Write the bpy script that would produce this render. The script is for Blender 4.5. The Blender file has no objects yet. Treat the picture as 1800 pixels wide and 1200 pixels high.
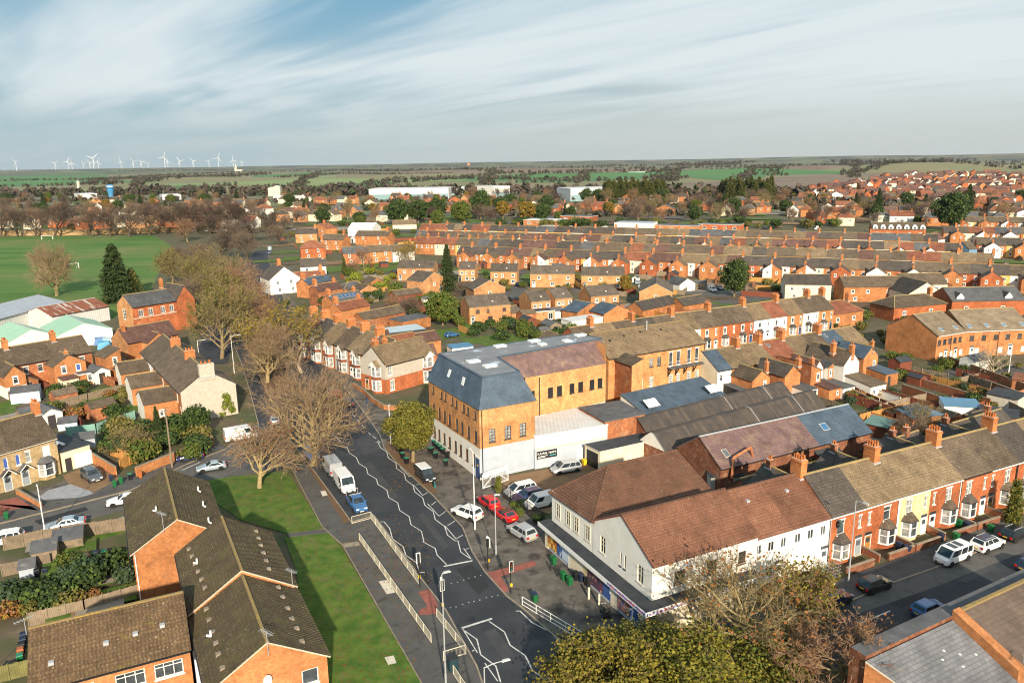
import bpy, math, random
from mathutils import Vector, Matrix, noise
R = math.radians
random.seed(11)
scene = bpy.context.scene
COL = scene.collection
# ------------------------------------------------------------------ camera
CAM_H, CAM_F, CAM_PITCH, CAM_ROLL = 45.0, 1350.0, R(13.2), R(-0.8)
_f = Vector((0, math.cos(CAM_PITCH), -math.sin(CAM_PITCH)))
_u0 = Vector((0, math.sin(CAM_PITCH), math.cos(CAM_PITCH)))
_r0 = Vector((1, 0, 0))
_r = math.cos(CAM_ROLL) * _r0 + math.sin(CAM_ROLL) * _u0
_u = -math.sin(CAM_ROLL) * _r0 + math.cos(CAM_ROLL) * _u0
cam_data = bpy.data.cameras.new("camera")
cam_data.sensor_width = 36.0
cam_data.lens = 36.0 * CAM_F / 1800.0
cam_data.clip_start = 0.5
cam_data.clip_end = 60000.0
camera = bpy.data.objects.new("camera", cam_data)
COL.objects.link(camera)
_m = Matrix((_r, _u, -_f)).transposed().to_4x4()
_m.translation = (0, 0, CAM_H)
camera.matrix_world = _m
scene.camera = camera
# ------------------------------------------------------------------ sun, sky, exposure
SUN_EL = R(24.0)
SUN_AZ = Vector((0.20, -1.0)).normalized()      # where the sun stands, seen from the town
sun_data = bpy.data.lights.new("sun", 'SUN')
sun_data.energy = 4.9
sun_data.angle = R(1.2)
sun_data.color = (1.0, 0.86, 0.66)
sun = bpy.data.objects.new("sun", sun_data)
COL.objects.link(sun)
_sd = Vector((SUN_AZ.x * math.cos(SUN_EL), SUN_AZ.y * math.cos(SUN_EL), math.sin(SUN_EL)))
sun.rotation_euler = _sd.to_track_quat('Z', 'Y').to_euler()
world = bpy.data.worlds.new("World")
scene.world = world
world.use_nodes = True
scene.view_settings.view_transform = 'Standard'
scene.view_settings.look = 'None'
scene.view_settings.gamma = 1.0
scene.view_settings.exposure = 0.64
scene.cycles.max_bounces = 5
scene.cycles.transparent_max_bounces = 6
scene.cycles.use_denoising = True
scene.cycles.denoising_prefilter = 'ACCURATE'
scene.cycles.filter_width = 1.1


def build_sky():
    nt = world.node_tree
    nt.nodes.clear()
    N, K = nt.nodes.new, nt.links.new

    def math_(op, a, b=None, clamp=False):
        n = N('ShaderNodeMath'); n.operation = op; n.use_clamp = clamp
        for i, v in enumerate((a, b)):
            if v is None: continue
            if isinstance(v, (int, float)): n.inputs[i].default_value = v
            else: K(v, n.inputs[i])
        return n.outputs[0]

    def ramp(v, p0, p1):
        n = N('ShaderNodeMapRange'); n.interpolation_type = 'SMOOTHSTEP'
        K(v, n.inputs['Value']); n.inputs['From Min'].default_value = p0; n.inputs['From Max'].default_value = p1
        return n.outputs[0]

    def mix(f, a, b):
        n = N('ShaderNodeMix'); n.data_type = 'RGBA'; K(f, n.inputs[0])
        for i, v in ((6, a), (7, b)):
            if isinstance(v, tuple): n.inputs[i].default_value = (*v, 1)
            else: K(v, n.inputs[i])
        return n.outputs[2]
    sky = N('ShaderNodeTexSky'); sky.sky_type = 'NISHITA'; sky.sun_disc = False
    sky.sun_elevation = SUN_EL; sky.sun_rotation = math.atan2(SUN_AZ.x, SUN_AZ.y)
    sky.altitude = 60; sky.air_density = 1.1; sky.dust_density = 1.2; sky.ozone_density = 2.5
    tc = N('ShaderNodeTexCoord')
    sep = N('ShaderNodeSeparateXYZ'); K(tc.outputs['Generated'], sep.inputs[0])
    z = math_('MAXIMUM', sep.outputs[2], 0.0)
    den = math_('ADD', z, 0.09)
    px = math_('DIVIDE', sep.outputs[0], den); py = math_('DIVIDE', sep.outputs[1], den)
    comb = N('ShaderNodeCombineXYZ'); K(px, comb.inputs[0]); K(py, comb.inputs[1])

    def cloud(ang, sx, sy, off, detail, dist):
        m1 = N('ShaderNodeMapping'); m1.inputs['Rotation'].default_value = (0, 0, R(ang)); K(comb.outputs[0], m1.inputs[0])
        mp = N('ShaderNodeMapping'); mp.inputs['Scale'].default_value = (sx, sy, 1); mp.inputs['Location'].default_value = off
        K(m1.outputs[0], mp.inputs[0])
        nz = N('ShaderNodeTexNoise'); nz.inputs['Scale'].default_value = 1.0
        nz.inputs['Detail'].default_value = detail; nz.inputs['Roughness'].default_value = 0.55
        nz.inputs['Distortion'].default_value = dist
        K(mp.outputs[0], nz.inputs[0])
        return nz.outputs[0]
    big = cloud(46, 0.34, 0.95, (3.1, 1.7, 0), 3, 0.6)
    streak = cloud(44, 0.30, 2.6, (0.4, 5.2, 0), 6, 0.6)
    fine = cloud(42, 0.9, 8.0, (9.4, 2.2, 0), 5, 0.5)
    v = math_('ADD', math_('MULTIPLY', big, 0.98), math_('ADD', math_('MULTIPLY', streak, 0.36), math_('MULTIPLY', fine, 0.09)))
    side = math_('MULTIPLY', sep.outputs[0], 0.20)          # the veil is thicker towards the east
    v = math_('ADD', v, side)
    veil = ramp(v, 0.43, 0.86)
    low = ramp(z, 0.0, 0.10)
    hor = mix(ramp(sep.outputs[0], -0.5, 0.45), (3.9, 5.2, 5.7), (5.7, 6.0, 5.6))
    blue = mix(ramp(z, 0.0, 0.24), hor, (1.5, 3.65, 5.3))
    bs = N('ShaderNodeMix'); bs.data_type = 'RGBA'; bs.inputs[0].default_value = 0.92
    K(sky.outputs[0], bs.inputs[6]); K(blue, bs.inputs[7])
    cl = mix(low, (5.2, 5.7, 5.6), (6.9, 7.6, 7.8))
    veil = math_('MULTIPLY', veil, math_('ADD', math_('MULTIPLY', low, 0.40), 0.56))
    out_c = mix(veil, bs.outputs[2], cl)
    bg = N('ShaderNodeBackground'); bg.inputs[1].default_value = 0.071
    K(out_c, bg.inputs[0])
    out = N('ShaderNodeOutputWorld'); K(bg.outputs[0], out.inputs[0])


build_sky()


def P(u, v, z=0.0):
    """ground survey: the point at height z that stands on the sight line through picture point (u, v) of the survey photo"""
    d = _f + _r * ((u - 900.0) / CAM_F) + _u * ((600.0 - v) / CAM_F)
    t = (z - CAM_H) / d.z
    return Vector((d.x * t, d.y * t, z))


def tag(o, label=None, cat=None, group=None, kind=None):
    if label: o['label'] = label
    if cat: o['category'] = cat
    if group: o['group'] = group
    if kind: o['kind'] = kind
    return o


def thing(name, label, cat, loc=(0, 0, 0), rz=0.0, group=None):
    o = bpy.data.objects.new(name, None)
    COL.objects.link(o)
    o.location = loc; o.rotation_euler = (0, 0, rz)
    o.empty_display_size = 0.5
    return tag(o, label, cat, group)


def copy_tree(o, parent=None):
    c = o.copy(); COL.objects.link(c)
    c.parent = parent
    for ch in o.children:
        copy_tree(ch, c)
    return c


# ------------------------------------------------------------------ mesh builder
class MB:
    def __init__(self):
        self.v = []; self.f = []; self.mi = []; self.mats = []; self.smooth = False

    def m(self, mat):
        if mat not in self.mats: self.mats.append(mat)
        return self.mats.index(mat)

    def poly(self, pts, mat):
        i = len(self.v)
        self.v.extend([(p[0], p[1], p[2]) for p in pts])
        self.f.append(tuple(range(i, i + len(pts)))); self.mi.append(self.m(mat))

    def mesh(self, verts, faces, mat):
        i = len(self.v); k = self.m(mat)
        self.v.extend([tuple(p) for p in verts])
        self.f.extend([tuple(j + i for j in f) for f in faces]); self.mi.extend([k] * len(faces))

    def box(self, x0, x1, y0, y1, z0, z1, mat, top=None):
        v = [(x0, y0, z0), (x1, y0, z0), (x1, y1, z0), (x0, y1, z0), (x0, y0, z1), (x1, y0, z1), (x1, y1, z1), (x0, y1, z1)]
        self.mesh(v, [(3, 2, 1, 0), (0, 1, 5, 4), (1, 2, 6, 5), (2, 3, 7, 6), (3, 0, 4, 7)], mat)
        self.poly([v[4], v[5], v[6], v[7]], top or mat)

    def prism(self, pts, z0, z1, mat, top=None, bottom=False):
        """pts counter-clockwise in plan"""
        n = len(pts)
        for i in range(n):
            a, b = pts[i], pts[(i + 1) % n]
            self.poly([(a[0], a[1], z0), (b[0], b[1], z0), (b[0], b[1], z1), (a[0], a[1], z1)], mat)
        self.poly([(p[0], p[1], z1) for p in pts], top or mat)
        if bottom: self.poly([(p[0], p[1], z0) for p in reversed(pts)], mat)

    def tube(self, p0, p1, r0, r1, n, mat, cap=True):
        p0 = Vector(p0); p1 = Vector(p1); d = (p1 - p0)
        if d.length < 1e-6: return
        d.normalize()
        a = d.orthogonal().normalized(); b = d.cross(a)
        vs = []
        for p, r in ((p0, r0), (p1, r1)):
            for k in range(n):
                t = 2 * math.pi * k / n
                vs.append(p + a * (r * math.cos(t)) + b * (r * math.sin(t)))
        fs = [(k, (k + 1) % n, n + (k + 1) % n, n + k) for k in range(n)]
        if cap: fs.append(tuple(range(n, 2 * n))); fs.append(tuple(range(n - 1, -1, -1)))
        self.mesh(vs, fs, mat)

    def bar(self, p0, p1, w, h, mat):
        """rectangular bar from p0 to p1"""
        p0 = Vector(p0); p1 = Vector(p1); d = (p1 - p0).normalized()
        up = Vector((0, 0, 1)) if abs(d.z) < 0.95 else Vector((1, 0, 0))
        s = d.cross(up).normalized() * (w / 2); t = s.cross(d).normalized() * (h / 2)
        vs = [p0 - s - t, p0 + s - t, p0 + s + t, p0 - s + t, p1 - s - t, p1 + s - t, p1 + s + t, p1 - s + t]
        self.mesh(vs, [(0, 1, 2, 3), (7, 6, 5, 4), (0, 4, 5, 1), (1, 5, 6, 2), (2, 6, 7, 3), (3, 7, 4, 0)], mat)

    def lathe(self, prof, n, mat, c=(0, 0, 0)):
        vs = []; fs = []
        for r, z in prof:
            for k in range(n):
                t = 2 * math.pi * k / n
                vs.append((c[0] + r * math.cos(t), c[1] + r * math.sin(t), c[2] + z))
        for i in range(len(prof) - 1):
            for k in range(n):
                fs.append((i * n + k, i * n + (k + 1) % n, (i + 1) * n + (k + 1) % n, (i + 1) * n + k))
        fs.append(tuple((len(prof) - 1) * n + k for k in range(n)))
        self.mesh(vs, fs, mat)

    def data(self, name, uv=True, smooth=False):
        me = bpy.data.meshes.new(name)
        me.from_pydata(self.v, [], self.f)
        for m in self.mats: me.materials.append(m)
        me.polygons.foreach_set('material_index', self.mi)
        if smooth: me.polygons.foreach_set('use_smooth', [True] * len(self.f))
        if uv:
            L = me.uv_layers.new(name='uv')
            out = []
            for p in me.polygons:
                n = p.normal
                if abs(n.z) > 0.985:
                    t = (1.0, 0.0, 0.0); b = (0.0, 1.0, 0.0)
                else:
                    l = math.hypot(n.x, n.y) or 1.0
                    t = (-n.y / l, n.x / l, 0.0)
                    b = (-n.z * t[1], n.z * t[0], n.x * t[1] - n.y * t[0])
                for vi in p.vertices:
                    q = self.v[vi]
                    out.append(q[0] * t[0] + q[1] * t[1]); out.append(q[0] * b[0] + q[1] * b[1] + q[2] * b[2])
            L.data.foreach_set('uv', out)
        me.update()
        return me

    def build(self, name, parent=None, loc=None, rz=0.0, uv=True, smooth=False):
        o = bpy.data.objects.new(name, self.data(name, uv, smooth))
        COL.objects.link(o)
        if parent is not None: o.parent = parent
        if loc is not None: o.location = loc
        if rz: o.rotation_euler = (0, 0, rz)
        return o


def inst(name, me, parent=None, loc=(0, 0, 0), rz=0.0):
    o = bpy.data.objects.new(name, me)
    COL.objects.link(o)
    if parent is not None: o.parent = parent
    o.location = loc
    if rz: o.rotation_euler = (0, 0, rz)
    return o


def struct(mb, name, uv=True):
    return tag(mb.build(name, uv=uv), kind='structure')


# ------------------------------------------------------------------ materials
def _mat(name):
    m = bpy.data.materials.new(name); m.use_nodes = True
    nt = m.node_tree; nt.nodes.clear()
    bs = nt.nodes.new('ShaderNodeBsdfPrincipled'); out = nt.nodes.new('ShaderNodeOutputMaterial')
    nt.links.new(bs.outputs[0], out.inputs[0])
    return m, nt, bs


def _noise(nt, scale, detail=4, coord='pos', rough=0.6, stretch=None):
    if coord == 'pos':
        g = nt.nodes.new('ShaderNodeNewGeometry').outputs['Position']
    else:
        g = nt.nodes.new('ShaderNodeTexCoord').outputs['UV' if coord == 'uv' else 'Object']
    if stretch:
        mp = nt.nodes.new('ShaderNodeMapping'); mp.inputs['Scale'].default_value = stretch
        nt.links.new(g, mp.inputs[0]); g = mp.outputs[0]
    n = nt.nodes.new('ShaderNodeTexNoise'); n.inputs['Scale'].default_value = scale
    n.inputs['Detail'].default_value = detail; n.inputs['Roughness'].default_value = rough
    nt.links.new(g, n.inputs[0])
    return n.outputs[0]


def _range(nt, v, a, b, c=0.0, d=1.0):
    r = nt.nodes.new('ShaderNodeMapRange')
    nt.links.new(v, r.inputs[0])
    for i, x in zip((1, 2, 3, 4), (a, b, c, d)): r.inputs[i].default_value = x
    return r.outputs[0]


def _mix(nt, f, a, b, blend='MIX'):
    n = nt.nodes.new('ShaderNodeMix'); n.data_type = 'RGBA'; n.blend_type = blend
    for i, v in ((0, f), (6, a), (7, b)):
        if isinstance(v, tuple): n.inputs[i].default_value = (*v, 1)
        elif isinstance(v, (int, float)): n.inputs[i].default_value = v
        else: nt.links.new(v, n.inputs[i])
    return n.outputs[2]


def _vary(nt, col, amt):
    """a small difference of tone from one object to the next"""
    if not amt: return col
    oi = nt.nodes.new('ShaderNodeObjectInfo')
    h = nt.nodes.new('ShaderNodeHueSaturation')
    nt.links.new(_range(nt, oi.outputs['Random'], 0, 1, 1 - amt, 1 + amt), h.inputs['Value'])
    nt.links.new(col, h.inputs['Color'])
    return h.outputs[0]


def _bump(nt, bs, h, strength, dist):
    b = nt.nodes.new('ShaderNodeBump'); b.inputs['Strength'].default_value = strength; b.inputs['Distance'].default_value = dist
    nt.links.new(h, b.inputs['Height']); nt.links.new(b.outputs[0], bs.inputs['Normal'])


def plain(name, c, c2=None, scale=1.5, rough=0.8, vary=0.0, bump=0.0, metal=0.0, spec=0.3, coat=0.0, lo=0.35, hi=0.65, c3=None, scale3=8.0, lo3=0.6, hi3=0.7, stretch=None, coord='pos'):
    m, nt, bs = _mat(name)
    bs.inputs['Roughness'].default_value = rough; bs.inputs['Metallic'].default_value = metal
    bs.inputs['Specular IOR Level'].default_value = spec
    if coat: bs.inputs['Coat Weight'].default_value = coat
    if c2 is None: c2 = tuple(x * 0.86 for x in c)
    nz = _noise(nt, scale, 5, coord, stretch=stretch)
    col = _mix(nt, _range(nt, nz, lo, hi), c, c2)
    if c3:
        col = _mix(nt, _range(nt, _noise(nt, scale3, 4, coord), lo3, hi3), col, c3)
    col = _vary(nt, col, vary)
    nt.links.new(col, bs.inputs['Base Color'])
    if bump: _bump(nt, bs, _noise(nt, 14, 3), 0.6, bump)
    return m


def brick(name, c1, c2, mortar, vary=0.15, patch=None):
    m, nt, bs = _mat(name)
    bs.inputs['Roughness'].default_value = 0.88; bs.inputs['Specular IOR Level'].default_value = 0.2
    uv = nt.nodes.new('ShaderNodeTexCoord').outputs['UV']
    b = nt.nodes.new('ShaderNodeTexBrick')
    nt.links.new(uv, b.inputs[0])
    for k, v in (('Color1', c1), ('Color2', c2), ('Mortar', mortar)): b.inputs[k].default_value = (*v, 1)
    b.inputs['Scale'].default_value = 1.0; b.inputs['Brick Width'].default_value = 0.235
    b.inputs['Row Height'].default_value = 0.082; b.inputs['Mortar Size'].default_value = 0.009
    b.inputs['Bias'].default_value = -0.1
    big = _range(nt, _noise(nt, 0.55, 6), 0.3, 0.7, 0.66, 1.2)
    blot = _range(nt, _noise(nt, 2.6, 3), 0.3, 0.7, 0.80, 1.22)
    mul = nt.nodes.new('ShaderNodeMath'); mul.operation = 'MULTIPLY'; nt.links.new(big, mul.inputs[0]); nt.links.new(blot, mul.inputs[1])
    col = _mix(nt, 1.0, b.outputs[0], (1, 1, 1), 'MULTIPLY')
    cmb = nt.nodes.new('ShaderNodeCombineColor'); [nt.links.new(mul.outputs[0], cmb.inputs[i]) for i in range(3)]
    col = _mix(nt, 1.0, b.outputs[0], cmb.outputs[0], 'MULTIPLY')
    col = _mix(nt, _range(nt, _noise(nt, 1.1, 5), 0.54, 0.68, 0, 0.7 if patch else 0.4), col, patch or (0.26, 0.15, 0.09))
    col = _mix(nt, _range(nt, _noise(nt, 0.8, 6, stretch=(1, 1, .25)), 0.56, 0.72, 0, 0.45), col, (0.13, 0.075, 0.045))
    nt.links.new(_vary(nt, col, vary), bs.inputs['Base Color'])
    _bump(nt, bs, b.outputs[1], 0.35, -0.008)
    return m


def tiles(name, c1, c2, lichen=None, w=0.3, h=0.33, vary=0.16, rough=0.85, rib=0.0, ll=0.55, lh=0.72, speck=None, spec=0.25, dark=0.45):
    m, nt, bs = _mat(name)
    bs.inputs['Roughness'].default_value = rough; bs.inputs['Specular IOR Level'].default_value = spec
    uv = nt.nodes.new('ShaderNodeTexCoord').outputs['UV']
    b = nt.nodes.new('ShaderNodeTexBrick'); nt.links.new(uv, b.inputs[0])
    for k, v in (('Color1', c1), ('Color2', c2), ('Mortar', tuple(x * dark for x in c1))): b.inputs[k].default_value = (*v, 1)  # joints darkened: the shadow gap between tiles is put into the colour
    b.inputs['Scale'].default_value = 1.0; b.inputs['Brick Width'].default_value = w
    b.inputs['Row Height'].default_value = h; b.inputs['Mortar Size'].default_value = 0.022; b.inputs['Mortar Smooth'].default_value = 0.3
    col = b.outputs[0]
    big = _range(nt, _noise(nt, 0.5, 5), 0.3, 0.7, 0.72, 1.25)
    cmb = nt.nodes.new('ShaderNodeCombineColor'); [nt.links.new(big, cmb.inputs[i]) for i in range(3)]
    col = _mix(nt, 1.0, col, cmb.outputs[0], 'MULTIPLY')
    if lichen:
        col = _mix(nt, _range(nt, _noise(nt, 0.9, 6), ll, lh, 0, 0.85), col, lichen)
    if speck:
        col = _mix(nt, _range(nt, _noise(nt, 5.5, 2), 0.66, 0.72, 0, 0.85), col, speck)
    nt.links.new(_vary(nt, col, vary), bs.inputs['Base Color'])
    ht = b.outputs[1]
    if rib:
        wv = nt.nodes.new('ShaderNodeTexWave'); wv.wave_type = 'BANDS'; wv.bands_direction = 'X'; wv.wave_profile = 'SIN'
        wv.inputs['Scale'].default_value = 2 * math.pi / rib / 20.0 * 1.0
        nt.links.new(uv, wv.inputs[0])
        _bump(nt, bs, wv.outputs[1], 0.9, 0.06)
    else:
        _bump(nt, bs, ht, 0.5, -0.02)
    return m


def corrugated(name, c1, c2, rib=0.25, c3=None, rough=0.55, lo3=0.5, hi3=0.6):
    m, nt, bs = _mat(name)
    bs.inputs['Roughness'].default_value = rough
    uv = nt.nodes.new('ShaderNodeTexCoord').outputs['UV']
    col = _mix(nt, _range(nt, _noise(nt, 0.7, 5), 0.3, 0.7), c1, c2)
    if c3:
        col = _mix(nt, _range(nt, _noise(nt, 1.0, 5, 'uv', stretch=(0.9, 0.12, 1)), lo3, hi3), col, c3)
    nt.links.new(col, bs.inputs['Base Color'])
    wv = nt.nodes.new('ShaderNodeTexWave'); wv.bands_direction = 'X'
    wv.inputs['Scale'].default_value = 0.314 / rib
    nt.links.new(uv, wv.inputs[0])
    _bump(nt, bs, wv.outputs[1], 0.8, 0.04)
    return m


def glassy(name, c, rough=0.08, vary=0.0):
    m, nt, bs = _mat(name)
    col = _mix(nt, _range(nt, _noise(nt, 0.9, 2), 0.35, 0.65), c, tuple(x * 0.45 for x in c))
    nt.links.new(_vary(nt, col, vary), bs.inputs['Base Color'])
    bs.inputs['Roughness'].default_value = rough; bs.inputs['Specular IOR Level'].default_value = 0.6
    return m


ORANGE = brick('brick_orange', (0.49, 0.185, 0.062), (0.38, 0.125, 0.042), (0.46, 0.26, 0.13))
RED = brick('brick_red', (0.44, 0.118, 0.042), (0.32, 0.076, 0.03), (0.40, 0.17, 0.08))
OLD = brick('brick_old', (0.42, 0.125, 0.042), (0.28, 0.075, 0.03), (0.40, 0.24, 0.14), patch=(0.40, 0.27, 0.17))
BUFF = brick('brick_buff', (0.53, 0.24, 0.10), (0.45, 0.18, 0.068), (0.55, 0.36, 0.19))
CREAMBRICK = brick('brick_cream', (0.52, 0.37, 0.19), (0.42, 0.28, 0.13), (0.50, 0.40, 0.26))
YELLOWSTONE = brick('stone_yellow', (0.66, 0.52, 0.26), (0.58, 0.42, 0.18), (0.64, 0.56, 0.38))
MILLBRICK = brick('brick_mill', (0.62, 0.27, 0.08), (0.48, 0.17, 0.05), (0.60, 0.42, 0.24))
MILLPLAIN = brick('brick_new', (0.62, 0.295, 0.11), (0.57, 0.245, 0.085), (0.58, 0.36, 0.19), vary=0)
DARKBRICK = brick('brick_dark', (0.24, 0.075, 0.035), (0.17, 0.05, 0.028), (0.28, 0.17, 0.11), patch=(0.34, 0.22, 0.15))
CHIM = brick('brick_chimney', (0.53, 0.175, 0.055), (0.42, 0.12, 0.04), (0.46, 0.25, 0.11), vary=0.1)
WALLB = brick('garden_brick', (0.36, 0.11, 0.045), (0.24, 0.07, 0.035), (0.30, 0.18, 0.11), patch=(0.16, 0.13, 0.09))
WHITE = plain('render_white', (0.78, 0.75, 0.69), (0.70, 0.67, 0.60), 0.8, 0.85, vary=0.04)
CREAM = plain('render_cream', (0.74, 0.66, 0.50), (0.66, 0.57, 0.41), 0.7, 0.85, vary=0.04)
PEBBLE = plain('render_pebbledash', (0.50, 0.45, 0.38), (0.41, 0.37, 0.31), 2.0, 0.9, bump=0.01)
GREYBLUE = plain('render_grey_blue', (0.43, 0.47, 0.53), (0.36, 0.40, 0.46), 0.6, 0.8)
YELLOWR = plain('render_yellow', (0.66, 0.44, 0.14), (0.58, 0.37, 0.11), 0.8, 0.85)
BLUER = plain('render_blue', (0.16, 0.28, 0.42), (0.13, 0.24, 0.36), 0.8, 0.85)
PALEBLUE = plain('render_pale_blue', (0.50, 0.58, 0.68), (0.44, 0.52, 0.62), 0.8, 0.85)
PVC = plain('white_frame', (0.82, 0.82, 0.80), (0.76, 0.76, 0.74), 1.0, 0.4)
DARKFRAME = plain('dark_frame', (0.05, 0.045, 0.045), None, 1.0, 0.5)
BROWNFRAME = plain('brown_frame', (0.12, 0.06, 0.035), None, 1.0, 0.5)
GLASS = glassy('window_glass', (0.085, 0.10, 0.115), 0.06, 0.5)
CURTAIN = plain('net_curtain_glass', (0.42, 0.42, 0.40), (0.16, 0.17, 0.18), 1.3, 0.12, vary=0.25, spec=0.6)
BLACK = plain('black_paint', (0.022, 0.023, 0.025), None, 1.0, 0.5)
FELT = plain('roof_felt', (0.075, 0.078, 0.085), (0.12, 0.12, 0.125), 0.6, 0.9, c3=(0.2, 0.19, 0.18), scale3=0.9, lo3=0.6, hi3=0.75)
FELTDARK = plain('roof_felt_dark', (0.03, 0.034, 0.042), (0.05, 0.055, 0.062), 0.8, 0.75)
STONE = plain('stone_pale', (0.60, 0.55, 0.46), (0.50, 0.45, 0.37), 2, 0.85)
LEAD = plain('lead_flashing', (0.42, 0.43, 0.45), None, 2, 0.6)
RIDGE = plain('ridge_tile', (0.30, 0.22, 0.13), (0.42, 0.30, 0.10), 2.2, 0.9)
RIDGEY = plain('ridge_lichen', (0.21, 0.155, 0.085), (0.27, 0.19, 0.07), 2.5, 0.9, c3=(0.36, 0.23, 0.045), scale3=3, lo3=0.55, hi3=0.65)
POT = plain('clay_pot', (0.52, 0.17, 0.05), (0.42, 0.13, 0.04), 3, 0.8, vary=0.1)
STEEL = plain('galvanised', (0.48, 0.50, 0.51), (0.40, 0.42, 0.43), 3, 0.45, metal=0.3)
IVORY = plain('cream_metal', (0.66, 0.62, 0.50), (0.55, 0.50, 0.38), 2, 0.5)
WOOD = plain('fence_wood', (0.26, 0.20, 0.14), (0.18, 0.14, 0.10), 1.2, 0.9, vary=0.12, c3=(0.12, 0.10, 0.07), scale3=0.6)
WOODNEW = plain('fence_wood_new', (0.52, 0.27, 0.08), (0.42, 0.20, 0.06), 1.0, 0.9, vary=0.1)
WOODRED = plain('fence_wood_red', (0.22, 0.065, 0.035), (0.16, 0.05, 0.03), 1.0, 0.9, vary=0.1)
# roofs
T_TAN = tiles('tile_tan', (0.235, 0.17, 0.105), (0.175, 0.125, 0.075), (0.28, 0.225, 0.11), ll=0.56, lh=0.8, speck=(0.46, 0.42, 0.34))
T_GREY = tiles('tile_grey_brown', (0.155, 0.115, 0.08), (0.105, 0.08, 0.058), (0.215, 0.175, 0.095), ll=0.58, lh=0.8, speck=(0.36, 0.33, 0.27))
T_DARK = tiles('tile_dark', (0.105, 0.088, 0.074), (0.072, 0.062, 0.055), (0.15, 0.13, 0.09), ll=0.6, lh=0.85)
T_RED = tiles('tile_red_brown', (0.27, 0.105, 0.06), (0.205, 0.078, 0.048), (0.26, 0.17, 0.09), ll=0.6, lh=0.85)
T_PURPLE = tiles('tile_plum', (0.155, 0.085, 0.068), (0.115, 0.065, 0.055), (0.19, 0.14, 0.09), ll=0.6, lh=0.85)
T_SHOP = tiles('tile_shop_brown', (0.235, 0.108, 0.066), (0.18, 0.084, 0.052), (0.24, 0.16, 0.09), w=0.3, h=0.32, rib=0.3, ll=0.6, lh=0.8)
T_SHOP2 = tiles('tile_shop_dull', (0.205, 0.10, 0.062), (0.155, 0.078, 0.05), (0.14, 0.10, 0.06), w=0.26, h=0.25, ll=0.55, lh=0.8, speck=(0.34, 0.3, 0.24))
T_FLAT = tiles('tile_flats_olive', (0.125, 0.09, 0.05), (0.085, 0.062, 0.036), (0.105, 0.10, 0.03), w=0.3, h=0.34, rib=0.3, ll=0.5, lh=0.72, speck=(0.42, 0.36, 0.26), vary=0.04)
T_MODERN = tiles('tile_modern', (0.155, 0.125, 0.10), (0.11, 0.09, 0.072), (0.21, 0.185, 0.13), ll=0.6, lh=0.85, speck=(0.30, 0.27, 0.22))
T_SLATE = tiles('slate_blue', (0.085, 0.12, 0.165), (0.065, 0.095, 0.132), None, w=0.28, h=0.24, vary=0.06, rough=0.55, dark=0.75)
T_SLATEOLD = tiles('slate_old', (0.13, 0.13, 0.135), (0.09, 0.092, 0.098), (0.20, 0.19, 0.15), w=0.3, h=0.26, rough=0.65, ll=0.6, lh=0.9)
T_SLATEPURP = tiles('slate_purple', (0.21, 0.125, 0.115), (0.15, 0.105, 0.11), (0.27, 0.19, 0.13), w=0.34, h=0.27, rough=0.7, ll=0.5, lh=0.75, speck=(0.33, 0.2, 0.17), dark=0.7)
T_SLATEBIG = tiles('slate_block', (0.17, 0.17, 0.18), (0.135, 0.135, 0.145), (0.22, 0.20, 0.17), w=0.55, h=0.36, ll=0.6, lh=0.9, dark=0.45)
T_RANDOM = [T_GREY, T_GREY, T_DARK, T_TAN, T_RED, T_GREY, T_PURPLE, T_TAN, T_SLATEOLD, T_RED]
CORR_GREY = corrugated('sheet_grey', (0.36, 0.40, 0.45), (0.28, 0.31, 0.36), 0.5)
CORR_RUST = corrugated('sheet_rusty', (0.27, 0.085, 0.03), (0.17, 0.055, 0.028), 0.5, c3=(0.52, 0.48, 0.44), lo3=0.54, hi3=0.60)
CORR_GREEN = corrugated('sheet_pale_green', (0.32, 0.52, 0.38), (0.28, 0.46, 0.34), 0.6)
CORR_DARK = corrugated('sheet_asbestos_dark', (0.085, 0.066, 0.054), (0.04, 0.038, 0.038), 0.22, c3=(0.13, 0.095, 0.07), rough=.95, lo3=.52, hi3=.7)
CORR_WHITE = corrugated('sheet_white', (0.62, 0.62, 0.61), (0.52, 0.52, 0.51), 0.6, rough=0.6)
# ground
ASPHALT = plain('asphalt', (0.030, 0.034, 0.042), (0.046, 0.050, 0.057), 0.25, 0.9, bump=0.004, c3=(0.085, 0.085, 0.085), scale3=0.12, lo3=0.6, hi3=0.8)
ASPHALT2 = plain('asphalt_pale', (0.085, 0.083, 0.080), (0.115, 0.108, 0.10), 0.5, 0.9, bump=0.004, c3=(0.06, 0.058, 0.056), scale3=1.1, lo3=0.58, hi3=0.68)
FOOTWAY = plain('footway_asphalt', (0.072, 0.070, 0.070), (0.10, 0.095, 0.09), 0.4, 0.92, c3=(0.05, 0.047, 0.045), scale3=0.9, lo3=0.55, hi3=0.7)
PAVE = plain('paving', (0.15, 0.13, 0.11), (0.09, 0.08, 0.07), 0.6, 0.92, c3=(0.055, 0.047, 0.042), scale3=0.4, lo3=0.52, hi3=0.62)
KERB = plain('kerb_stone', (0.30, 0.25, 0.19), (0.22, 0.18, 0.14), 1.5, 0.9)
PAINT = plain('road_paint', (0.62, 0.61, 0.58), (0.46, 0.45, 0.43), 1.2, 0.7, c3=(0.2, 0.2, 0.2), scale3=3, lo3=0.58, hi3=0.72)
TACTILE = plain('tactile_red', (0.30, 0.10, 0.075), (0.22, 0.075, 0.06), 1.0, 0.9, c3=(0.13, 0.07, 0.06), scale3=1.2)
GRASS = plain('grass', (0.042, 0.10, 0.010), (0.10, 0.155, 0.022), 0.7, 0.95, bump=0.06, c3=(0.15, 0.125, 0.05), scale3=0.5, lo3=0.5, hi3=0.8)
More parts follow.
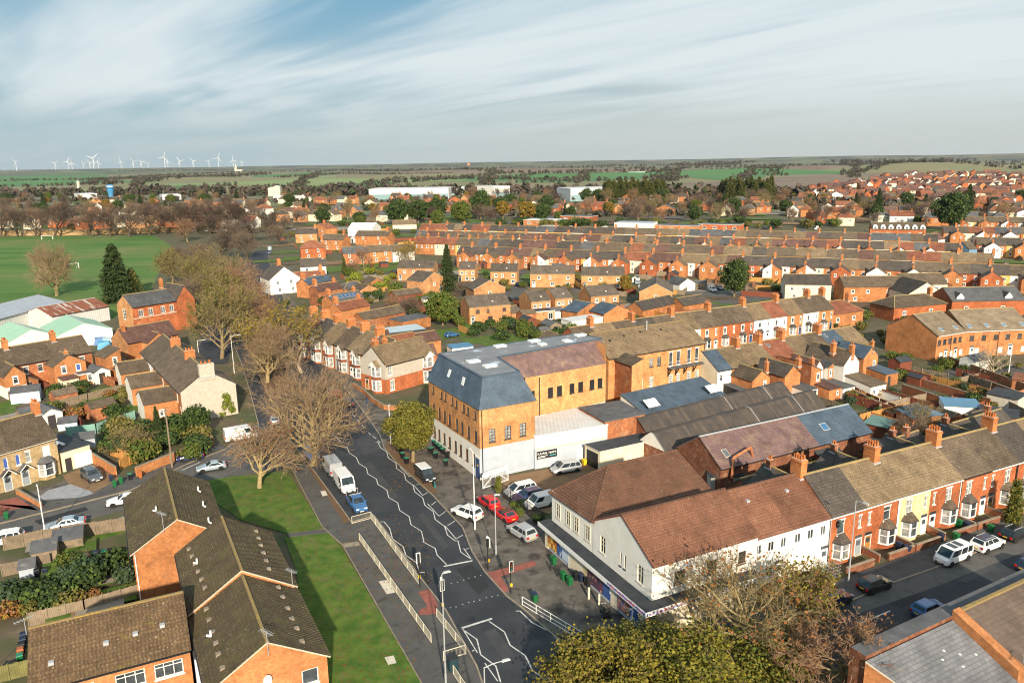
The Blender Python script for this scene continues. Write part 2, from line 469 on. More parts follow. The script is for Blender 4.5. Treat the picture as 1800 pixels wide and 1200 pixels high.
PITCH = plain('playing_field_grass', (0.045, 0.125, 0.018), (0.095, 0.17, 0.032), 0.05, 0.95, c3=(0.15, 0.165, 0.055), scale3=0.02, lo3=0.45, hi3=0.75, stretch=(.3, 1.6, 1))
GARDEN = plain('garden_ground', (0.12, 0.088, 0.06), (0.06, 0.08, 0.028), 0.18, 0.95, c3=(0.16, 0.12, 0.085), scale3=0.35, lo3=0.55, hi3=0.7, bump=0.03)
GRAVEL = plain('gravel_brown', (0.24, 0.15, 0.085), (0.18, 0.11, 0.06), 0.8, 0.95)
LEAFLIT = plain('fallen_leaves', (0.15, 0.085, 0.045), (0.10, 0.07, 0.045), 2.0, 0.95, c3=(0.28, 0.11, 0.03), scale3=4, lo3=0.58, hi3=0.66)
FARLAND = plain('far_country', (0.13, 0.165, 0.075), (0.18, 0.145, 0.095), 0.006, 0.95, c3=(0.06, 0.065, 0.045), scale3=0.02, lo3=0.5, hi3=0.6)
# ------------------------------------------------------------------ building kit
LUM = {'sash': (PVC, CURTAIN, (), (0.5,), PVC), 'sash2': (PVC, CURTAIN, (0.5,), (0.5,), PVC), 'top': (PVC, GLASS, (), (0.68,), PVC),
       'cas2': (PVC, GLASS, (0.5,), (), PVC), 'cas3': (PVC, GLASS, (0.34, 0.66), (), PVC), 'flat': (PVC, GLASS, (0.33, 0.67), (0.72,), PVC),
       'one': (PVC, GLASS, (), (), PVC), 'net': (PVC, CURTAIN, (0.5,), (), PVC), 'dark': (DARKFRAME, GLASS, (0.5,), (), DARKFRAME),
       'darkgrid': (DARKFRAME, CURTAIN, (0.5,), (0.25, 0.5, 0.75), DARKFRAME), 'mill': (DARKFRAME, GLASS, (), (0.5,), STONE),
       'brown2': (BROWNFRAME, GLASS, (0.5,), (), BROWNFRAME), 'grid': (PVC, GLASS, (0.33, 0.67), (0.2, 0.4, 0.6, 0.8), STONE),
       'tall': (PVC, GLASS, (), (0.25,), PVC), 'shopgrid': (IVORY, GLASS, (0.5,), (0.5, 0.75), STONE), 'slot': (DARKFRAME, GLASS, (), (), DARKFRAME),
       'arch': (PVC, GLASS, (0.5,), (0.34, 0.67), STONE), 'blue': (PVC, plain('blue_curtain', (0.05, 0.10, 0.35), (0.08, 0.14, 0.4), 2, 0.3), (), (), PVC),
       'blind': (PVC, plain('white_blind', (0.72, 0.72, 0.70), (0.64, 0.64, 0.62), 2, 0.3), (0.5,), (), PVC)}
_WIN = {}


def window_mesh(w, h, style, lod, off):
    key = (round(w, 2), round(h, 2), style, lod, off)
    if key in _WIN: return _WIN[key]
    fm, gm, vs, hs, sill = LUM[style]
    t = 0.075 if min(w, h) > 0.55 else 0.05
    if lod < 2: t *= 1.9
    fr = MB(); y0 = off; y1 = off + 0.07
    fr.box(-w / 2, -w / 2 + t, y0, y1, 0, h, fm); fr.box(w / 2 - t, w / 2, y0, y1, 0, h, fm)
    fr.box(-w / 2 + t, w / 2 - t, y0, y1, 0, t, fm); fr.box(-w / 2 + t, w / 2 - t, y0, y1, h - t, h, fm)
    for a in vs: fr.box(-w / 2 + a * w - 0.03, -w / 2 + a * w + 0.03, y0 + 0.006, y1, t, h - t, fm)
    for a in hs: fr.box(-w / 2 + t, w / 2 - t, y0 + 0.012, y1 - 0.01, a * h - 0.03, a * h + 0.03, fm)
    fr.box(-w / 2 - 0.08, w / 2 + 0.08, -0.09, y0 + 0.03, -0.12, -0.004, sill)
    if style in ('sash', 'sash2', 'grid', 'arch', 'tall', 'top'):
        fr.box(-w / 2 - 0.07, w / 2 + 0.07, -0.035, 0.03, h + 0.004, h + 0.16, sill)
        if style == 'arch':
            fr.box(-w / 2 + 0.12, w / 2 - 0.12, -0.03, 0.03, h + 0.16, h + 0.28, sill)
    pn = fr if lod < 2 else MB()
    pn.poly([(-w / 2 + t, y1 - 0.02, t), (w / 2 - t, y1 - 0.02, t), (w / 2 - t, y1 - 0.02, h - t), (-w / 2 + t, y1 - 0.02, h - t)], gm)
    _WIN[key] = (fr.data('window'), pn.data('pane') if lod >= 2 else None)
    return _WIN[key]


FACES = {'F': (0, 0, 0), 'R': (1, 0, 90), 'B': (1, 1, 180), 'L': (0, 1, 270)}


def face_frame(W, D, f):
    a, b, r = FACES[f]
    return Vector((a * W, b * D, 0)), R(r), (W if f in 'FB' else D)


def add_window(parent, W, D, f, fx, z, w, h, style, lod, recess, name='window'):
    o, rz, ln = face_frame(W, D, f)
    loc = o + Matrix.Rotation(rz, 3, 'Z') @ Vector((fx * ln, 0, z))
    fr, pn = window_mesh(w, h, style, lod, 0.05 if recess else -0.055)
    wo = inst(name, fr, parent, loc, rz)
    if pn: inst('pane', pn, wo)
    return wo


_DOOR = {}
DOORC = {'white': PVC, 'black': BLACK, 'blue': plain('door_blue', (0.05, 0.09, 0.22), None, 1, 0.4), 'red': plain('door_red', (0.25, 0.02, 0.02), None, 1, 0.4),
         'grey': plain('door_grey', (0.30, 0.33, 0.36), None, 1, 0.4), 'green': plain('door_green', (0.03, 0.12, 0.06), None, 1, 0.4), 'oak': plain('door_oak', (0.42, 0.20, 0.05), None, 1, 0.4)}


def add_door(parent, W, D, f, fx, col='white', w=0.95, h=2.1, z=0.0, lod=2, fan=True):
    key = (col, w, h, fan, lod)
    if key not in _DOOR:
        d = MB(); m = DOORC[col]
        d.box(-w / 2 - 0.07, -w / 2, -0.05, 0.03, 0, h + 0.07, PVC); d.box(w / 2, w / 2 + 0.07, -0.05, 0.03, 0, h + 0.07, PVC)
        d.box(-w / 2, w / 2, -0.05, 0.03, h, h + 0.07, PVC)
        d.box(-w / 2, w / 2, -0.03, 0.02, 0.05, h, m)
        d.box(-w / 2 + 0.15, w / 2 - 0.15, -0.038, -0.03, 1.25, 1.85, GLASS)
        d.box(-w / 2 - 0.1, w / 2 + 0.1, -0.22, 0.0, 0, 0.05, STONE)
        if fan: d.box(-w / 2 - 0.05, w / 2 + 0.05, -0.045, 0.02, h + 0.075, h + 0.42, GLASS)
        k = MB(); k.box(w / 2 - 0.14, w / 2 - 0.06, -0.09, -0.031, 0.98, 1.08, STEEL)
        _DOOR[key] = (d.data('door'), k.data('handle'))
    o, rz, ln = face_frame(W, D, f)
    loc = o + Matrix.Rotation(rz, 3, 'Z') @ Vector((fx * ln, 0, z))
    d = inst('door', _DOOR[key][0], parent, loc, rz)
    if lod >= 2: inst('handle', _DOOR[key][1], d)
    return d


def wall_face(mb, p0, p1, z0, z1, ops, mat, reveal=0.11, mz=None, mat2=None):
    """vertical wall from p0 to p1 (outside on the right hand) with real openings; below height mz it takes mat2"""
    p0 = Vector((p0[0], p0[1])); p1 = Vector((p1[0], p1[1])); ln = (p1 - p0).length
    t = (p1 - p0) / ln; n = Vector((-t.y, t.x))      # inward

    def q(x, z, d=0.0):
        a = p0 + t * x + n * d
        return (a.x, a.y, z)
    ops = [(max(0.02, a), min(ln - 0.02, b), max(z0 + 0.01, c), min(z1 - 0.02, d)) for a, b, c, d in ops]
    xs = sorted({0.0, ln, *[o[0] for o in ops], *[o[1] for o in ops]})
    zs = sorted({z0, z1, *[o[2] for o in ops], *[o[3] for o in ops], *([mz] if mz else [])})
    for i in range(len(xs) - 1):
        for j in range(len(zs) - 1):
            cx = (xs[i] + xs[i + 1]) / 2; cz = (zs[j] + zs[j + 1]) / 2
            if any(o[0] < cx < o[1] and o[2] < cz < o[3] for o in ops): continue
            mb.poly([q(xs[i], zs[j]), q(xs[i + 1], zs[j]), q(xs[i + 1], zs[j + 1]), q(xs[i], zs[j + 1])], mat2 if (mz and cz < mz) else mat)
    for a, b, c, d in ops:
        mb.poly([q(a, c), q(a, c, reveal), q(a, d, reveal), q(a, d)], mat)
        mb.poly([q(b, c, reveal), q(b, c), q(b, d), q(b, d, reveal)], mat)
        mb.poly([q(a, d), q(a, d, reveal), q(b, d, reveal), q(b, d)], mat)
        mb.poly([q(a, c, reveal), q(a, c), q(b, c), q(b, c, reveal)], mat)
        mb.poly([q(a, c, reveal + 0.01), q(b, c, reveal + 0.01), q(b, d, reveal + 0.01), q(a, d, reveal + 0.01)], BLACK)


def slope(mb, e0, e1, r1, r0, mat, steps=True, th=0.12, edge=None):
    e0, e1, r1, r0 = (Vector(p) for p in (e0, e1, r1, r0))
    n = (e1 - e0).cross((r0 + r1) / 2 - e0).normalized()
    if n.z < 0: n = -n
    L = ((r0 + r1) / 2 - (e0 + e1) / 2).length
    rows = max(1, round(L / 0.40)) if steps else 1
    h = n * (0.062 if steps else 0.0)
    for i in range(rows):
        a, b = i / rows, (i + 1) / rows
        p0, p1 = e0.lerp(r0, a), e1.lerp(r1, a); q0, q1 = e0.lerp(r0, b), e1.lerp(r1, b)
        mb.poly([p0 + h, p1 + h, q1, q0], mat)
        if steps: mb.poly([p0, p1, p1 + h, p0 + h], mat)
    d = n * th; em = edge or mat
    mb.poly([r0 - d, r1 - d, e1 - d, e0 - d], em)
    mb.poly([e0 - d, e1 - d, e1, e0], em)
    mb.poly([e1 - d, r1 - d, r1, e1], em)
    mb.poly([r0 - d, e0 - d, e0, r0], em)


def roof_mesh(W, D, he, hr, kind, roof, steps=True, over=0.3, verge=0.1, vl=None, vr=None, edge=None, ridge=RIDGE, hipl=0.0, hipr=0.0, mid=0.5):
    """returns (roof MB, ridge MB)"""
    mb = MB(); rg = MB()
    vl = verge if vl is None else vl; vr = verge if vr is None else vr
    up = 0.10
    if kind in ('gable', 'hip'):
        ym = D * mid
        s1 = (hr - he) / ym; s2 = (hr - he) / (D - ym)
        x0, x1 = -vl, W + vr
        zf = he - over * s1 + up; zb = he - over * s2 + up; zr = hr + up
        if kind == 'gable':
            rl, rr = x0, x1
        else:
            rl, rr = hipl, W - hipr
            x0, x1 = (-over if hipl else -vl), (W + over if hipr else W + vr)
            if not hipl: rl = x0
            if not hipr: rr = x1
        slope(mb, (x0, -over, zf), (x1, -over, zf), (rr, ym, zr), (rl, ym, zr), roof, steps, edge=edge)
        slope(mb, (x1, D + over, zb), (x0, D + over, zb), (rl, ym, zr), (rr, ym, zr), roof, steps, edge=edge)
        if kind == 'hip' and hipl: slope(mb, (x0, D + over, zb), (x0, -over, zf), (rl, ym, zr), (rl, ym, zr), roof, steps, edge=edge)
        if kind == 'hip' and hipr: slope(mb, (x1, -over, zf), (x1, D + over, zb), (rr, ym, zr), (rr, ym, zr), roof, steps, edge=edge)
        rg.bar((rl, ym, zr + 0.03), (rr, ym, zr + 0.03), 0.24, 0.13, ridge)
        if kind == 'hip':
            for on, a, b in ((hipl, (x0, -over, zf), rl), (hipl, (x0, D + over, zb), rl), (hipr, (x1, -over, zf), rr), (hipr, (x1, D + over, zb), rr)):
                if on: rg.bar((a[0], a[1], a[2] + 0.04), (b, ym, zr + 0.04), 0.2, 0.1, ridge)
    elif kind == 'gabley':
        xm = W * mid
        s = (hr - he) / xm; s2 = (hr - he) / (W - xm)
        y0, y1 = -vl, D + vr
        zl = he - over * s + up; z2 = he - over * s2 + up; zr = hr + up
        slope(mb, (-over, y1, zl), (-over, y0, zl), (xm, y0, zr), (xm, y1, zr), roof, steps, edge=edge)
        slope(mb, (W + over, y0, z2), (W + over, y1, z2), (xm, y1, zr), (xm, y0, zr), roof, steps, edge=edge)
        rg.bar((xm, y0, zr + 0.03), (xm, y1, zr + 0.03), 0.24, 0.13, ridge)
    elif kind == 'mono':          # rises from the front to the back
        s = (hr - he) / D
        slope(mb, (-vl, -over, he - over * s + up), (W + vr, -over, he - over * s + up), (W + vr, D, hr + up), (-vl, D, hr + up), roof, steps, edge=edge)
        rg = None
    elif kind == 'monox':         # rises from left to right
        s = (hr - he) / W
        slope(mb, (-over, D, he - over * s + up), (-over, -vl, he - over * s + up), (W, -vl, hr + up), (W, D, hr + up), roof, steps, edge=edge)
        rg = None
    elif kind == 'monoxr':        # rises from right to left
        s = (hr - he) / W
        slope(mb, (W + over, -vl, he - over * s + up), (W + over, D, he - over * s + up), (0, D, hr + up), (0, -vl, hr + up), roof, steps, edge=edge)
        rg = None
    elif kind == 'flat':
        mb.box(-0.12, W + 0.12, -0.12, D + 0.12, he + 0.004, he + 0.2, edge or roof, roof)
        rg = None
    return mb, rg


def wall_mesh(W, D, he, hr, kind, wall, wins=(), reveal=True, faces='FRBL', walls=None, base=0.0, mid=0.5, split=None):
    mb = MB(); walls = walls or {}
    P0 = {'F': ((0, 0), (W, 0)), 'R': ((W, 0), (W, D)), 'B': ((W, D), (0, D)), 'L': ((0, D), (0, 0))}
    mz, m2 = split if split else (None, None)
    for f in faces:
        m = walls.get(f, wall)
        ln = W if f in 'FB' else D
        ops = [(fx * ln - w / 2, fx * ln + w / 2, z, z + h) for (ff, fx, z, w, h, st) in wins if ff == f] if reveal else []
        top = he
        if kind == 'mono' and f == 'B': top = hr
        if kind == 'monox' and f == 'R': top = hr
        if kind == 'monoxr' and f == 'L': top = hr
        wall_face(mb, *P0[f], base, top, ops, m, mz=mz, mat2=m2)
        a, b = P0[f]
        if kind == 'gable' and f in 'RL':
            mb.poly([(a[0], a[1], he), (b[0], b[1], he), (a[0], D * mid, hr)], m)
        if kind == 'gabley' and f in 'FB':
            mb.poly([(a[0], a[1], he), (b[0], b[1], he), (W * mid, a[1], hr)], m)
        if kind == 'mono' and f in 'RL':
            mb.poly([(a[0], a[1], he), (b[0], b[1], he), (a[0], D, hr)], m)
        if kind == 'monox' and f in 'FB':
            mb.poly([(a[0], a[1], he), (b[0], b[1], he), (W, a[1], hr)], m)
        if kind == 'monoxr' and f in 'FB':
            mb.poly([(a[0], a[1], he), (b[0], b[1], he), (0, a[1], hr)], m)
    return mb


_POT = {}


def chimney(parent, x, y, z0, z1, wx=0.8, wy=1.4, pots=6, mat=None, lod=2, name='chimney'):
    mat = mat or CHIM
    c = MB()
    c.box(-wx / 2, wx / 2, -wy / 2, wy / 2, z0, z1 - 0.32, mat)
    c.box(-wx / 2 - 0.06, wx / 2 + 0.06, -wy / 2 - 0.06, wy / 2 + 0.06, z1 - 0.32, z1 - 0.10, mat)
    c.box(-wx / 2, wx / 2, -wy / 2, wy / 2, z1 - 0.10, z1, mat, STONE)
    c.box(-wx / 2 - 0.12, wx / 2 + 0.12, -wy / 2 - 0.12, wy / 2 + 0.12, z0 + 0.45, z0 + 0.62, LEAD)
    nx = 2 if pots > 3 else 1
    ny = max(1, pots // nx)
    spots = []
    for i in range(nx):
        for j in range(ny):
            spots.append(((i - (nx - 1) / 2) * wx * 0.48, (j - (ny - 1) / 2) * wy * (0.84 / max(1, ny))))
    if lod >= 2:
        o = c.build(name, parent, (x, y, 0))
        if 'p' not in _POT:
            p = MB(); p.lathe([(0.15, 0), (0.13, 0.1), (0.11, 0.4), (0.14, 0.43), (0.13, 0.5), (0.08, 0.5)], 8, POT); _POT['p'] = p.data('chimney_pot')
        for sx, sy in spots:
            q = inst('chimney_pot', _POT['p'], o, (sx, sy, z1 - 0.01)); q.scale.z = random.uniform(0.8, 1.25)
    else:
        for sx, sy in spots: c.tube((sx, sy, z1), (sx, sy, z1 + 0.45), 0.14, 0.11, 5, POT)
        o = c.build(name, parent, (x, y, 0))
    return o


class House:
    """one building: an Empty at its front left corner; A -> B is the front wall, the inside lies to the left of A -> B"""

    def __init__(s, name, label, cat, A, B, D, he, hr, wall=ORANGE, roof=T_GREY, wins=(), kind='gable', group=None, faces='FRBL', walls=None,
                 steps=True, lod=2, over=0.3, verge=0.1, vl=None, vr=None, ridge=RIDGE, edge=None, hipl=0.0, hipr=0.0, mid=0.5, split=None,
                 gutter=True, wing=None, roofname='roof'):
        s.W = (B - A).to_2d().length; s.D = D; s.he = he; s.hr = hr; s.lod = lod; s.kind = kind
        ang = math.atan2(B.y - A.y, B.x - A.x)
        s.name = name
        reveal = lod >= 2
        wmb = wall_mesh(s.W, D, he, hr, kind, wall, wins, reveal, faces, walls, mid=mid, split=split)
        rmb, rg = roof_mesh(s.W, D, he, hr, kind, roof, steps, over, verge, vl, vr, edge, ridge, hipl, hipr, mid)
        if wing is None:
            s.root = thing(name, label, cat, (A.x, A.y, 0), ang, group)
            s.wall = wmb.build('wall', s.root)
            par = s.root
        else:
            s.root = s.wall = par = wmb.build(name, wing, (A.x, A.y, A.z if len(A) > 2 else 0), ang)
            s.lod = lod = min(lod, 1)
        s.roof = rmb.build(roofname, par)
        if rg is not None and rg.v:
            if wing is None: rg.build('ridge', s.roof)
            else: rg.build('ridge', par)
        for w in wins:
            add_window(par, s.W, D, *w, lod, reveal)
        if gutter and lod >= 2 and kind in ('gable', 'hip', 'mono'):
            g = MB(); ym = D * mid if kind != 'mono' else D
            zf = he - over * (hr - he) / ym + 0.02
            gm = gutter if not isinstance(gutter, bool) else BLACK
            g.bar((0, -over - 0.06, zf), (s.W, -over - 0.06, zf), 0.11, 0.10, gm)
            g.build('gutter', par)

    def window(s, *a): return add_window(s.root, s.W, s.D, *a, s.lod, False)

    def door(s, f, fx, col='white', **k): return add_door(s.root, s.W, s.D, f, fx, col, lod=s.lod, **k)

    def chimney(s, fx, fy=0.5, up=1.5, wx=0.8, wy=1.4, pots=6, mat=None, down=0.9):
        y = s.D * fy
        z = s.hr - abs(fy - 0.5) * 2 * (s.hr - s.he) if s.kind == 'gable' else s.hr
        return chimney(s.root, fx * s.W, y, z - down, z + up, wx, wy, pots, mat, s.lod)

    def wing(s, name, f, f0, f1, D, he, hr, **k):
        """an extension built out from face f between fractions f0..f1, its own front wall facing the same way"""
        o, rz, ln = face_frame(s.W, s.D, f)
        M = Matrix.Rotation(rz, 3, 'Z')
        a = o + M @ Vector((f0 * ln, -D, 0)); b = o + M @ Vector((f1 * ln, -D, 0))
        k.setdefault('faces', 'FRL'); k.setdefault('lod', 1); k.setdefault('vr', -0.02)
        return House(name, None, None, a, b, D, he, hr, wing=s.root, **k)

    def bay(s, f, fx, w=2.1, d=0.75, zb=0.75, zt=2.45, base=RED, roofm=T_GREY, storeys=1, zb2=3.3, zt2=5.0, tile=None, gable=False):
        o, rz, ln = face_frame(s.W, s.D, f)
        loc = o + Matrix.Rotation(rz, 3, 'Z') @ Vector((fx * ln, 0, 0))
        fp = [(-w / 2, 0), (-w * 0.27, -d), (w * 0.27, -d), (w / 2, 0)]
        b = MB(); pn = MB(); rf = MB()

        def ring(z0, z1, m, out=0.0):
            pts = [(x * (1 + out), y * (1 + out)) for x, y in fp]
            for i in range(3):
                a, c = pts[i], pts[i + 1]
                b.poly([(a[0], a[1], z0), (c[0], c[1], z0), (c[0], c[1], z1), (a[0], a[1], z1)], m)
            if out:
                b.poly([(p[0], p[1], z1) for p in pts], m); b.poly([(p[0], p[1], z0) for p in reversed(pts)], m)

        def lights(z0, z1):
            ring(z0 - 0.14, z0, PVC, 0.08); ring(z1 - 0.02, z1 + 0.12, PVC, 0.08)
            for i in range(3):
                a = Vector((*fp[i], 0)); c = Vector((*fp[i + 1], 0)); t = (c - a); L_ = t.length; t.normalize()
                n = Vector((t.y, -t.x, 0))
                for x in (0.05, L_ - 0.05):
                    p = a + t * x + n * 0.02
                    b.bar((p.x, p.y, z0), (p.x, p.y, z1), 0.13, 0.13, PVC)
                zm = z0 + (z1 - z0) * 0.55
                p, q = a + t * 0.1, a + t * (L_ - 0.1)
                b.bar((p.x, p.y, zm), (q.x, q.y, zm), 0.06, 0.07, PVC)
                pn.poly([(p.x, p.y, z0), (q.x, q.y, z0), (q.x, q.y, z1), (p.x, p.y, z1)], CURTAIN if i != 1 else GLASS if random.random() < 0.5 else CURTAIN)
        ring(0, zb, base); lights(zb, zt)
        top = zt + 0.12
        if storeys == 2:
            ring(zt + 0.1, zb2 - 0.1, tile or T_RED, 0.10); lights(zb2, zt2); top = zt2 + 0.12
        o = b.build('bay_window', s.root, loc, rz)
        if s.lod >= 2 or True: pn.build('pane', o)
        e = [(x * 1.14, y * 1.16 - 0.04) for x, y in fp]
        if gable:
            ap = (0, -d - 0.12, top + 1.25); bk = (0, 1.3, top + 1.25)
            x0 = w / 2 + 0.18
            slope(rf, (-x0, 1.3, top), (-x0, -d - 0.25, top), (0, -d - 0.25, top + 1.25), (0, 1.3, top + 1.25), roofm, False, edge=PVC)
            slope(rf, (x0, -d - 0.25, top), (x0, 1.3, top), (0, 1.3, top + 1.25), (0, -d - 0.25, top + 1.25), roofm, False, edge=PVC)
            rf.poly([(-w / 2, -d - 0.02, top), (w / 2, -d - 0.02, top), (0, -d - 0.02, top + 1.2)], WHITE)
        else:
            h = 0.75
            rp = [(-w * 0.30, 0.0), (-w * 0.2, 0.0), (w * 0.2, 0.0), (w * 0.30, 0.0)]
            for i in range(3):
                a, c = e[i], e[i + 1]
                rf.poly([(a[0], a[1], top), (c[0], c[1], top), (rp[i + 1][0], 0.0, top + h), (rp[i][0], 0.0, top + h)], roofm)
            rf.poly([(p[0], p[1], top - 0.02) for p in reversed(e)], PVC)
            for i in range(3):
                a, c = e[i], e[i + 1]
                rf.poly([(a[0], a[1], top - 0.1), (c[0], c[1], top - 0.1), (c[0], c[1], top), (a[0], a[1], top)], BLACK)
        rf.build('bay_roof', o)
        return o

    def box(s, name, x0, x1, y0, y1, z0, z1, mat, top=None, parent=None):
        m = MB(); m.box(x0, x1, y0, y1, z0, z1, mat, top); return m.build(name, parent or s.root)

    def pipe(s, f, fx, z0=0.0, z1=None, mat=None, r=0.055):
        o, rz, ln = face_frame(s.W, s.D, f)
        p = o + Matrix.Rotation(rz, 3, 'Z') @ Vector((fx * ln, -0.08, 0))
        m = MB(); m.tube((p.x, p.y, z0), (p.x, p.y, z1 or s.he), r, r, 6, mat or BLACK); return m.build('downpipe', s.root)

    def roofpt(s, fx, t):
        """point on the front slope: t = 0 eave .. 1 ridge"""
        return Vector((fx * s.W, t * s.D / 2, s.he + t * (s.hr - s.he) + 0.12))

    def rooflight(s, fx, t, w=0.8, h=1.1, frame=LEAD, glass=None, lift=0.06):
        p = s.roofpt(fx, t); sl = Vector((0, s.D / 2, s.hr - s.he)).normalized(); n = Vector((0, -sl.z, sl.y))
        m = MB()
        for k, (ww, hh, up, mm) in enumerate(((w, h, lift, frame), (w - 0.14, h - 0.16, lift + 0.012, glass or GLASS))):
            c = [p + Vector((-ww / 2, 0, 0)) - sl * hh / 2, p + Vector((ww / 2, 0, 0)) - sl * hh / 2, p + Vector((ww / 2, 0, 0)) + sl * hh / 2, p + Vector((-ww / 2, 0, 0)) + sl * hh / 2]
            top = [q + n * up for q in c]
            m.poly(top, mm)
            if k == 0:
                for i in range(4): m.poly([c[i], c[(i + 1) % 4], top[(i + 1) % 4], top[i]], mm)
        return m.build('roof_light', s.roof)

    def vent(s, fx, t, mat=LEAD, front=True):
        p = s.roofpt(fx, t)
        if not front: p.y = s.D - p.y
        m = MB(); m.box(-0.2, 0.2, -0.2, 0.2, -0.1, 0.16, mat); return m.build('roof_vent', s.roof, p)

    def aerial(s, x, y, z, h=1.6):
        m = MB(); m.tube((0, 0, 0), (0, 0, h), 0.03, 0.03, 5, STEEL); m.bar((-0.7, -0.35, h - 0.1), (0.7, 0.35, h - 0.1), 0.035, 0.035, STEEL)
        for k in range(6):
            t = -0.6 + k * 0.22; m.bar((t + 0.12, t / 2 - 0.25, h - 0.1), (t - 0.12, t / 2 + 0.25, h - 0.1), 0.025, 0.025, STEEL)
        return m.build('aerial', s.root, (x, y, z))

    def dish(s, f, fx, z, mat=None, r=0.45):
        o, rz, ln = face_frame(s.W, s.D, f)
        p = o + Matrix.Rotation(rz, 3, 'Z') @ Vector((fx * ln, -0.35, z))
        m = MB(); m.lathe([(0.03, 0.0), (r * 0.5, 0.03), (r * 0.85, 0.1), (r, 0.17), (r * 0.97, 0.18), (r * 0.8, 0.11), (0.04, 0.03)], 14, mat or STEEL)
        m.tube((0, 0, 0.0), (0, 0, -0.35), 0.03, 0.03, 5, STEEL); m.tube((0, r * 0.8, 0.1), (0, 0.1, 0.5), 0.015, 0.015, 4, STEEL)
        d = m.build('satellite_dish', s.root, p); d.rotation_euler = (R(72), 0, rz + R(25))
        return d
# ------------------------------------------------------------------ vehicles
PAINTS = {}


def carpaint(c):
    if c not in PAINTS:
        base = {'white': (0.80, 0.80, 0.79), 'silver': (0.46, 0.48, 0.50), 'grey': (0.10, 0.11, 0.125), 'black': (0.012, 0.013, 0.016), 'blue': (0.02, 0.035, 0.15),
                'red': (0.50, 0.012, 0.018), 'darkblue': (0.012, 0.018, 0.05), 'steel': (0.13, 0.22, 0.33), 'midblue': (0.03, 0.12, 0.30), 'paleblue': (0.38, 0.46, 0.52), 'green': (0.03, 0.12, 0.06)}[c]
        PAINTS[c] = plain('car_paint_' + c, base, tuple(x * 0.94 for x in base), 0.8, 0.28, spec=0.5, coat=0.6, metal=0.25 if c in ('silver', 'grey', 'steel', 'paleblue') else 0.0)
    return PAINTS[c]


CARGLASS = glassy('car_glass', (0.03, 0.045, 0.055), 0.05)
TYRE = plain('tyre_rubber', (0.018, 0.018, 0.018), None, 4, 0.9)
RIMM = plain('wheel_rim', (0.42, 0.43, 0.44), None, 4, 0.35, metal=0.5)
LAMPG = plain('headlamp_glass', (0.72, 0.75, 0.78), None, 4, 0.1, spec=0.7)
LAMPR = plain('tail_lamp_red', (0.45, 0.015, 0.012), None, 4, 0.2)
PLATEW = plain('number_plate_white', (0.80, 0.80, 0.76), None, 4, 0.5)
PLATEY = plain('number_plate_yellow', (0.80, 0.52, 0.03), None, 4, 0.5)
TRIM = plain('black_plastic', (0.03, 0.03, 0.032), None, 4, 0.6)
# length, width, height, belt; body top line (x, z) front to back; cabin base front/back x, cabin roof front/back x ; panel = van sides
CARS = {
    'hatch': (4.0, 1.76, 1.47, 0.94, [(2.0, 0.55), (1.85, 0.70), (1.05, 0.90), (0.6, 0.95), (-1.7, 0.98), (-1.92, 0.85), (-2.0, 0.6)], (0.95, -1.88), (0.12, -1.45)),
    'suv': (4.5, 1.86, 1.66, 1.05, [(2.25, 0.6), (2.12, 0.82), (1.25, 1.0), (0.9, 1.05), (-1.95, 1.08), (-2.18, 0.95), (-2.25, 0.6)], (1.15, -2.12), (0.3, -1.7)),
    'estate': (4.6, 1.80, 1.50, 0.95, [(2.3, 0.55), (2.15, 0.70), (1.2, 0.90), (0.8, 0.95), (-2.0, 0.98), (-2.22, 0.85), (-2.3, 0.6)], (1.05, -2.2), (0.2, -1.75)),
    'saloon': (4.75, 1.82, 1.42, 0.92, [(2.37, 0.52), (2.2, 0.66), (1.2, 0.85), (0.8, 0.92), (-1.4, 0.96), (-2.2, 0.92), (-2.37, 0.6)], (1.0, -1.75), (0.1, -1.0)),
    'mpv': (4.6, 1.84, 1.70, 1.02, [(2.3, 0.55), (2.15, 0.74), (1.5, 0.92), (1.2, 1.02), (-2.0, 1.04), (-2.24, 0.9), (-2.3, 0.6)], (1.6, -2.22), (0.55, -1.85)),
    'coupe': (4.2, 1.80, 1.36, 0.92, [(2.1, 0.52), (1.95, 0.68), (1.0, 0.86), (0.6, 0.92), (-1.5, 0.95), (-2.0, 0.88), (-2.1, 0.6)], (0.75, -1.85), (-0.05, -0.95)),
    'van': (5.3, 2.05, 2.25, 1.20, [(2.65, 0.6), (2.55, 0.95), (2.2, 1.12), (1.95, 1.2), (-2.5, 1.2), (-2.62, 1.1), (-2.65, 0.6)], (2.15, -2.63), (1.45, -2.55)),
    'smallvan': (4.3, 1.82, 1.83, 1.05, [(2.15, 0.58), (2.02, 0.85), (1.4, 1.0), (1.1, 1.05), (-2.0, 1.06), (-2.12, 0.95), (-2.15, 0.6)], (1.4, -2.14), (0.55, -2.05)),
    'minibus': (4.8, 1.82, 1.95, 1.05, [(2.4, 0.6), (2.28, 0.9), (2.0, 1.0), (1.7, 1.05), (-2.2, 1.06), (-2.35, 0.95), (-2.4, 0.6)], (1.95, -2.36), (1.1, -2.2)),
    'pickup': (5.1, 1.85, 1.78, 1.08, [(2.55, 0.62), (2.42, 0.9), (1.5, 1.02), (1.2, 1.08), (-2.3, 1.08), (-2.5, 1.0), (-2.55, 0.65)], (1.4, -0.75), (0.7, -0.5)),
}


def _wheels():
    w = MB(); w.lathe([(0.22, -0.1), (0.31, -0.1), (0.33, -0.05), (0.33, 0.05), (0.31, 0.1), (0.22, 0.1)], 16, TYRE)
    r = MB(); r.lathe([(0.22, -0.07), (0.22, 0.085), (0.13, 0.095), (0.05, 0.075)], 10, RIMM)
    return w.data('wheel'), r.data('rim')


WHEEL, RIM = _wheels()
_CAR = {}


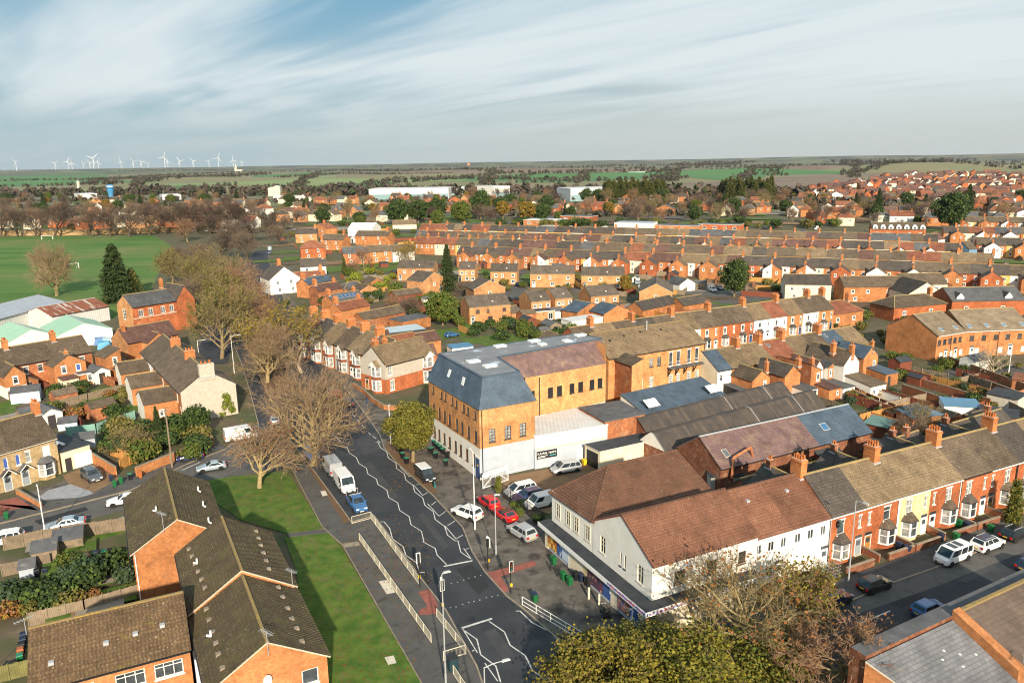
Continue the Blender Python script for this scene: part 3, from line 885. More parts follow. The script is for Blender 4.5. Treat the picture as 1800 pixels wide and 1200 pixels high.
def car_meshes(kind, paint, roofc=None):
    key = (kind, paint, roofc)
    if key in _CAR: return _CAR[key]
    L, W, H, belt, top, base, roof = CARS[kind]
    pm = carpaint(paint); rm = carpaint(roofc) if roofc else pm
    b = MB(); hw = W / 2; vs = []; n = 8; fs = []
    xs = []
    for (x0, z0), (x1, z1) in zip(top, top[1:]):
        for t in (0.0, 0.5): xs.append((x0 + (x1 - x0) * t, z0 + (z1 - z0) * t))
    xs.append(top[-1])
    for x, z in xs:
        k = 1.0 - 0.16 * max(0.0, abs(x) / (L / 2) - 0.72) / 0.28
        y = hw * k
        low = 0.24 + 0.10 * max(0, abs(x) / (L / 2) - 0.9) / 0.1
        vs += [(x, -y * 0.9, low), (x, -y, low + 0.16), (x, -y, z - 0.16), (x, -y * 0.93, z), (x, y * 0.93, z), (x, y, z - 0.16), (x, y, low + 0.16), (x, y * 0.9, low)]
    for i in range(len(xs) - 1):
        for k in range(n):
            fs.append((i * n + k, i * n + (k + 1) % n, (i + 1) * n + (k + 1) % n, (i + 1) * n + k))
    fs.append(tuple(range(n - 1, -1, -1))); fs.append(tuple((len(xs) - 1) * n + k for k in range(n)))
    b.mesh(vs, [tuple(reversed(f)) for f in fs], pm)
    for sx in (-1, 1):     # sills, wheel arches
        b.box(-L * 0.42, L * 0.42, sx * hw - 0.03 if sx > 0 else -hw - 0.012, sx * hw + 0.012 if sx > 0 else -hw + 0.03, 0.24, 0.36, TRIM)
    wx = L * 0.31
    for cx in (-wx, wx):
        for sx in (-1, 1):
            b.tube((cx, sx * (hw - 0.12), 0.34), (cx, sx * (hw + 0.015), 0.34), 0.40, 0.39, 14, TRIM)
    b.box(L / 2 - 0.05, L / 2 + 0.02, -hw * 0.55, hw * 0.55, 0.36, 0.52, TRIM)
    # cabin
    c = MB(); xb0, xb1 = base; xr0, xr1 = roof
    yb = hw * 0.95; yr = hw * (0.90 if kind in ('van', 'smallvan', 'minibus') else 0.74)
    zb = belt - 0.06
    B_ = [(xb0, -yb, zb), (xb1, -yb, zb), (xb1, yb, zb), (xb0, yb, zb)]
    M_ = [(xr0 + 0.08, -yr, H - 0.07), (xr1 - 0.06, -yr, H - 0.07), (xr1 - 0.06, yr, H - 0.07), (xr0 + 0.08, yr, H - 0.07)]
    T_ = [(xr0 - 0.12, -yr * 0.86, H), (xr1 + 0.1, -yr * 0.86, H), (xr1 + 0.1, yr * 0.86, H), (xr0 - 0.12, yr * 0.86, H)]
    for lo, hi, mm in ((B_, M_, pm), (M_, T_, rm)):
        for i in range(4):
            j = (i + 1) % 4
            c.poly([lo[j], lo[i], hi[i], hi[j]], mm)
    c.poly([T_[3], T_[2], T_[1], T_[0]][::-1], rm)
    if kind == 'pickup':
        c.box(-2.3, -0.8, -hw * 0.85, hw * 0.85, 0.85, 1.09, TRIM)
        for x in (-1.9, -0.2): c.bar((x, -hw * 0.9, 1.86), (x, hw * 0.9, 1.86), 0.09, 0.07, STEEL); 
        for sx in (-1, 1):
            c.tube((-1.9, sx * hw * 0.85, 1.05), (-1.9, sx * hw * 0.85, 1.86), 0.03, 0.03, 5, STEEL)
    g = {}

    def pane(name, lo0, lo1, hi1, hi0, m0, m1, t0=0.10, t1=0.94):
        a, bb, cc, d = (Vector(p) for p in (lo0, lo1, hi1, hi0))
        f = lambda u, v: (a.lerp(bb, u)).lerp(d.lerp(cc, u), v)
        nn = (bb - a).cross(d - a).normalized() * 0.012
        q = [f(m0, t0), f(m1, t0), f(m1, t1), f(m0, t1)]
        ctr = (a + bb + cc + d) / 4
        if nn.dot(ctr - Vector((0, 0, H * 0.6))) < 0: nn = -nn
        mb = g.setdefault((name, ctr.y > .3), MB()); q = [p + nn for p in q]
        mb.poly(q, CARGLASS)
    pane('windscreen', B_[3], B_[0], M_[0], M_[3], 0.07, 0.93, 0.12, 0.97)
    if kind not in ('van', 'smallvan'): pane('rear_window', B_[1], B_[2], M_[2], M_[1], 0.1, 0.9, 0.25, 0.9)
    for s0, s1 in ((0, 1), (3, 2)):
        if kind in ('van', 'smallvan'): spans = [(0.05, 0.05 + 1.05 / (xb0 - xb1) * 1.05)]
        elif kind in ('coupe', 'pickup'): spans = [(0.06, 0.9)]
        else: spans = [(0.05, 0.42), (0.45, 0.72), (0.75, 0.95)] if L > 4.3 else [(0.05, 0.46), (0.49, 0.93)]
        for a, z in spans: pane('side_window', B_[s0], B_[s1], M_[s1], M_[s0], a, z, 0.16, 0.93)
    hl = MB(); x = L / 2 - 0.10; z = top[1][1] - 0.12; hl.box(x - 0.14, x + 0.085, -0.19, 0.19, z - 0.09, z + 0.07, LAMPG)
    tl = MB(); x2 = -L / 2; z2 = top[-2][1] - 0.12; tl.box(x2 - 0.02, x2 + 0.12, -0.13, 0.13, z2 - 0.16, z2 + 0.10, LAMPR)
    fp = MB(); fp.box(L / 2 + 0.02, L / 2 + 0.035, -0.26, 0.26, 0.40, 0.51, PLATEW)
    rp = MB(); rp.box(-L / 2 - 0.03, -L / 2 - 0.005, -0.26, 0.26, 0.58, 0.69, PLATEY)
    mr = MB(); mr.box(-0.07, 0.07, -0.11, 0.11, -0.07, 0.08, pm if kind != 'van' else TRIM)
    ex = MB()
    if kind == 'minibus':
        for i in (0, 1): ex.box(0.05 - i * 1.0, 0.75 - i * 1.0, -0.55, 0.55, H + 0.006, H + 0.03, CARGLASS)
    if kind in ('suv', 'estate'):
        for s in (-1, 1): ex.bar((xr0 - 0.15, s * yr * 0.8, H + 0.05), (xr1 + 0.2, s * yr * 0.8, H + 0.05), 0.05, 0.05, STEEL)
    _CAR[key] = dict(body=b.data('body'), cabin=c.data('cabin'), glass=[m.data(k[0]) for k, m in g.items()], head=hl.data('headlight'), tail=tl.data('tail_light'),
                     fp=fp.data('front_plate'), rp=rp.data('rear_plate'), mirror=mr.data('wing_mirror'), extra=ex.data('roof_rail') if ex.v else None, L=L, hw=hw, wx=wx, yb=yb, base=base, belt=belt)
    return _CAR[key]


CARNAMES = {'hatch': 'hatchback_car', 'suv': 'suv_car', 'estate': 'estate_car', 'saloon': 'saloon_car', 'mpv': 'people_carrier', 'coupe': 'coupe_car', 'van': 'panel_van', 'smallvan': 'small_van', 'minibus': 'camper_van', 'pickup': 'pickup_truck'}


def car(kind, paint, pos, heading, label, group='parked cars and vans', roofc=None, far=False, z=0.0):
    c = car_meshes(kind, paint, roofc)
    cat = 'van' if 'van' in CARNAMES[kind] else ('pickup truck' if kind == 'pickup' else 'car')
    t = thing(CARNAMES[kind], label, cat, (pos.x, pos.y, z), heading, group)
    inst('body', c['body'], t); inst('cabin', c['cabin'], t)
    for m in c['glass']: inst(m.name.split('.')[0], m, t)
    for x in (-c['wx'], c['wx']):
        for s in (-1, 1):
            w = inst('wheel', WHEEL, t, (x, s * (c['hw'] - 0.06), 0.33)); w.rotation_euler = (R(-90) * s, 0, 0)
            if not far: inst('rim', RIM, w)
    if not far:
        for s in (-1, 1):
            inst('headlight', c['head'], t, (0, s * (c['hw'] - 0.36), 0)); inst('tail_light', c['tail'], t, (0, s * (c['hw'] - 0.26), 0))
            inst('wing_mirror', c['mirror'], t, (c['base'][0] - 0.35, s * (c['yb'] + 0.10), c['belt'] + 0.04))
        inst('number_plate', c['fp'], t); inst('number_plate', c['rp'], t)
        if c['extra']: inst('roof_rail', c['extra'], t)
    return t


# ------------------------------------------------------------------ street furniture
BINC = {'green': plain('bin_green', (0.012, 0.13, 0.04), None, 2, 0.5), 'black': plain('bin_black', (0.016, 0.017, 0.02), None, 2, 0.5), 'navy': plain('bin_navy', (0.018, 0.028, 0.06), None, 2, 0.5),
        'teal': plain('bin_lid_green', (0.03, 0.22, 0.13), None, 2, 0.5), 'brown': plain('bin_brown', (0.10, 0.04, 0.025), None, 2, 0.5), 'orange': plain('bin_orange', (0.42, 0.13, 0.04), None, 2, 0.5), 'yellow': plain('bin_yellow', (0.72, 0.50, 0.02), None, 2, 0.5)}
_BIN = {}


def wheelie(pos, rz, body, lid, label, group='wheelie bins', s=1.0):
    for k in ((body, 'b'), (lid, 'l')):
        if k in _BIN: continue
        m = MB(); c = BINC[k[0]]
        if k[1] == 'b':
            v = [(-0.22, -0.26, 0.06), (0.22, -0.26, 0.06), (0.22, 0.22, 0.06), (-0.22, 0.22, 0.06), (-0.28, -0.36, 0.98), (0.28, -0.36, 0.98), (0.28, 0.34, 0.98), (-0.28, 0.34, 0.98)]
            m.mesh(v, [(3, 2, 1, 0), (0, 1, 5, 4), (1, 2, 6, 5), (2, 3, 7, 6), (3, 0, 4, 7)], c)
            m.box(-0.30, 0.30, -0.38, 0.36, 0.93, 0.985, c)
            for sx in (-0.24, 0.24): m.tube((sx - 0.03, 0.26, 0.11), (sx + 0.03, 0.26, 0.11), 0.11, 0.11, 10, TYRE)
            m.bar((-0.24, 0.42, 0.96), (0.24, 0.42, 0.96), 0.035, 0.035, c)
        else:
            m.mesh([(-0.30, -0.40, 0), (0.30, -0.40, 0), (0.30, 0.38, 0.03), (-0.30, 0.38, 0.03), (-0.26, -0.36, 0.07), (0.26, -0.36, 0.07), (0.26, 0.33, 0.11), (-0.26, 0.33, 0.11)],
                   [(3, 2, 1, 0), (0, 1, 5, 4), (1, 2, 6, 5), (2, 3, 7, 6), (3, 0, 4, 7), (4, 5, 6, 7)], c)
        _BIN[k] = m.data('bin_body' if k[1] == 'b' else 'lid')
    t = thing('wheelie_bin', label, 'bin', (pos.x, pos.y, 0), rz, group); t.scale = (s, s, s)
    inst('bin_body', _BIN[(body, 'b')], t); inst('lid', _BIN[(lid, 'l')], t, (0, 0, 0.99))
    return t


def lamp_post(pos, h, arm, rz, label, n=1, mat=None):
    mat = mat or STEEL
    t = thing('street_lamp', label, 'street lamp', (pos.x, pos.y, 0), rz, 'street lamps')
    m = MB(); m.tube((0, 0, 0), (0, 0, 1.4), 0.10, 0.10, 8, mat); m.tube((0, 0, 1.4), (0, 0, h), 0.075, 0.05, 8, mat); m.build('pole', t)
    if arm:
        a = MB(); a.tube((0, 0, h - 0.05), (arm * 0.5, 0, h + 0.12), 0.04, 0.04, 6, mat); a.tube((arm * 0.5, 0, h + 0.12), (arm, 0, h + 0.16), 0.04, 0.035, 6, mat); a.build('arm', t)
    l = MB(); x = arm
    l.mesh([(x - 0.12, -0.12, h + 0.1), (x + 0.62, -0.10, h + 0.12), (x + 0.62, 0.10, h + 0.12), (x - 0.12, 0.12, h + 0.1), (x, -0.07, h + 0.26), (x + 0.5, -0.07, h + 0.25), (x + 0.5, 0.07, h + 0.25), (x, 0.07, h + 0.26)],
           [(3, 2, 1, 0), (0, 1, 5, 4), (1, 2, 6, 5), (2, 3, 7, 6), (3, 0, 4, 7), (4, 5, 6, 7)], LEAD)
    l.build('lamp_head', t)
    return t


def traffic_light(pos, rz, label, tall=False):
    t = thing('traffic_light', label, 'traffic light', (pos.x, pos.y, 0), rz, 'traffic lights at the crossing')
    m = MB(); m.tube((0, 0, 0), (0, 0, 3.9), 0.065, 0.065, 8, BLACK); m.build('pole', t)
    h = MB(); h.box(-0.24, 0.24, -0.20, -0.17, 2.75, 4.0, PVC); h.box(-0.19, 0.19, -0.225, -0.202, 2.80, 3.95, BLACK); h.box(-0.13, 0.13, -0.166, 0.08, 2.85, 3.9, BLACK); h.build('signal_head', t)
    for k, c in enumerate(((0.10, 0.25, 0.2), (0.25, 0.12, 0.02), (0.28, 0.02, 0.02))):
        q = MB(); q.tube((0, -0.227, 3.05 + k * 0.33), (0, -0.31, 3.05 + k * 0.33), 0.105, 0.105, 10, BLACK, False)
        q.tube((0, -0.227, 3.05 + k * 0.33), (0, -0.24, 3.05 + k * 0.33), 0.09, 0.09, 10, SIGC[k]); q.build('signal_lamp', t)
    b = MB(); b.box(-0.11, 0.11, -0.20, -0.066, 1.0, 1.35, PLATEY); b.build('push_button', t)
    if tall:
        s = MB(); s.lathe([(0.02, 3.95), (0.14, 4.0), (0.15, 4.12), (0.08, 4.24), (0.01, 4.26)], 10, PVC); s.build('detector', t)
    return t


SIGC = [plain('signal_green', (0.02, 0.30, 0.22), None, 4, 0.2), plain('signal_amber', (0.20, 0.09, 0.01), None, 4, 0.2), plain('signal_red', (0.22, 0.015, 0.012), None, 4, 0.2)]


def guard_rail(pts, label, h=1.05, step=1.0, mat=None, group='pedestrian guard rails', dense=0.13):
    """pts: ground points of one run of railing"""
    mat = mat or IVORY
    o = pts[0]
    t = thing('guard_rail', label, 'railing', (o.x, o.y, 0), 0, group)
    q = [p - Vector((o.x, o.y, 0)) for p in pts]
    rails = MB(); bars = MB()
    for a, b in zip(q, q[1:]):
        L = (b - a).length; n = max(1, round(L / 2.0))
        for k in range(n + 1):
            p = a.lerp(b, k / n); po = MB(); po.tube((p.x, p.y, 0), (p.x, p.y, h + 0.02), 0.04, 0.04, 6, mat); po.build('post', t)
        for z in (0.15, h): rails.bar((a.x, a.y, z), (b.x, b.y, z), 0.055, 0.055, mat)
        if dense:
            m = max(1, int(L / dense))
            for k in range(1, m):
                p = a.lerp(b, k / m); bars.tube((p.x, p.y, 0.15), (p.x, p.y, h), 0.012, 0.012, 3, mat, False)
        else:
            rails.bar((a.x, a.y, h * 0.55), (b.x, b.y, h * 0.55), 0.05, 0.05, mat)
    rails.build('rail', t)
    if bars.v: bars.build('bars', t)
    return t


def fence(pts, label, h=1.8, mat=None, step=1.9, post=None, group='garden fences', name='garden_fence', rails=True):
    mat = mat or WOOD; post = post or mat
    o = pts[0]
    t = thing(name, label, 'fence', (o.x, o.y, 0), 0, group)
    q = [Vector((p.x - o.x, p.y - o.y, 0)) for p in pts]
    pm = MB(); pp = MB()
    for a, b in zip(q, q[1:]):
        L = (b - a).length; d = (b - a) / L; n = Vector((-d.y, d.x, 0)); k = max(1, round(L / 0.16))
        for i in range(k):
            p0 = a + d * (L * i / k); p1 = a + d * (L * (i + 0.93) / k); off = n * (0.012 if i % 2 else 0.0)
            zt = h + random.uniform(-0.04, 0.03)
            c = [p0 + off, p1 + off, p1 + off + n * 0.03, p0 + off + n * 0.03]
            for x, y in ((0, 1), (1, 2), (2, 3), (3, 0)):
                pm.poly([(c[x].x, c[x].y, 0.03), (c[y].x, c[y].y, 0.03), (c[y].x, c[y].y, zt), (c[x].x, c[x].y, zt)], mat)
            pm.poly([(e.x, e.y, zt) for e in c], mat)
        m = max(1, round(L / step))
        for i in range(m + 1):
            p = a.lerp(b, i / m); pp.bar((p.x, p.y, 0), (p.x, p.y, h + 0.1), 0.11, 0.11, post)
        for z in (0.4, h - 0.35):
            e, f_ = a + n * 0.06, b + n * 0.06
            pp.bar((e.x, e.y, z), (f_.x, f_.y, z), 0.05, 0.08, mat)
    pm.build('panel', t); pp.build('post', t)
    return t


def brick_wall(pts, label, h=1.6, mat=None, th=0.24, cope=None, group='brick garden walls', name='garden_wall'):
    mat = mat or WALLB
    o = pts[0]
    t = thing(name, label, 'wall', (o.x, o.y, 0), 0, group)
    b = MB(); c = MB()
    q = [Vector((p.x - o.x, p.y - o.y, 0)) for p in pts]
    for a, e in zip(q, q[1:]):
        d = (e - a).normalized(); n = Vector((-d.y, d.x, 0)) * (th / 2)
        e2 = e + d * 0.0
        b.prism([a - n, e2 - n, e2 + n, a + n], 0, h, mat)
        n2 = n * 1.25
        c.prism([a - n2, e2 - n2, e2 + n2, a + n2], h + 0.002, h + 0.09, cope or KERB)
    b.build('brickwork', t); c.build('coping', t)
    return t


# ------------------------------------------------------------------ trees
BARK = plain('bark_lit', (0.27, 0.20, 0.11), (0.19, 0.14, 0.08), 1.6, 0.95, c3=(0.20, 0.21, 0.08), scale3=1.0, lo3=0.55, hi3=0.7)
BARKP = plain('bark_pale', (0.46, 0.38, 0.28), (0.34, 0.27, 0.18), 1.6, 0.95)
BARKD = plain('bark_dark', (0.10, 0.075, 0.05), (0.07, 0.055, 0.04), 1.6, 0.95)
BARKL = plain('bark_pale_olive', (0.36, 0.28, 0.14), (0.24, 0.18, 0.09), 1.6, 0.95)
TWIG_P = plain('twig_pale_brown', (0.22, 0.145, 0.09), (0.25, 0.175, 0.105), 0.5, 0.95)
TWIG_R = plain('twig_red_brown', (0.20, 0.105, 0.065), (0.25, 0.16, 0.09), 0.5, 0.95)
TWIG_O = plain('twig_olive', (0.22, 0.165, 0.075), (0.165, 0.13, 0.06), 0.5, 0.95)
TWIG_G = plain('twig_grey_brown', (0.13, 0.095, 0.07), (0.165, 0.115, 0.08), 0.4, 0.95)
TWIG_D = plain('twig_dark', (0.075, 0.055, 0.045), (0.105, 0.07, 0.052), 0.4, 0.95)


def leaf(name, c, c2, c3=None, sc=1.2):
    return plain(name, c, c2, sc, 0.75, c3=c3, scale3=3.5, lo3=0.55, hi3=0.66, spec=0.2)


LEAF_OLIVE = leaf('leaf_olive', (0.085, 0.095, 0.018), (0.14, 0.125, 0.025), (0.24, 0.17, 0.03))
LEAF_GOLD = leaf('leaf_gold', (0.24, 0.165, 0.02), (0.15, 0.13, 0.02), (0.34, 0.15, 0.02))
LEAF_DG = leaf('leaf_dull_gold', (0.20, 0.155, 0.02), (0.09, 0.095, 0.018), (0.31, 0.20, 0.02))
LEAF_YG = leaf('leaf_yellow_green', (0.18, 0.16, 0.018), (0.085, 0.095, 0.015), (0.32, 0.22, 0.022))
LEAF_RUST = leaf('leaf_rust', (0.25, 0.085, 0.03), (0.18, 0.09, 0.03), (0.33, 0.14, 0.03))
LEAF_DK = leaf('leaf_evergreen', (0.022, 0.042, 0.014), (0.035, 0.06, 0.018), (0.06, 0.075, 0.022))
LEAF_CON = leaf('leaf_conifer', (0.025, 0.045, 0.013), (0.05, 0.065, 0.018), (0.085, 0.085, 0.025))
LEAF_MID = leaf('leaf_green', (0.055, 0.10, 0.018), (0.085, 0.12, 0.022), (0.12, 0.14, 0.03))
LEAF_LIME = leaf('leaf_lime', (0.20, 0.24, 0.025), (0.13, 0.18, 0.02), (0.34, 0.30, 0.03))
LEAF_BLUE = leaf('leaf_grey_green', (0.035, 0.06, 0.035), (0.05, 0.085, 0.045), (0.08, 0.085, 0.04))
LEAF_PURP = leaf('leaf_plum', (0.10, 0.055, 0.06), (0.14, 0.085, 0.08), (0.17, 0.12, 0.10))


def bare_tree(seed, h, spread=0.42, trunk=0.22, twigmat=TWIG_R, barkmat=BARK, levels=4, nl=(7, 6, 6, 7), up=0.35, r0=None, leaves=0, leafmat=LEAF_OLIVE, leafsize=0.16, twigw=0.035, droop=0.0, first=0.5):
    """returns (trunk mesh, crown mesh) of a tree of height h"""
    rnd = random.Random(seed)
    tk = MB(); tw = MB(); tips = []
    r0 = r0 or h * 0.022

    def rv(s=1.0): return Vector((rnd.gauss(0, s), rnd.gauss(0, s), rnd.gauss(0, s)))

    def grow(p, d, r, L, lev):
        segs = (4, 4, 3, 2, 1)[lev] if lev < 5 else 1
        pts = [p.copy()]; dirs = [d.copy()]
        for k in range(segs):
            d = (d + rv(0.10 + 0.05 * lev) + Vector((0, 0, (up * 0.22 if lev else 0.0) - droop * (lev >= 2) * 0.25))).normalized()
            p = p + d * (L / segs); pts.append(p.copy()); dirs.append(d.copy())
        if lev < levels - 1:
            sides = (8, 6, 4, 3)[lev]
            for k in range(segs):
                ra = r * (1 - 0.62 * k / segs); rb = r * (1 - 0.62 * (k + 1) / segs)
                (tk if lev < 2 or r > 0.045 else tw).tube(pts[k], pts[k + 1], ra, rb, sides, barkmat if lev < 2 or r > 0.045 else twigmat, False)
        else:
            for k in range(segs):
                a = pts[k]; b = pts[k + 1]; s = (b - a).cross(rv()).normalized() * (twigw * (1 if k == 0 else 0.6))
                tw.poly([a - s, a + s, b], twigmat)
            tips.append(pts[-1]); tips.append(pts[0])
            return
        n = nl[lev]
        for i in range(n):
            t = first + (1 - first) * (i + rnd.random()) / n if lev == 0 else 0.22 + 0.78 * (i + rnd.random() * 0.9) / n
            t = min(t, 0.999); k = int(t * segs); q = pts[k].lerp(pts[k + 1], t * segs - k); dd = dirs[k + 1]
            side = dd.orthogonal().normalized(); side.rotate(Matrix.Rotation(i * 2.4 + rnd.uniform(-0.5, 0.5), 3, dd))
            a = rnd.uniform(0.55, 1.0) * (spread * 1.9 if lev == 0 else 0.8) * (1.15 - 0.5 * t if lev == 0 else 1)
            nd = (dd * math.cos(a) + side * math.sin(a)).normalized()
            nlg = L * (rnd.uniform(0.85, 1.15) * (1.05 - 0.25 * t) if lev == 0 else rnd.uniform(0.42, 0.68) * (1.15 - 0.5 * t))
            grow(q, nd, max(0.012, r * (1 - 0.62 * t) * rnd.uniform(0.5, 0.68)), nlg, lev + 1)
    grow(Vector((0, 0, -0.1)), Vector((rnd.uniform(-.05, .05), rnd.uniform(-.05, .05), 1)), r0, h * (trunk + 0.22), 0)
    for _ in range(leaves):
        if not tips: break
        c = rnd.choice(tips) + rv(0.25); n = rv().normalized(); a = n.orthogonal().normalized() * leafsize * rnd.uniform(0.6, 1.3); b = n.cross(a) * 0.8
        tw.poly([c - a, c - b, c + a, c + b], leafmat)
    zt = max((v[2] for v in tw.v), default=h); k = h / zt
    for mb in (tk, tw): mb.v = [(x * k, y * k, z * k) for x, y, z in mb.v]
    return tk.data('trunk', uv=False), tw.data('crown', uv=False)


def leaf_clump(mb, c, rad, n, size, mats, rnd, shell=0.55, up=0.0, flat=1.0):
    for _ in range(n):
        d = Vector((rnd.gauss(0, 1), rnd.gauss(0, 1), rnd.gauss(0, 1))).normalized()
        rr = shell + (1 - shell) * rnd.random() ** 0.6
        p = Vector((c[0] + d.x * rad[0] * rr, c[1] + d.y * rad[1] * rr, c[2] + d.z * rad[2] * rr))
        nn = (d + Vector((rnd.gauss(0, 0.7), rnd.gauss(0, 0.7), rnd.gauss(0, 0.7) + up))).normalized()
        a = nn.orthogonal().normalized(); a.rotate(Matrix.Rotation(rnd.uniform(0, 6.28), 3, nn))
        s = size * rnd.uniform(0.6, 1.4); a = a * s; b = nn.cross(a) * flat
        m = mats[int(rnd.random() ** 1.6 * len(mats))]
        mb.poly([p - a, p - b, p + a * 0.9, p + b], m)


def leafy_tree(seed, h, wd, mats, n=5000, size=0.2, clumps=26, trunk_h=None, barkmat=BARK, base=0.28, r0=None, core=None):
    rnd = random.Random(seed)
    tk = MB(); cr = MB()
    r0 = r0 or h * 0.025
    zc = h * (base + 1) / 2; rz = h * (1 - base) / 2
    tk.tube((0, 0, -0.1), (0.1, 0.05, h * base), r0 * 1.2, r0 * 0.8, 8, barkmat); tk.tube((0.1, 0.05, h * base), (0, 0.2, h * 0.8), r0 * 0.8, r0 * 0.25, 7, barkmat)
    for k in range(clumps):
        z = -1 + 2 * (k + 0.5) / clumps; ph = k * 2.4 + rnd.uniform(-.4, .4); q = math.sqrt(max(0, 1 - z * z))
        rr = rnd.uniform(0.45, 0.82)
        c = Vector((math.cos(ph) * q * wd / 2 * rr, math.sin(ph) * q * wd / 2 * rr, zc + z * rz * rnd.uniform(0.62, 0.85)))
        s = wd * rnd.uniform(0.13, 0.22)
        leaf_clump(cr, c, (s, s, s * 0.8), n // clumps, size, mats, rnd, 0.35, 0.2)
        tk.tube((0, 0, h * (base + 0.2 * rnd.random())), c, r0 * 0.3, r0 * 0.08, 4, barkmat, False)
    return tk.data('trunk', uv=False), cr.data('crown', uv=False)


def conifer(seed, h, wd, mats, n=4000, size=0.3, base=0.06, power=0.9):
    rnd = random.Random(seed); tk = MB(); cr = MB()
    tk.tube((0, 0, -0.1), (0, 0, h * 0.96), h * 0.022, 0.03, 7, BARKD)
    rings = int(h / 0.75)
    for i in range(rings):
        t = i / rings; z = h * (base + (1 - base) * t); rr = wd / 2 * (1 - t) ** power
        m = max(4, int(10 * (1 - t)) + 3); off = rnd.uniform(0, 6.28)
        for k in range(m):
            ph = off + k * 6.283 / m + rnd.uniform(-.3, .3); r2 = rr * rnd.uniform(0.72, 1.12)
            for j in range(max(3, n // (rings * m))):
                u = rnd.random() ** 0.6; sp = 0.32 * (0.4 + r2 * 0.35)
                p = Vector((math.cos(ph) * r2 * u + rnd.gauss(0, sp), math.sin(ph) * r2 * u + rnd.gauss(0, sp), z - 0.38 * r2 * u + rnd.gauss(0, 0.22)))
                nn = Vector((math.cos(ph) * 0.6 + rnd.gauss(0, .5), math.sin(ph) * 0.6 + rnd.gauss(0, .5), 0.7 + rnd.gauss(0, .4))).normalized()
                a = Vector((math.cos(ph), math.sin(ph), -0.45 + rnd.gauss(0, .3))).normalized() * size * rnd.uniform(0.7, 1.4); b = nn.cross(a) * 0.5
                cr.poly([p - a, p - b, p + a, p + b], mats[int(rnd.random() ** 1.5 * len(mats))])
    return tk.data('trunk', uv=False), cr.data('crown', uv=False)


def shrub_mesh(seed, rx, ry, rz, mats, n=600, size=0.16, lumps=5):
    rnd = random.Random(seed); cr = MB(); tk = MB()
    for k in range(lumps):
        c = (rnd.uniform(-.5, .5) * rx, rnd.uniform(-.5, .5) * ry, rz * rnd.uniform(0.55, 0.95))
        f = rnd.uniform(0.5, 0.75)
        leaf_clump(cr, c, (rx * f, ry * f, rz * f * 0.9), n // lumps, size, mats, rnd, 0.3, 0.3)
        tk.tube((0, 0, 0), c, 0.05, 0.02, 4, BARKD, False)
    return tk.data('stem', uv=False), cr.data('foliage', uv=False)


def plant(name, label, cat, meshes, pos, rz=0.0, s=1.0, group=None, parts=('trunk', 'crown'), z=0.0, sz=None):
    t = thing(name, label, cat, (pos.x, pos.y, z), rz, group); t.scale = (s, s, sz or s)
    for nm, me in zip(parts, meshes): inst(nm, me, t)
    return t
# ------------------------------------------------------------------ ground, roads, markings
def G(pts, z=0.0): return [P(u, v, 0.0) + Vector((0, 0, z)) for u, v in pts]


def sheet(name, pts, z, mat, thick=0.0):
    q = G(pts)
    a = sum(q[i].x * q[(i + 1) % len(q)].y - q[(i + 1) % len(q)].x * q[i].y for i in range(len(q)))
    if a < 0: q.reverse()
    m = MB()
    if thick: m.prism(q, 0.0, z, mat)
    else: m.poly([(p.x, p.y, z) for p in q], mat)
    return struct(m, name)


def ribbon(m, pts, w, z0, z1, mat):
    """mitred strip of width w along ground points"""
    n = len(pts); L = []; Rr = []
    for i, p in enumerate(pts):
        d0 = (pts[i] - pts[i - 1]).normalized() if i else (pts[1] - pts[0]).normalized()
        d1 = (pts[i + 1] - pts[i]).normalized() if i < n - 1 else d0
        t = (d0 + d1).normalized(); nn = Vector((-t.y, t.x, 0)) * (w / 2 / max(0.5, t.dot(d0)))
        L.append(p + nn); Rr.append(p - nn)
    for i in range(n - 1):
        a, b, c, d = Rr[i], Rr[i + 1], L[i + 1], L[i]
        m.poly([(q.x, q.y, z1) for q in (a, b, c, d)], mat)
        if z0 < z1 - 0.02:
            for p, q in ((a, b), (b, c), (c, d), (d, a)):
                m.poly([(p.x, p.y, z0), (q.x, q.y, z0), (q.x, q.y, z1), (p.x, p.y, z1)], mat)


g = MB()
NR = 40
S = 16000
g.poly([(-S, -600, -0.3), (S, -600, -0.3), (S, S, -0.3), (-S, S, -0.3)], FARLAND)
struct(g, 'ground', uv=False)
tg = MB(); tg.poly([(-420, 20, 0), (420, 20, 0), (420, 640, 0), (-420, 640, 0)], GARDEN)
struct(tg, 'town_ground', uv=False)
sheet('sports_field', [(0, 416), (268, 413), (300, 430), (262, 520), (200, 560), (0, 600), (-420, 640), (-420, 425)], 0.012, PITCH)

LK = [(853, 1215), (838, 1171), (800, 1102), (784, 1073), (742, 1019), (700, 962), (657, 906), (618, 918), (580, 866), (540, 812), (512, 776)]
LK2 = [(455, 748), (440, 690), (425, 640), (405, 590), (395, 540), (420, 480), (448, 440)]
RK = [(1100, 1215), (1015, 1150), (960, 1105), (920, 1070), (890, 1047), (852, 1005), (830, 970), (813, 927), (760, 870), (697, 813), (675, 787), (668, 765), (640, 725), (606, 680), (566, 628), (527, 570), (497, 520), (476, 470), (470, 440)]
sheet('main_road', LK + LK2 + RK[::-1], 0.012, ASPHALT)
sheet('left_side_road', [(-30, 962), (110, 925), (230, 893), (330, 852), (415, 838), (512, 820), (520, 790), (452, 745), (420, 758), (395, 790), (330, 815), (228, 862), (100, 895), (-30, 928)], 0.008, ASPHALT2)
sheet('right_street', [(1000, 1215), (1235, 1165), (1493, 1057), (1570, 1024), (1647, 997), (1805, 935), (1960, 880), (1960, 960), (1600, 1110), (1380, 1215)], 0.008, ASPHALT)
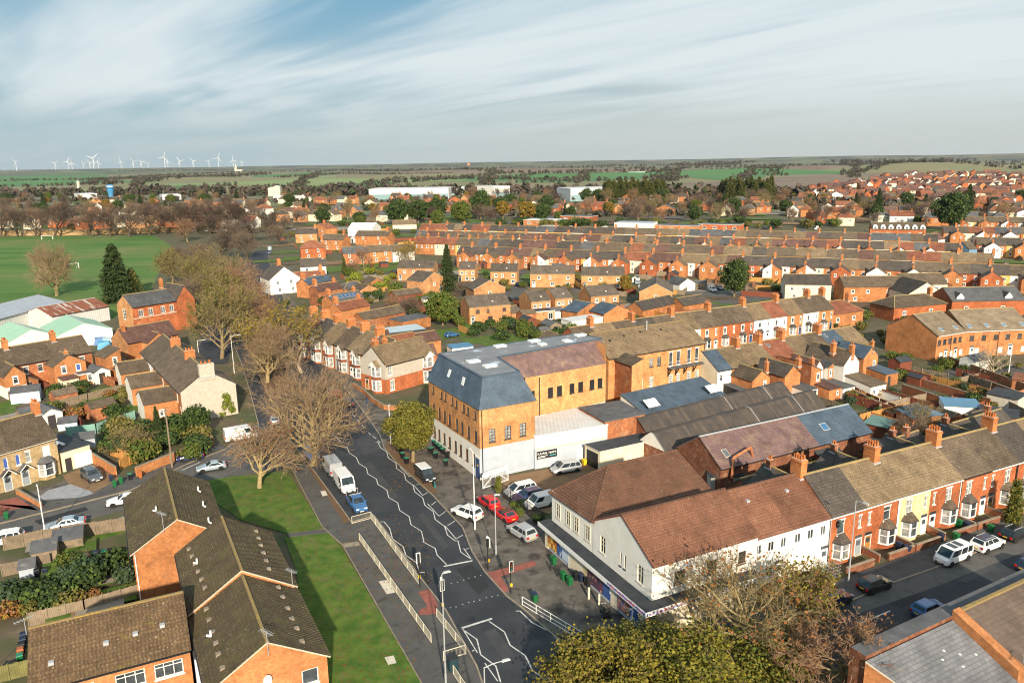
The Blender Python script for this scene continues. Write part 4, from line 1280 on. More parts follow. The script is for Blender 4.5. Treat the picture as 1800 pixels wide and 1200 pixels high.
sheet('parking_strip', [(1493, 1057), (1570, 1024), (1647, 997), (1805, 935), (1960, 880), (1960, 912), (1805, 968), (1647, 1030), (1510, 1078)], 0.017, ASPHALT2)  # paler asphalt than the rest of the street
sheet('left_footway', [(512, 822), (545, 812), (580, 868), (618, 922), (657, 908), (700, 964), (742, 1021), (784, 1075), (800, 1104), (838, 1173), (853, 1218), (750, 1215), (690, 1110), (602, 958), (567, 926)], 0.09, FOOTWAY, 1)
sheet('leaf_strip', [(531, 806), (541, 812), (615, 915), (606, 921)], 0.096, LEAFLIT)
sheet('right_footway', RK[2:12][::-1] and [(960, 1105), (920, 1070), (890, 1047), (852, 1005), (830, 970), (813, 927), (760, 870), (697, 813), (675, 787), (668, 765), (720, 720), (790, 800), (850, 850), (905, 880), (945, 915), (985, 985), (1115, 1095), (1240, 1160), (1100, 1185)], 0.09, PAVE, 1)
sheet('upper_footway', [(668, 763), (640, 725), (606, 680), (566, 628), (527, 570), (497, 520), (476, 470), (486, 470), (510, 520), (545, 570), (590, 628), (630, 672), (684, 725), (722, 722)], 0.09, PAVE, 1)
sheet('street_footway', [(1235, 1163), (1493, 1056), (1570, 1023), (1647, 996), (1805, 934), (1960, 879), (1960, 850), (1800, 898), (1640, 960), (1500, 1010), (1330, 1075), (1180, 1110)], 0.09, FOOTWAY, 1)
sheet('side_footway', [(-30, 926), (100, 893), (228, 860), (330, 813), (395, 788), (385, 775), (320, 795), (215, 840), (90, 878), (-30, 910)], 0.09, FOOTWAY, 1)
sheet('verge', [(470, 700), (440, 620), (430, 560), (455, 560), (492, 620), (520, 690)], 0.02, LEAFLIT)
sheet('cream_house_yard', [(-30, 910), (90, 878), (215, 840), (190, 815), (100, 850), (-30, 890)], 0.086, PAVE)
sheet('gravel_drive', [(60, 880), (140, 905 - 30), (165, 868), (135, 848), (85, 862)], 0.094, plain('grey_gravel', (0.33, 0.33, 0.35), (0.24, 0.24, 0.26), 1.5, 0.95))
sheet('brick_drive', [(-20, 905), (55, 890), (68, 898), (30, 875), (-20, 885)], 0.094, TACTILE)
sheet('sandy_drive', [(120, 850), (165, 866), (212, 842), (170, 815), (110, 836)], 0.0945, GRAVEL)
sheet('upper_lawn', [(330, 850), (415, 837), (505, 829), (570, 930), (505, 938), (425, 915)], 0.10, GRASS, 1)
sheet('lawn_path', [(505, 938), (570, 930), (577, 936), (506, 944)], 0.085, FOOTWAY, 1)
sheet('lower_lawn', [(500, 946), (577, 937), (600, 962), (690, 1114), (748, 1215), (560, 1260), (520, 1000)], 0.10, GRASS, 1)
sheet('side_lawn', [(120, 940), (225, 905), (225, 935), (120, 965)], 0.06, GRASS, 1)
sheet('flats_yard', [(0, 965), (225, 930), (330, 1040), (60, 1110), (-60, 1220), (-60, 980)], 0.05, GARDEN)
sheet('mill_forecourt', [(720, 722), (790, 800), (850, 850), (905, 880), (860, 925), (813, 930), (760, 868), (700, 812)][::-1], 0.095, PAVE)
sheet('car_yard', [(850, 845), (1030, 812), (1060, 830), (965, 905), (905, 880)], 0.10, GRAVEL)
sheet('tree_bed', [(697, 812), (677, 787), (680, 772), (700, 775), (745, 825), (770, 868), (758, 868)], 0.105, LEAFLIT)
sheet('upper_car_park', [(345, 640), (400, 640), (412, 590), (395, 560), (350, 575)], 0.02, ASPHALT)
sheet('estate_court', [(865, 520), (925, 520), (925, 470), (890, 470), (880, 500)], 0.015, FOOTWAY)
sheet('flats_court', [(1640, 690), (1810, 660), (1810, 640), (1700, 640), (1640, 660)], 0.015, FOOTWAY)
# inspection covers and patches
sheet('grass_slab', [(676, 1156), (692, 1153), (697, 1166), (683, 1170)], 0.112, STONE)
sheet('footway_patch', [(563, 864), (572, 863), (576, 871), (567, 873)], 0.097, STONE)
sheet('footway_patch', [(665, 1022), (682, 1020), (695, 1042), (680, 1045)], 0.097, STONE)
sheet('footway_patch', [(602, 956), (630, 952), (634, 959), (606, 963)], 0.097, KERB)
tp = [(735, 1041), (755, 1036), (770, 1063), (767, 1080), (733, 1082), (740, 1070), (752, 1067)]
sheet('tactile_paving', tp, 0.098, TACTILE)
sheet('tactile_paving', [(857, 1007), (938, 986), (944, 994), (880, 1014), (896, 1038), (884, 1043)], 0.098, TACTILE)
PATCH = plain('asphalt_patch', (0.062, 0.064, 0.068), (0.046, 0.048, 0.052), .8, .9); PATCH2 = plain('asphalt_dark_patch', (0.024, 0.026, 0.030), (0.032, 0.034, 0.038), .8, .9)
for i, (mt, pts) in enumerate(((PATCH, [(640, 815), (652, 812), (700, 872), (690, 880)]), (PATCH2, [(700, 960), (712, 955), (760, 1022), (748, 1028)]), (PATCH, [(660, 760), (676, 790), (640, 800), (625, 772)]), (PATCH2, [(800, 1000), (830, 990), (860, 1030), (842, 1045)]), (PATCH, [(850, 1110), (870, 1104), (905, 1150), (885, 1158)]), (PATCH, [(735, 905), (745, 902), (790, 960), (780, 965)]), (PATCH2, [(1560, 1060), (1600, 1042), (1630, 1047), (1585, 1068)]), (PATCH, [(1680, 1020), (1740, 992), (1752, 996), (1700, 1024)]), (PATCH2, [(60, 915), (150, 890), (156, 896), (70, 922)]))):
    sheet('road_patch', pts, 0.0135 + i * .0004, mt)
dr_ = MB()
for u, v in ((846, 1003), (738, 1022), (905, 1062), (690, 815), (1600, 1016)):
    q = P(u, v); dr_.box(q.x - .35, q.x - .05, q.y - .2, q.y + .2, .012, .021, BLACK)
struct(dr_, 'road_gully')
kb = MB()
ribbon(kb, G(LK), 0.16, 0, 0.115, KERB); ribbon(kb, G(RK[1:]), 0.16, 0, 0.115, KERB); ribbon(kb, G(LK2), 0.16, 0, 0.1, KERB)
ribbon(kb, G([(1235, 1164), (1493, 1057), (1570, 1024), (1647, 997), (1805, 935), (1960, 880)]), 0.18, 0, 0.115, KERB)
ribbon(kb, G([(-30, 928), (100, 895), (228, 862), (330, 815), (395, 790), (455, 748)]), 0.16, 0, 0.115, KERB)
ribbon(kb, G([(512, 822), (567, 927), (602, 958), (690, 1112), (752, 1220)]), 0.10, 0, 0.125, KERB)
struct(kb, 'kerb')
def z6(l, s=6.0, ox=540, oy=760): return [(ox + a / s, oy + b / s) for a, b in l]
def z3(l): return z6(l, 3.0, 600, 800)
mk = MB()
for l, w in ((z6([(385, 150), (420, 150), (440, 210), (520, 265), (545, 325), (625, 375), (640, 435), (730, 490), (745, 545), (840, 605), (860, 685), (955, 740), (975, 820), (1075, 885), (1095, 970), (1205, 1040), (1230, 1145)]) + z3([(430, 455), (495, 490), (505, 525), (555, 575)]), .12),
             (z6([(720, 105), (745, 100), (775, 160), (840, 205), (855, 265), (935, 320), (945, 380), (1025, 435), (1040, 500), (1115, 555), (1135, 625), (1220, 690), (1240, 765), (1330, 835), (1350, 915), (1450, 990), (1480, 1080), (1560, 1140)]) + z3([(615, 450), (630, 510), (690, 550)]), .12),
             (z3([(205, 350), (225, 350), (255, 385), (270, 440), (325, 480), (340, 525), (395, 565), (412, 612)]), .12), (z3([(415, 617), (440, 617)]), .14),
             (z3([(540, 585), (690, 555)]), .28), (z3([(690, 553), (645, 490)]), .11), (z3([(655, 495), (675, 488)]), .11), (z3([(545, 370), (605, 440), (640, 420)]), .11), (z3([(455, 255), (515, 320), (550, 295)]), .11), (z3([(560, 370), (600, 345)]), .11),
             (z3([(475, 262), (500, 243)]), .11), (z3([(430, 210), (455, 195)]), .11), (z3([(395, 155), (410, 150)]), .11), (z3([(380, 155), (430, 212)]), .11), (z3([(310, 62), (360, 112), (372, 105)]), .11),
             (z3([(635, 910), (795, 860)]), .28), (z3([(640, 917), (715, 970), (735, 1050), (815, 1110), (840, 1195)]), .13), (z3([(780, 875), (860, 930), (890, 1000), (970, 1055), (1010, 1135), (1100, 1195)]), .13),
             (z3([(920, 820), (942, 820), (1005, 880), (1100, 930), (1160, 990), (1245, 1030), (1285, 1105), (1320, 1140)]), .13), (z3([(645, 922), (718, 1040)]), .11), (z3([(690, 1032), (702, 1024)]), .11), (z3([(757, 1095), (825, 1190)]), .11),
             ([(1513, 1094), (1565, 1073)], .14), ([(1462, 1117), (1483, 1107)], .12), ([(1360, 1098), (1383, 1088)], .12), ([(1358, 1160), (1386, 1149)], .12),
             (z6([(265, 10), (350, 95)]), .13), ([(320, 826), (352, 812)], .2)):
    ribbon(mk, G(l), w, 0.018, 0.018, PAINT)
for a, b in (((648, 760), (652, 764)), ((655, 766), (661, 771)), ((664, 774), (669, 778)), ((673, 781), (677, 785)), ((636, 747), (641, 752)), ((627, 737), (632, 742)), ((619, 727), (623, 732))):
    ribbon(mk, G([a, b]), .12, 0.018, 0.018, PAINT)
for p in z3([(540, 688), (580, 675), (612, 668), (645, 657), (672, 648), (705, 640), (735, 633), (575, 802), (605, 798), (640, 785), (672, 775), (700, 770), (730, 762), (765, 750), (795, 745), (825, 738)]):
    q = P(*p); mk.box(q.x - .06, q.x + .06, q.y - .06, q.y + .06, 0.014, 0.022, PAINT)
struct(mk, 'road_markings', uv=False)
# ------------------------------------------------------------------ the mill on the main road
def E(u, v, z=0.0):
    p = P(u, v, z); return Vector((p.x, p.y, 0))
def off(p, ang, d): return p + Vector((math.cos(R(ang)) * d, math.sin(R(ang)) * d, 0))
def row_pts(a, b, fr): return [a.lerp(b, f) for f in fr]
STREET, ROADDIR = 27.5, 117.5


def text_mesh(name, txt, size, mat, parent, loc, rz, ext=0.01, sx=1.0):
    cu = bpy.data.curves.new(name, 'FONT'); cu.body = txt; cu.size = size; cu.extrude = ext; cu.align_x = 'CENTER'; cu.align_y = 'CENTER'
    tmp = bpy.data.objects.new('tmp', cu); COL.objects.link(tmp)
    dg = bpy.context.evaluated_depsgraph_get(); dg.update()
    me = bpy.data.meshes.new_from_object(tmp.evaluated_get(dg))
    bpy.data.objects.remove(tmp)
    me.materials.clear(); me.materials.append(mat)
    o = inst(name, me, parent, loc); o.rotation_euler = (R(90), 0, rz); o.scale = (sx, 1, 1)
    return o


def window_on(parent, a, b, fx, z, w, h, style, lod=1, z0=None, name='window'):
    """window on the wall line a->b (parent at the world origin)"""
    p = a.lerp(b, fx); rz = math.atan2(b.y - a.y, b.x - a.x)
    fr, pn = window_mesh(w, h, style, lod, 0.05 if lod >= 2 else -0.055)
    o = inst(name, fr, parent, (p.x, p.y, z), rz)
    if pn: inst('pane', pn, o)
    return o


MZE, MZT = 10.7, 15.0
m0 = E(842, 720, MZE); m1 = E(940, 703, MZE); mL = E(753, 668, MZE)
wE0 = E(923, 663, 11.7); wE1 = E(1065, 638, 11.7)
mill = thing('mill_building', 'long converted brick mill with dark slate mansard roof and white painted ground floor', 'mill')
# block at the road
mb = MB()
back = off(m1, 119, (mL - m0).length)
def ops_at(a, b, lst): L = (b - a).length; return [(f * L - w / 2, f * L + w / 2, z, z + h) for f, z, w, h, *_ in lst]
endw = [(0.22, 5.5, 1.05, 2.0, 'darkgrid'), (0.5, 5.5, 1.05, 2.0, 'darkgrid'), (0.775, 5.5, 1.05, 2.0, 'darkgrid')]
wall_face(mb, m0, m1, 0, MZE, ops_at(m0, m1, endw), MILLBRICK, mz=4.75, mat2=GREYBLUE)
fr_ = [0.035, 0.165, 0.235, 0.36, 0.43, 0.575, 0.645, 0.79, 0.86, 0.96]
up_ = [(f, 8.9, 0.75, 1.25, 'dark') for f in (0.1, 0.28, 0.36, 0.5, 0.58, 0.72, 0.80, 0.93)]
md_ = [(f, 5.3, 0.85, 1.9, 'dark') for f in (0.1, 0.22, 0.33, 0.43, 0.58, 0.68, 0.80, 0.93)]
lo_ = [(f, 1.5, 0.8, 1.9, 'dark') for f in (0.1, 0.2, 0.31, 0.42, 0.54, 0.64, 0.76, 0.88)]
wall_face(mb, mL, m0, 0, MZE, ops_at(mL, m0, up_ + md_ + lo_), MILLBRICK, mz=4.75, mat2=WHITE)
wall_face(mb, m1, back, 0, MZE, [], MILLBRICK); wall_face(mb, back, mL, 0, MZE, [], MILLBRICK)
# smoother brick band at the top of the end wall
t = (m1 - m0).normalized(); n_ = Vector((t.y, -t.x, 0)) * 0.012
mb.poly([(*(m0 + n_ + t * .02)[:2], 8.35), (*(m1 + n_ - t * .02)[:2], 8.35), (*(m1 + n_ - t * .02)[:2], 10.68), (*(m0 + n_ + t * .02)[:2], 10.68)], MILLPLAIN)
mb.build('wall', mill)
for f, z, w, h, st in endw: window_on(mill, m0, m1, f, z, w, h, st, 2)
for f, z, w, h, st in up_ + md_ + lo_: window_on(mill, mL, m0, f, z, w, h, st, 2)
# mansard
def inset(a, b, c, d): pass
tq = [E(848, 663, MZT), E(913, 653, MZT), E(875, 628, MZT), E(1058, 595, MZT), E(1010, 587, MZT), E(772, 622, MZT)]
rm = MB()
ev = [m0, m1, back, mL]
evo = [p + (p - (m0 + m1 + back + mL) / 4).normalized() * 0.35 for p in ev]
def z3v(p, z): return (p.x, p.y, z)
ti = off(tq[1], 119, 6)
slope(rm, z3v(evo[0], MZE), z3v(evo[1], MZE), z3v(tq[1], MZT), z3v(tq[0], MZT), T_SLATE, True)
slope(rm, z3v(evo[3], MZE), z3v(evo[0], MZE), z3v(tq[0], MZT), z3v(tq[5], MZT), T_SLATE, True)
slope(rm, z3v(evo[1], MZE), z3v(evo[2], MZE), z3v(ti, MZT), z3v(tq[1], MZT), T_SLATE, True)
rm.build('mansard_roof', mill)
wr = MB()
slope(wr, z3v(wE0 + t * -2.0, 11.6), z3v(wE1, 11.6), z3v(tq[3], MZT), z3v(tq[2], MZT), T_SLATEPURP, True)
wr.build('slate_slope', mill)
fl = MB()
fl.poly([z3v(p, MZT + 0.02) for p in (tq[0], tq[1], tq[2], tq[3], tq[4], tq[5])], plain('mill_flat_roof', (0.17, 0.18, 0.20), (0.23, 0.235, 0.25), 0.35, 0.8, c3=(0.42, 0.50, 0.58), scale3=0.35, lo3=0.62, hi3=0.66))
for a, b in ((0, 1), (1, 2), (2, 3), (3, 4), (4, 5), (5, 0)): fl.bar(z3v(tq[a], MZT + 0.03), z3v(tq[b], MZT + 0.03), 0.35, 0.16, T_SLATE)
fl.build('flat_roof', mill)
wf = MB()
wB0 = off(wE0, STREET + 90, 10.5); wB1 = off(wE1, STREET + 90, 10.5)
ww = [(f, 7.55, 1.0, 1.7, 'dark') for f in (0.08, 0.30, 0.41, 0.565, 0.675, 0.82, 0.925)] + [(f, 3.4, 1.0, 1.5, 'dark') for f in (0.28, 0.39, 0.54, 0.65)]
wall_face(wf, wE0, wE1, 0, 11.6, ops_at(wE0, wE1, ww), MILLPLAIN, mz=5.4, mat2=WHITE)
wall_face(wf, wE1, wB1, 0, 14.8, [], MILLBRICK); wall_face(wf, wB1, wB0, 0, 14.8, [], MILLBRICK)
tt = (wE1 - wE0).normalized(); n_ = Vector((tt.y, -tt.x, 0)) * 0.012
ops = ops_at(wE0 + n_, wE1 + n_, ww)
wall_face(wf, wE0 + n_ + tt * .02, wE1 + n_ - tt * .02, 6.7, 9.55, ops, MILLBRICK, reveal=0.02)
wf.build('wing_wall', mill)
for f, z, w, h, st in ww: window_on(mill, wE0, wE1, f, z, w, h, st, 2)
def skylight(parent, p, z, w, d, rz, name='roof_light'):
    m = MB(); m.box(-w / 2, w / 2, -d / 2, d / 2, 0, 0.28, PVC); m.box(-w / 2 + .12, w / 2 - .12, -d / 2 + .12, d / 2 - .12, 0.282, 0.31, LAMPG)
    return m.build(name, parent, (p.x, p.y, z), rz)
for u, v in ((832, 636), (861, 644), (879, 609), (939, 600), (953, 606), (1020, 590), (996, 600)):
    skylight(mill, E(u, v, MZT), MZT + 0.02, 1.9 if u not in (953, 996) else 1.2, 1.3, R(STREET))
for a, b, c in ((0.36, 0.46, 0.72), (0.66, 0.46, 0.72)):       # windows in the mansard
    lo = evo[3].lerp(evo[0], a); hi = tq[5].lerp(tq[0], a)
    q = MB(); sl = (Vector((hi.x, hi.y, MZT)) - Vector((lo.x, lo.y, MZE))); dd = (evo[0] - evo[3]).normalized() * 0.45
    nn = dd.cross(sl).normalized(); nn = nn if nn.z > 0 else -nn
    base = Vector((lo.x, lo.y, MZE))
    for k, (s_, ma) in enumerate(((1.0, PVC), (0.7, LAMPG))):
        c1 = base + sl * (b + 0.02 * k); c2 = base + sl * (c - 0.02 * k); o_ = nn * (0.08 + 0.02 * k)
        q.poly([c1 - dd * s_ + o_, c1 + dd * s_ + o_, c2 + dd * s_ + o_, c2 - dd * s_ + o_], ma)
    q.build('roof_window', mill)
dp = MB()
for p in (m0 + (m0 - m1).normalized() * -0.35,): 
    o_ = Vector((0.05, -0.1, 0)); dp.tube(p + o_, p + o_ + Vector((0, 0, 10.5)), 0.07, 0.07, 6, BLACK)
dp.build('downpipe', mill); dp = MB()
p = wE0.lerp(wE1, 0.165) + Vector((0.05, -0.12, 0)); dp.tube(p, p + Vector((0, 0, 11.3)), 0.07, 0.07, 6, BLACK)
dp.build('downpipe', mill)
dd_ = mL.lerp(m0, 0.955); ang_ = math.atan2(m0.y - mL.y, m0.x - mL.x)
d_ = MB(); d_.box(-0.65, 0.65, -0.06, 0.0, 0.0, 3.1, DOORC['blue']); d_.box(-0.8, 0.8, -0.05, 0.0, 3.1, 3.5, PVC); d_.box(-0.8, -0.65, -0.05, 0, 0, 3.1, PVC); d_.box(0.65, 0.8, -0.05, 0, 0, 3.1, PVC)
d_.box(-0.2, 0.25, -0.075, -0.061, 1.9, 2.15, PLATEY); d_.build('door', mill, (dd_.x, dd_.y, 0), ang_)
# ------------------------------------------------------------------ second range of the mill, with the balcony
a = E(1070, 630, 10); b = E(1240, 602, 10)
W_ = (b - a).length
w2 = [('F', f, 7.0, 0.95, 1.7, 'darkgrid') for f in (0.155, 0.235, 0.315, 0.425, 0.505)] + [('F', f, 6.5, 0.95, 2.7, 'tall') for f in (0.63, 0.71, 0.825, 0.91)] + \
     [('F', f, 3.2, 0.95, 1.7, 'grid') for f in (0.255, 0.325, 0.43)] + [('F', f, 3.0, 0.95, 1.7, 'grid') for f in (0.635, 0.715, 0.83, 0.92)]
mill2 = House('mill_range', 'brick mill range with tan tiled roof and a balcony on struts', 'mill', a, b, 12.5, 10, 13.3, MILLBRICK, T_TAN, w2, lod=2, ridge=RIDGEY)
for fx, t_ in ((0.13, .62), (0.29, .72), (0.47, .78), (0.68, .75)): mill2.vent(fx, t_, BLACK)
fl_ = MB(); fl_.tube((W_ * .55, 5.2, 12.6), (W_ * .55, 5.2, 14.6), 0.12, 0.12, 8, STEEL); fl_.build('flue', mill2.root)
bl = MB(); bl.box(W_ * .59, W_ * .985, -1.15, -0.02, 6.15, 6.35, FELT)
for f in (0.6, 0.68, 0.77, 0.87, 0.96):
    bl.bar((W_ * f, -0.05, 4.6), (W_ * f, -1.05, 6.1), 0.14, 0.18, BLACK); bl.bar((W_ * f, -0.04, 4.5), (W_ * f, -0.04, 6.1), 0.12, 0.14, BLACK)
for z in (6.8, 7.3): bl.bar((W_ * .59, -1.12, z), (W_ * .985, -1.12, z), 0.05, 0.05, STEEL)
bl.build('balcony', mill2.root)
mill2.wing('stair_tower', 'F', 0.06, 0.165, 5.0, 9.6, 10.5, wall=OLD, roof=T_GREY, kind='monox', steps=True, walls={'F': MILLPLAIN})
mill2.pipe('F', 0.99, 0, 9.8)
# ------------------------------------------------------------------ annexes of the mill
def slab_building(name, label, cat, pts, h, wall, top, edge=None, group=None, band=None, lip=0.12):
    """flat roofed building on a plan of ground points (counter-clockwise)"""
    o = pts[0]
    t_ = thing(name, label, cat, (o.x, o.y, 0), 0, group)
    q = [p - o for p in pts]
    a_ = sum(q[i].x * q[(i + 1) % len(q)].y - q[(i + 1) % len(q)].x * q[i].y for i in range(len(q)))
    if a_ < 0: q.reverse()
    w_ = MB()
    for i in range(len(q)):
        wall_face(w_, q[i], q[(i + 1) % len(q)], 0, h, [], wall if not band else band[1], mz=band[0] if band else None, mat2=wall if band else None)
    w_.build('wall', t_)
    c_ = sum(q, Vector()) / len(q)
    r_ = MB(); r_.prism([p + (p - c_).normalized() * lip for p in q], h + 0.004, h + 0.18, edge or top, top)
    r_.build('roof', t_)
    return t_


an = [E(940, 768, 5.1), E(1068, 747, 5.1), E(1018, 717, 5.1), off(E(940, 768, 5.1), 119, 7.2)]
annex = slab_building('mill_annex', 'low annex with white felt roof, white cladding over grey-blue wall', 'annex', an, 5.1, GREYBLUE, CORR_WHITE, PVC, band=(3.1, CORR_WHITE))
o = an[0]; tv = (an[1] - an[0]).normalized(); nv = Vector((tv.y, -tv.x, 0))
x = MB(); x.bar(nv * 0.03 + Vector((0, 0, 3.1)) + tv * 0.1, nv * 0.03 + tv * 12.2 + Vector((0, 0, 3.1)), 0.06, 0.32, STONE); x.build('stone_band', annex)
sg = MB(); rzs = math.atan2(tv.y, tv.x)
sg.box(-1.7, 1.7, -0.07, -0.012, -0.62, 0.62, BLACK); sg.box(-1.78, 1.78, -0.06, -0.01, -0.7, 0.7, plain('pale_edge', (0.55, 0.55, 0.58), None, 2, 0.5))
sign = sg.build('sign_board', annex, nv * 0.02 + tv * 1.95 + Vector((0, 0, 2.15)), rzs)
text_mesh('lettering', 'KAMAL NAMI', 0.52, PVC, sign, (0, -0.075, 0.18), 0, sx=1.0)
text_mesh('lettering', 'SOLICITORS  LEGAL', 0.2, PVC, sign, (0, -0.075, -0.3), 0) if False else None
st = MB(); st.box(-1.45, 0.1, -0.078, -0.071, -0.26, -0.19, PVC); st.box(-1.5, -0.35, -0.078, -0.071, -0.44, -0.36, PVC); st.box(0.45, 1.5, -0.078, -0.071, -0.32, -0.2, plain('sign_teal', (0.1, 0.45, 0.5), None, 2, 0.5)); st.build('sign_stripe', sign)
dr = MB(); dr.box(-0.5, 0.5, -0.06, 0.0, 0, 2.1, PVC); dr.build('door', annex, nv * 0.01 + tv * 7.6, rzs)
sheet('painted_edge', [(941, 770), (942, 770), (942, 771)], 0.001, GREYBLUE) if False else None
cb = [E(1055, 795, 3.0), E(1167, 770, 3.0), E(1153, 757, 3.0), E(1028, 782, 3.0)]
gar = slab_building('garage_block', 'flat roofed cream garage with black felt roof and dark open bay', 'garage', cb, 3.0, CREAM, FELTDARK, STONE)
x = MB(); tvg = (cb[0] - cb[3]).normalized(); L_ = (cb[0] - cb[3]).length
x.box(0.5, L_ - 0.5, -0.02, 0.01, 0, 2.6, BLACK); x.build('bay_shade_panel', gar, (cb[3] - cb[0]), math.atan2(tvg.y, tvg.x))  # flat black panel, painted stand-in for the shade inside the bay
bb = [E(1063, 742, 5.6), E(1133, 728, 5.6), E(1090, 705, 5.6), E(1018, 717, 5.6)]
slab_building('brick_store', 'red brick store with worn dark felt roof between mill and garages', 'store', bb, 5.6, OLD, FELT)
# ------------------------------------------------------------------ corner shop
sa = E(1043, 915, 7.0); sb = E(1147, 993, 7.0)
sang = math.degrees(math.atan2(sb.y - sa.y, sb.x - sa.x))
SW = [('F', 0.18, 4.1, 0.95, 1.9, 'shopgrid'), ('F', 0.50, 4.3, 0.25, 1.5, 'slot'), ('F', 0.57, 4.3, 0.25, 1.5, 'slot'), ('F', 0.82, 4.1, 0.95, 1.9, 'shopgrid'),
      ('R', 0.25, 4.2, 1.3, 1.4, 'brown2'), ('R', 0.55, 4.2, 1.3, 1.4, 'brown2'), ('R', 0.85, 4.2, 1.0, 1.4, 'brown2')]
shop = House('corner_shop', 'white rendered corner shop with brown tiled gables and a long flat canopy over the shopfront', 'shop', sa, sb, 13.4, 7.0, 9.9, WHITE, T_SHOP, SW, 'gabley', lod=2, ridge=T_SHOP2, edge=plain('maroon_barge', (0.20, 0.06, 0.04), None, 2, 0.6), over=0.35)
inv = shop.root.matrix_basis.inverted()
Mi = Matrix.Rotation(-R(sang), 3, 'Z')
def sl_(p): return Mi @ (p - sa)
b1a = sl_(sa + Vector((0.02, 0.06, 0))); b1b = sl_(off(sa, STREET, 16.5))
far = E(960, 865, 7.0)
SW1 = [('L', 0.17, 4.1, 1.0, 1.9, 'shopgrid'), ('L', 0.42, 4.1, 1.0, 1.9, 'shopgrid'), ('L', 0.62, 4.1, 1.0, 1.9, 'shopgrid'), ('L', 0.88, 4.1, 1.0, 1.9, 'shopgrid')]
House('shop_wing', None, None, b1a, b1b, (far - sa).length, 7.0, 9.7, WHITE, T_SHOP2, SW1, 'hip', hipl=6.25, mid=0.72, wing=shop.root, lod=1, over=0.35, ridge=T_SHOP2)
# canopy and shopfront, along the road wall and round the corner
c0, c1 = sl_(E(942, 913, 3.2)), sl_(E(1131, 1069, 3.2))
xw0 = sl_(far).x; xw1 = shop.W
can = MB()
can.box(xw0 - 0.6, xw1 + 1.5, -1.75, -0.03, 3.0, 3.2, PVC, FELTDARK); can.box(xw1 + 0.03, xw1 + 1.5, -0.03, 13.0, 3.0, 3.2, PVC, FELTDARK)
can.box(xw0 - 0.6, xw1 + 1.5, -1.80, -1.752, 2.72, 3.24, PVC); can.box(xw1 + 1.502, xw1 + 1.55, -1.80, 13.0, 2.72, 3.24, PVC)
canopy = can.build('canopy', shop.root)
ft = MB(); cs = [plain('fascia_red', (0.5, 0.05, 0.06), None, 2, .5), plain('fascia_blue', (0.06, 0.1, 0.4), None, 2, .5), plain('fascia_purple', (0.25, 0.06, 0.3), None, 2, .5)]
rr = random.Random(3)
for i in range(46):
    x_ = xw1 - 5.0 + i * 0.14; ft.box(x_, x_ + 0.09, -1.812, -1.801, 2.82 + rr.random() * .08, 3.05 + rr.random() * .12, rr.choice(cs))
ft.build('fascia_lettering', canopy); ft = MB()
for i in range(70):
    y_ = -1.6 + i * 0.16; ft.box(xw1 + 1.551, xw1 + 1.562, y_, y_ + 0.1, 2.82 + rr.random() * .08, 3.05 + rr.random() * .12, rr.choice(cs))
ft.build('fascia_lettering', canopy)
sf = MB()
ypl = -1.15
def panel(x0, x1, z0, z1, m, d=0.0): sf.box(x0, x1, ypl - d, ypl + 0.08, z0, z1, m)
Lsh = xw1 + 1.0 - xw0
P_or = plain('poster_orange', (0.45, 0.15, 0.03), (0.33, 0.05, 0.03), 0.9, 0.4, c3=(0.75, 0.55, 0.12), scale3=1.8, lo3=0.5, hi3=0.55)
P_bl = plain('poster_blue', (0.04, 0.09, 0.28), (0.06, 0.13, 0.33), 1, 0.4, c3=(0.7, 0.72, 0.75), scale3=1.2, lo3=0.58, hi3=0.6)
P_mix = plain('poster_mixed', (0.05, 0.045, 0.08), (0.22, 0.06, 0.09), 1.4, 0.4, c3=(0.6, 0.45, 0.2), scale3=2.2, lo3=0.58, hi3=0.62)
P_mix2 = plain('poster_red_mixed', (0.22, 0.07, 0.06), (0.36, 0.28, 0.22), 1.8, 0.4, c3=(0.1, 0.1, 0.25), scale3=2.2, lo3=0.55, hi3=0.6)
segs = [(0, .035, CREAM), (.035, .145, P_or), (.145, .20, P_bl), (.20, .265, PALEBLUE), (.265, .285, WHITE), (.285, .42, CREAM), (.42, .47, YELLOWSTONE), (.47, .62, P_mix), (.62, .69, P_bl), (.69, .72, CREAM), (.72, .75, STONE), (.75, .86, P_mix2), (.86, .94, P_bl), (.94, 1.0, CREAM)]
for a_, b_, m_ in segs: panel(xw0 + Lsh * a_, xw0 + Lsh * b_, 0.0 if m_ in (CREAM, WHITE, STONE, YELLOWSTONE) else 0.55, 3.0 if m_ in (CREAM, WHITE, STONE, YELLOWSTONE) else 2.7, m_, 0.03 if m_ in (P_or, P_bl, P_mix, P_mix2) else 0.0)
sf.box(xw0, xw0 + Lsh, ypl + 0.085, -0.04, 0, 2.98, GREYBLUE)
sf.box(xw1 + 0.04, xw1 + 1.0, -1.0, 12.5, 0, 2.98, CREAM)
sf.build('shopfront', shop.root)
for k in (0.30, 0.44, 0.62):
    pp = MB(); pp.tube((xw0 + Lsh * k, -2.4, 0), (xw0 + Lsh * k, -2.4, 1.1), 0.12, 0.12, 8, CREAM)
shop.pipe('R', 0.97, 3.2, 6.8, PVC)
for fx in (0.15, 0.45): pass
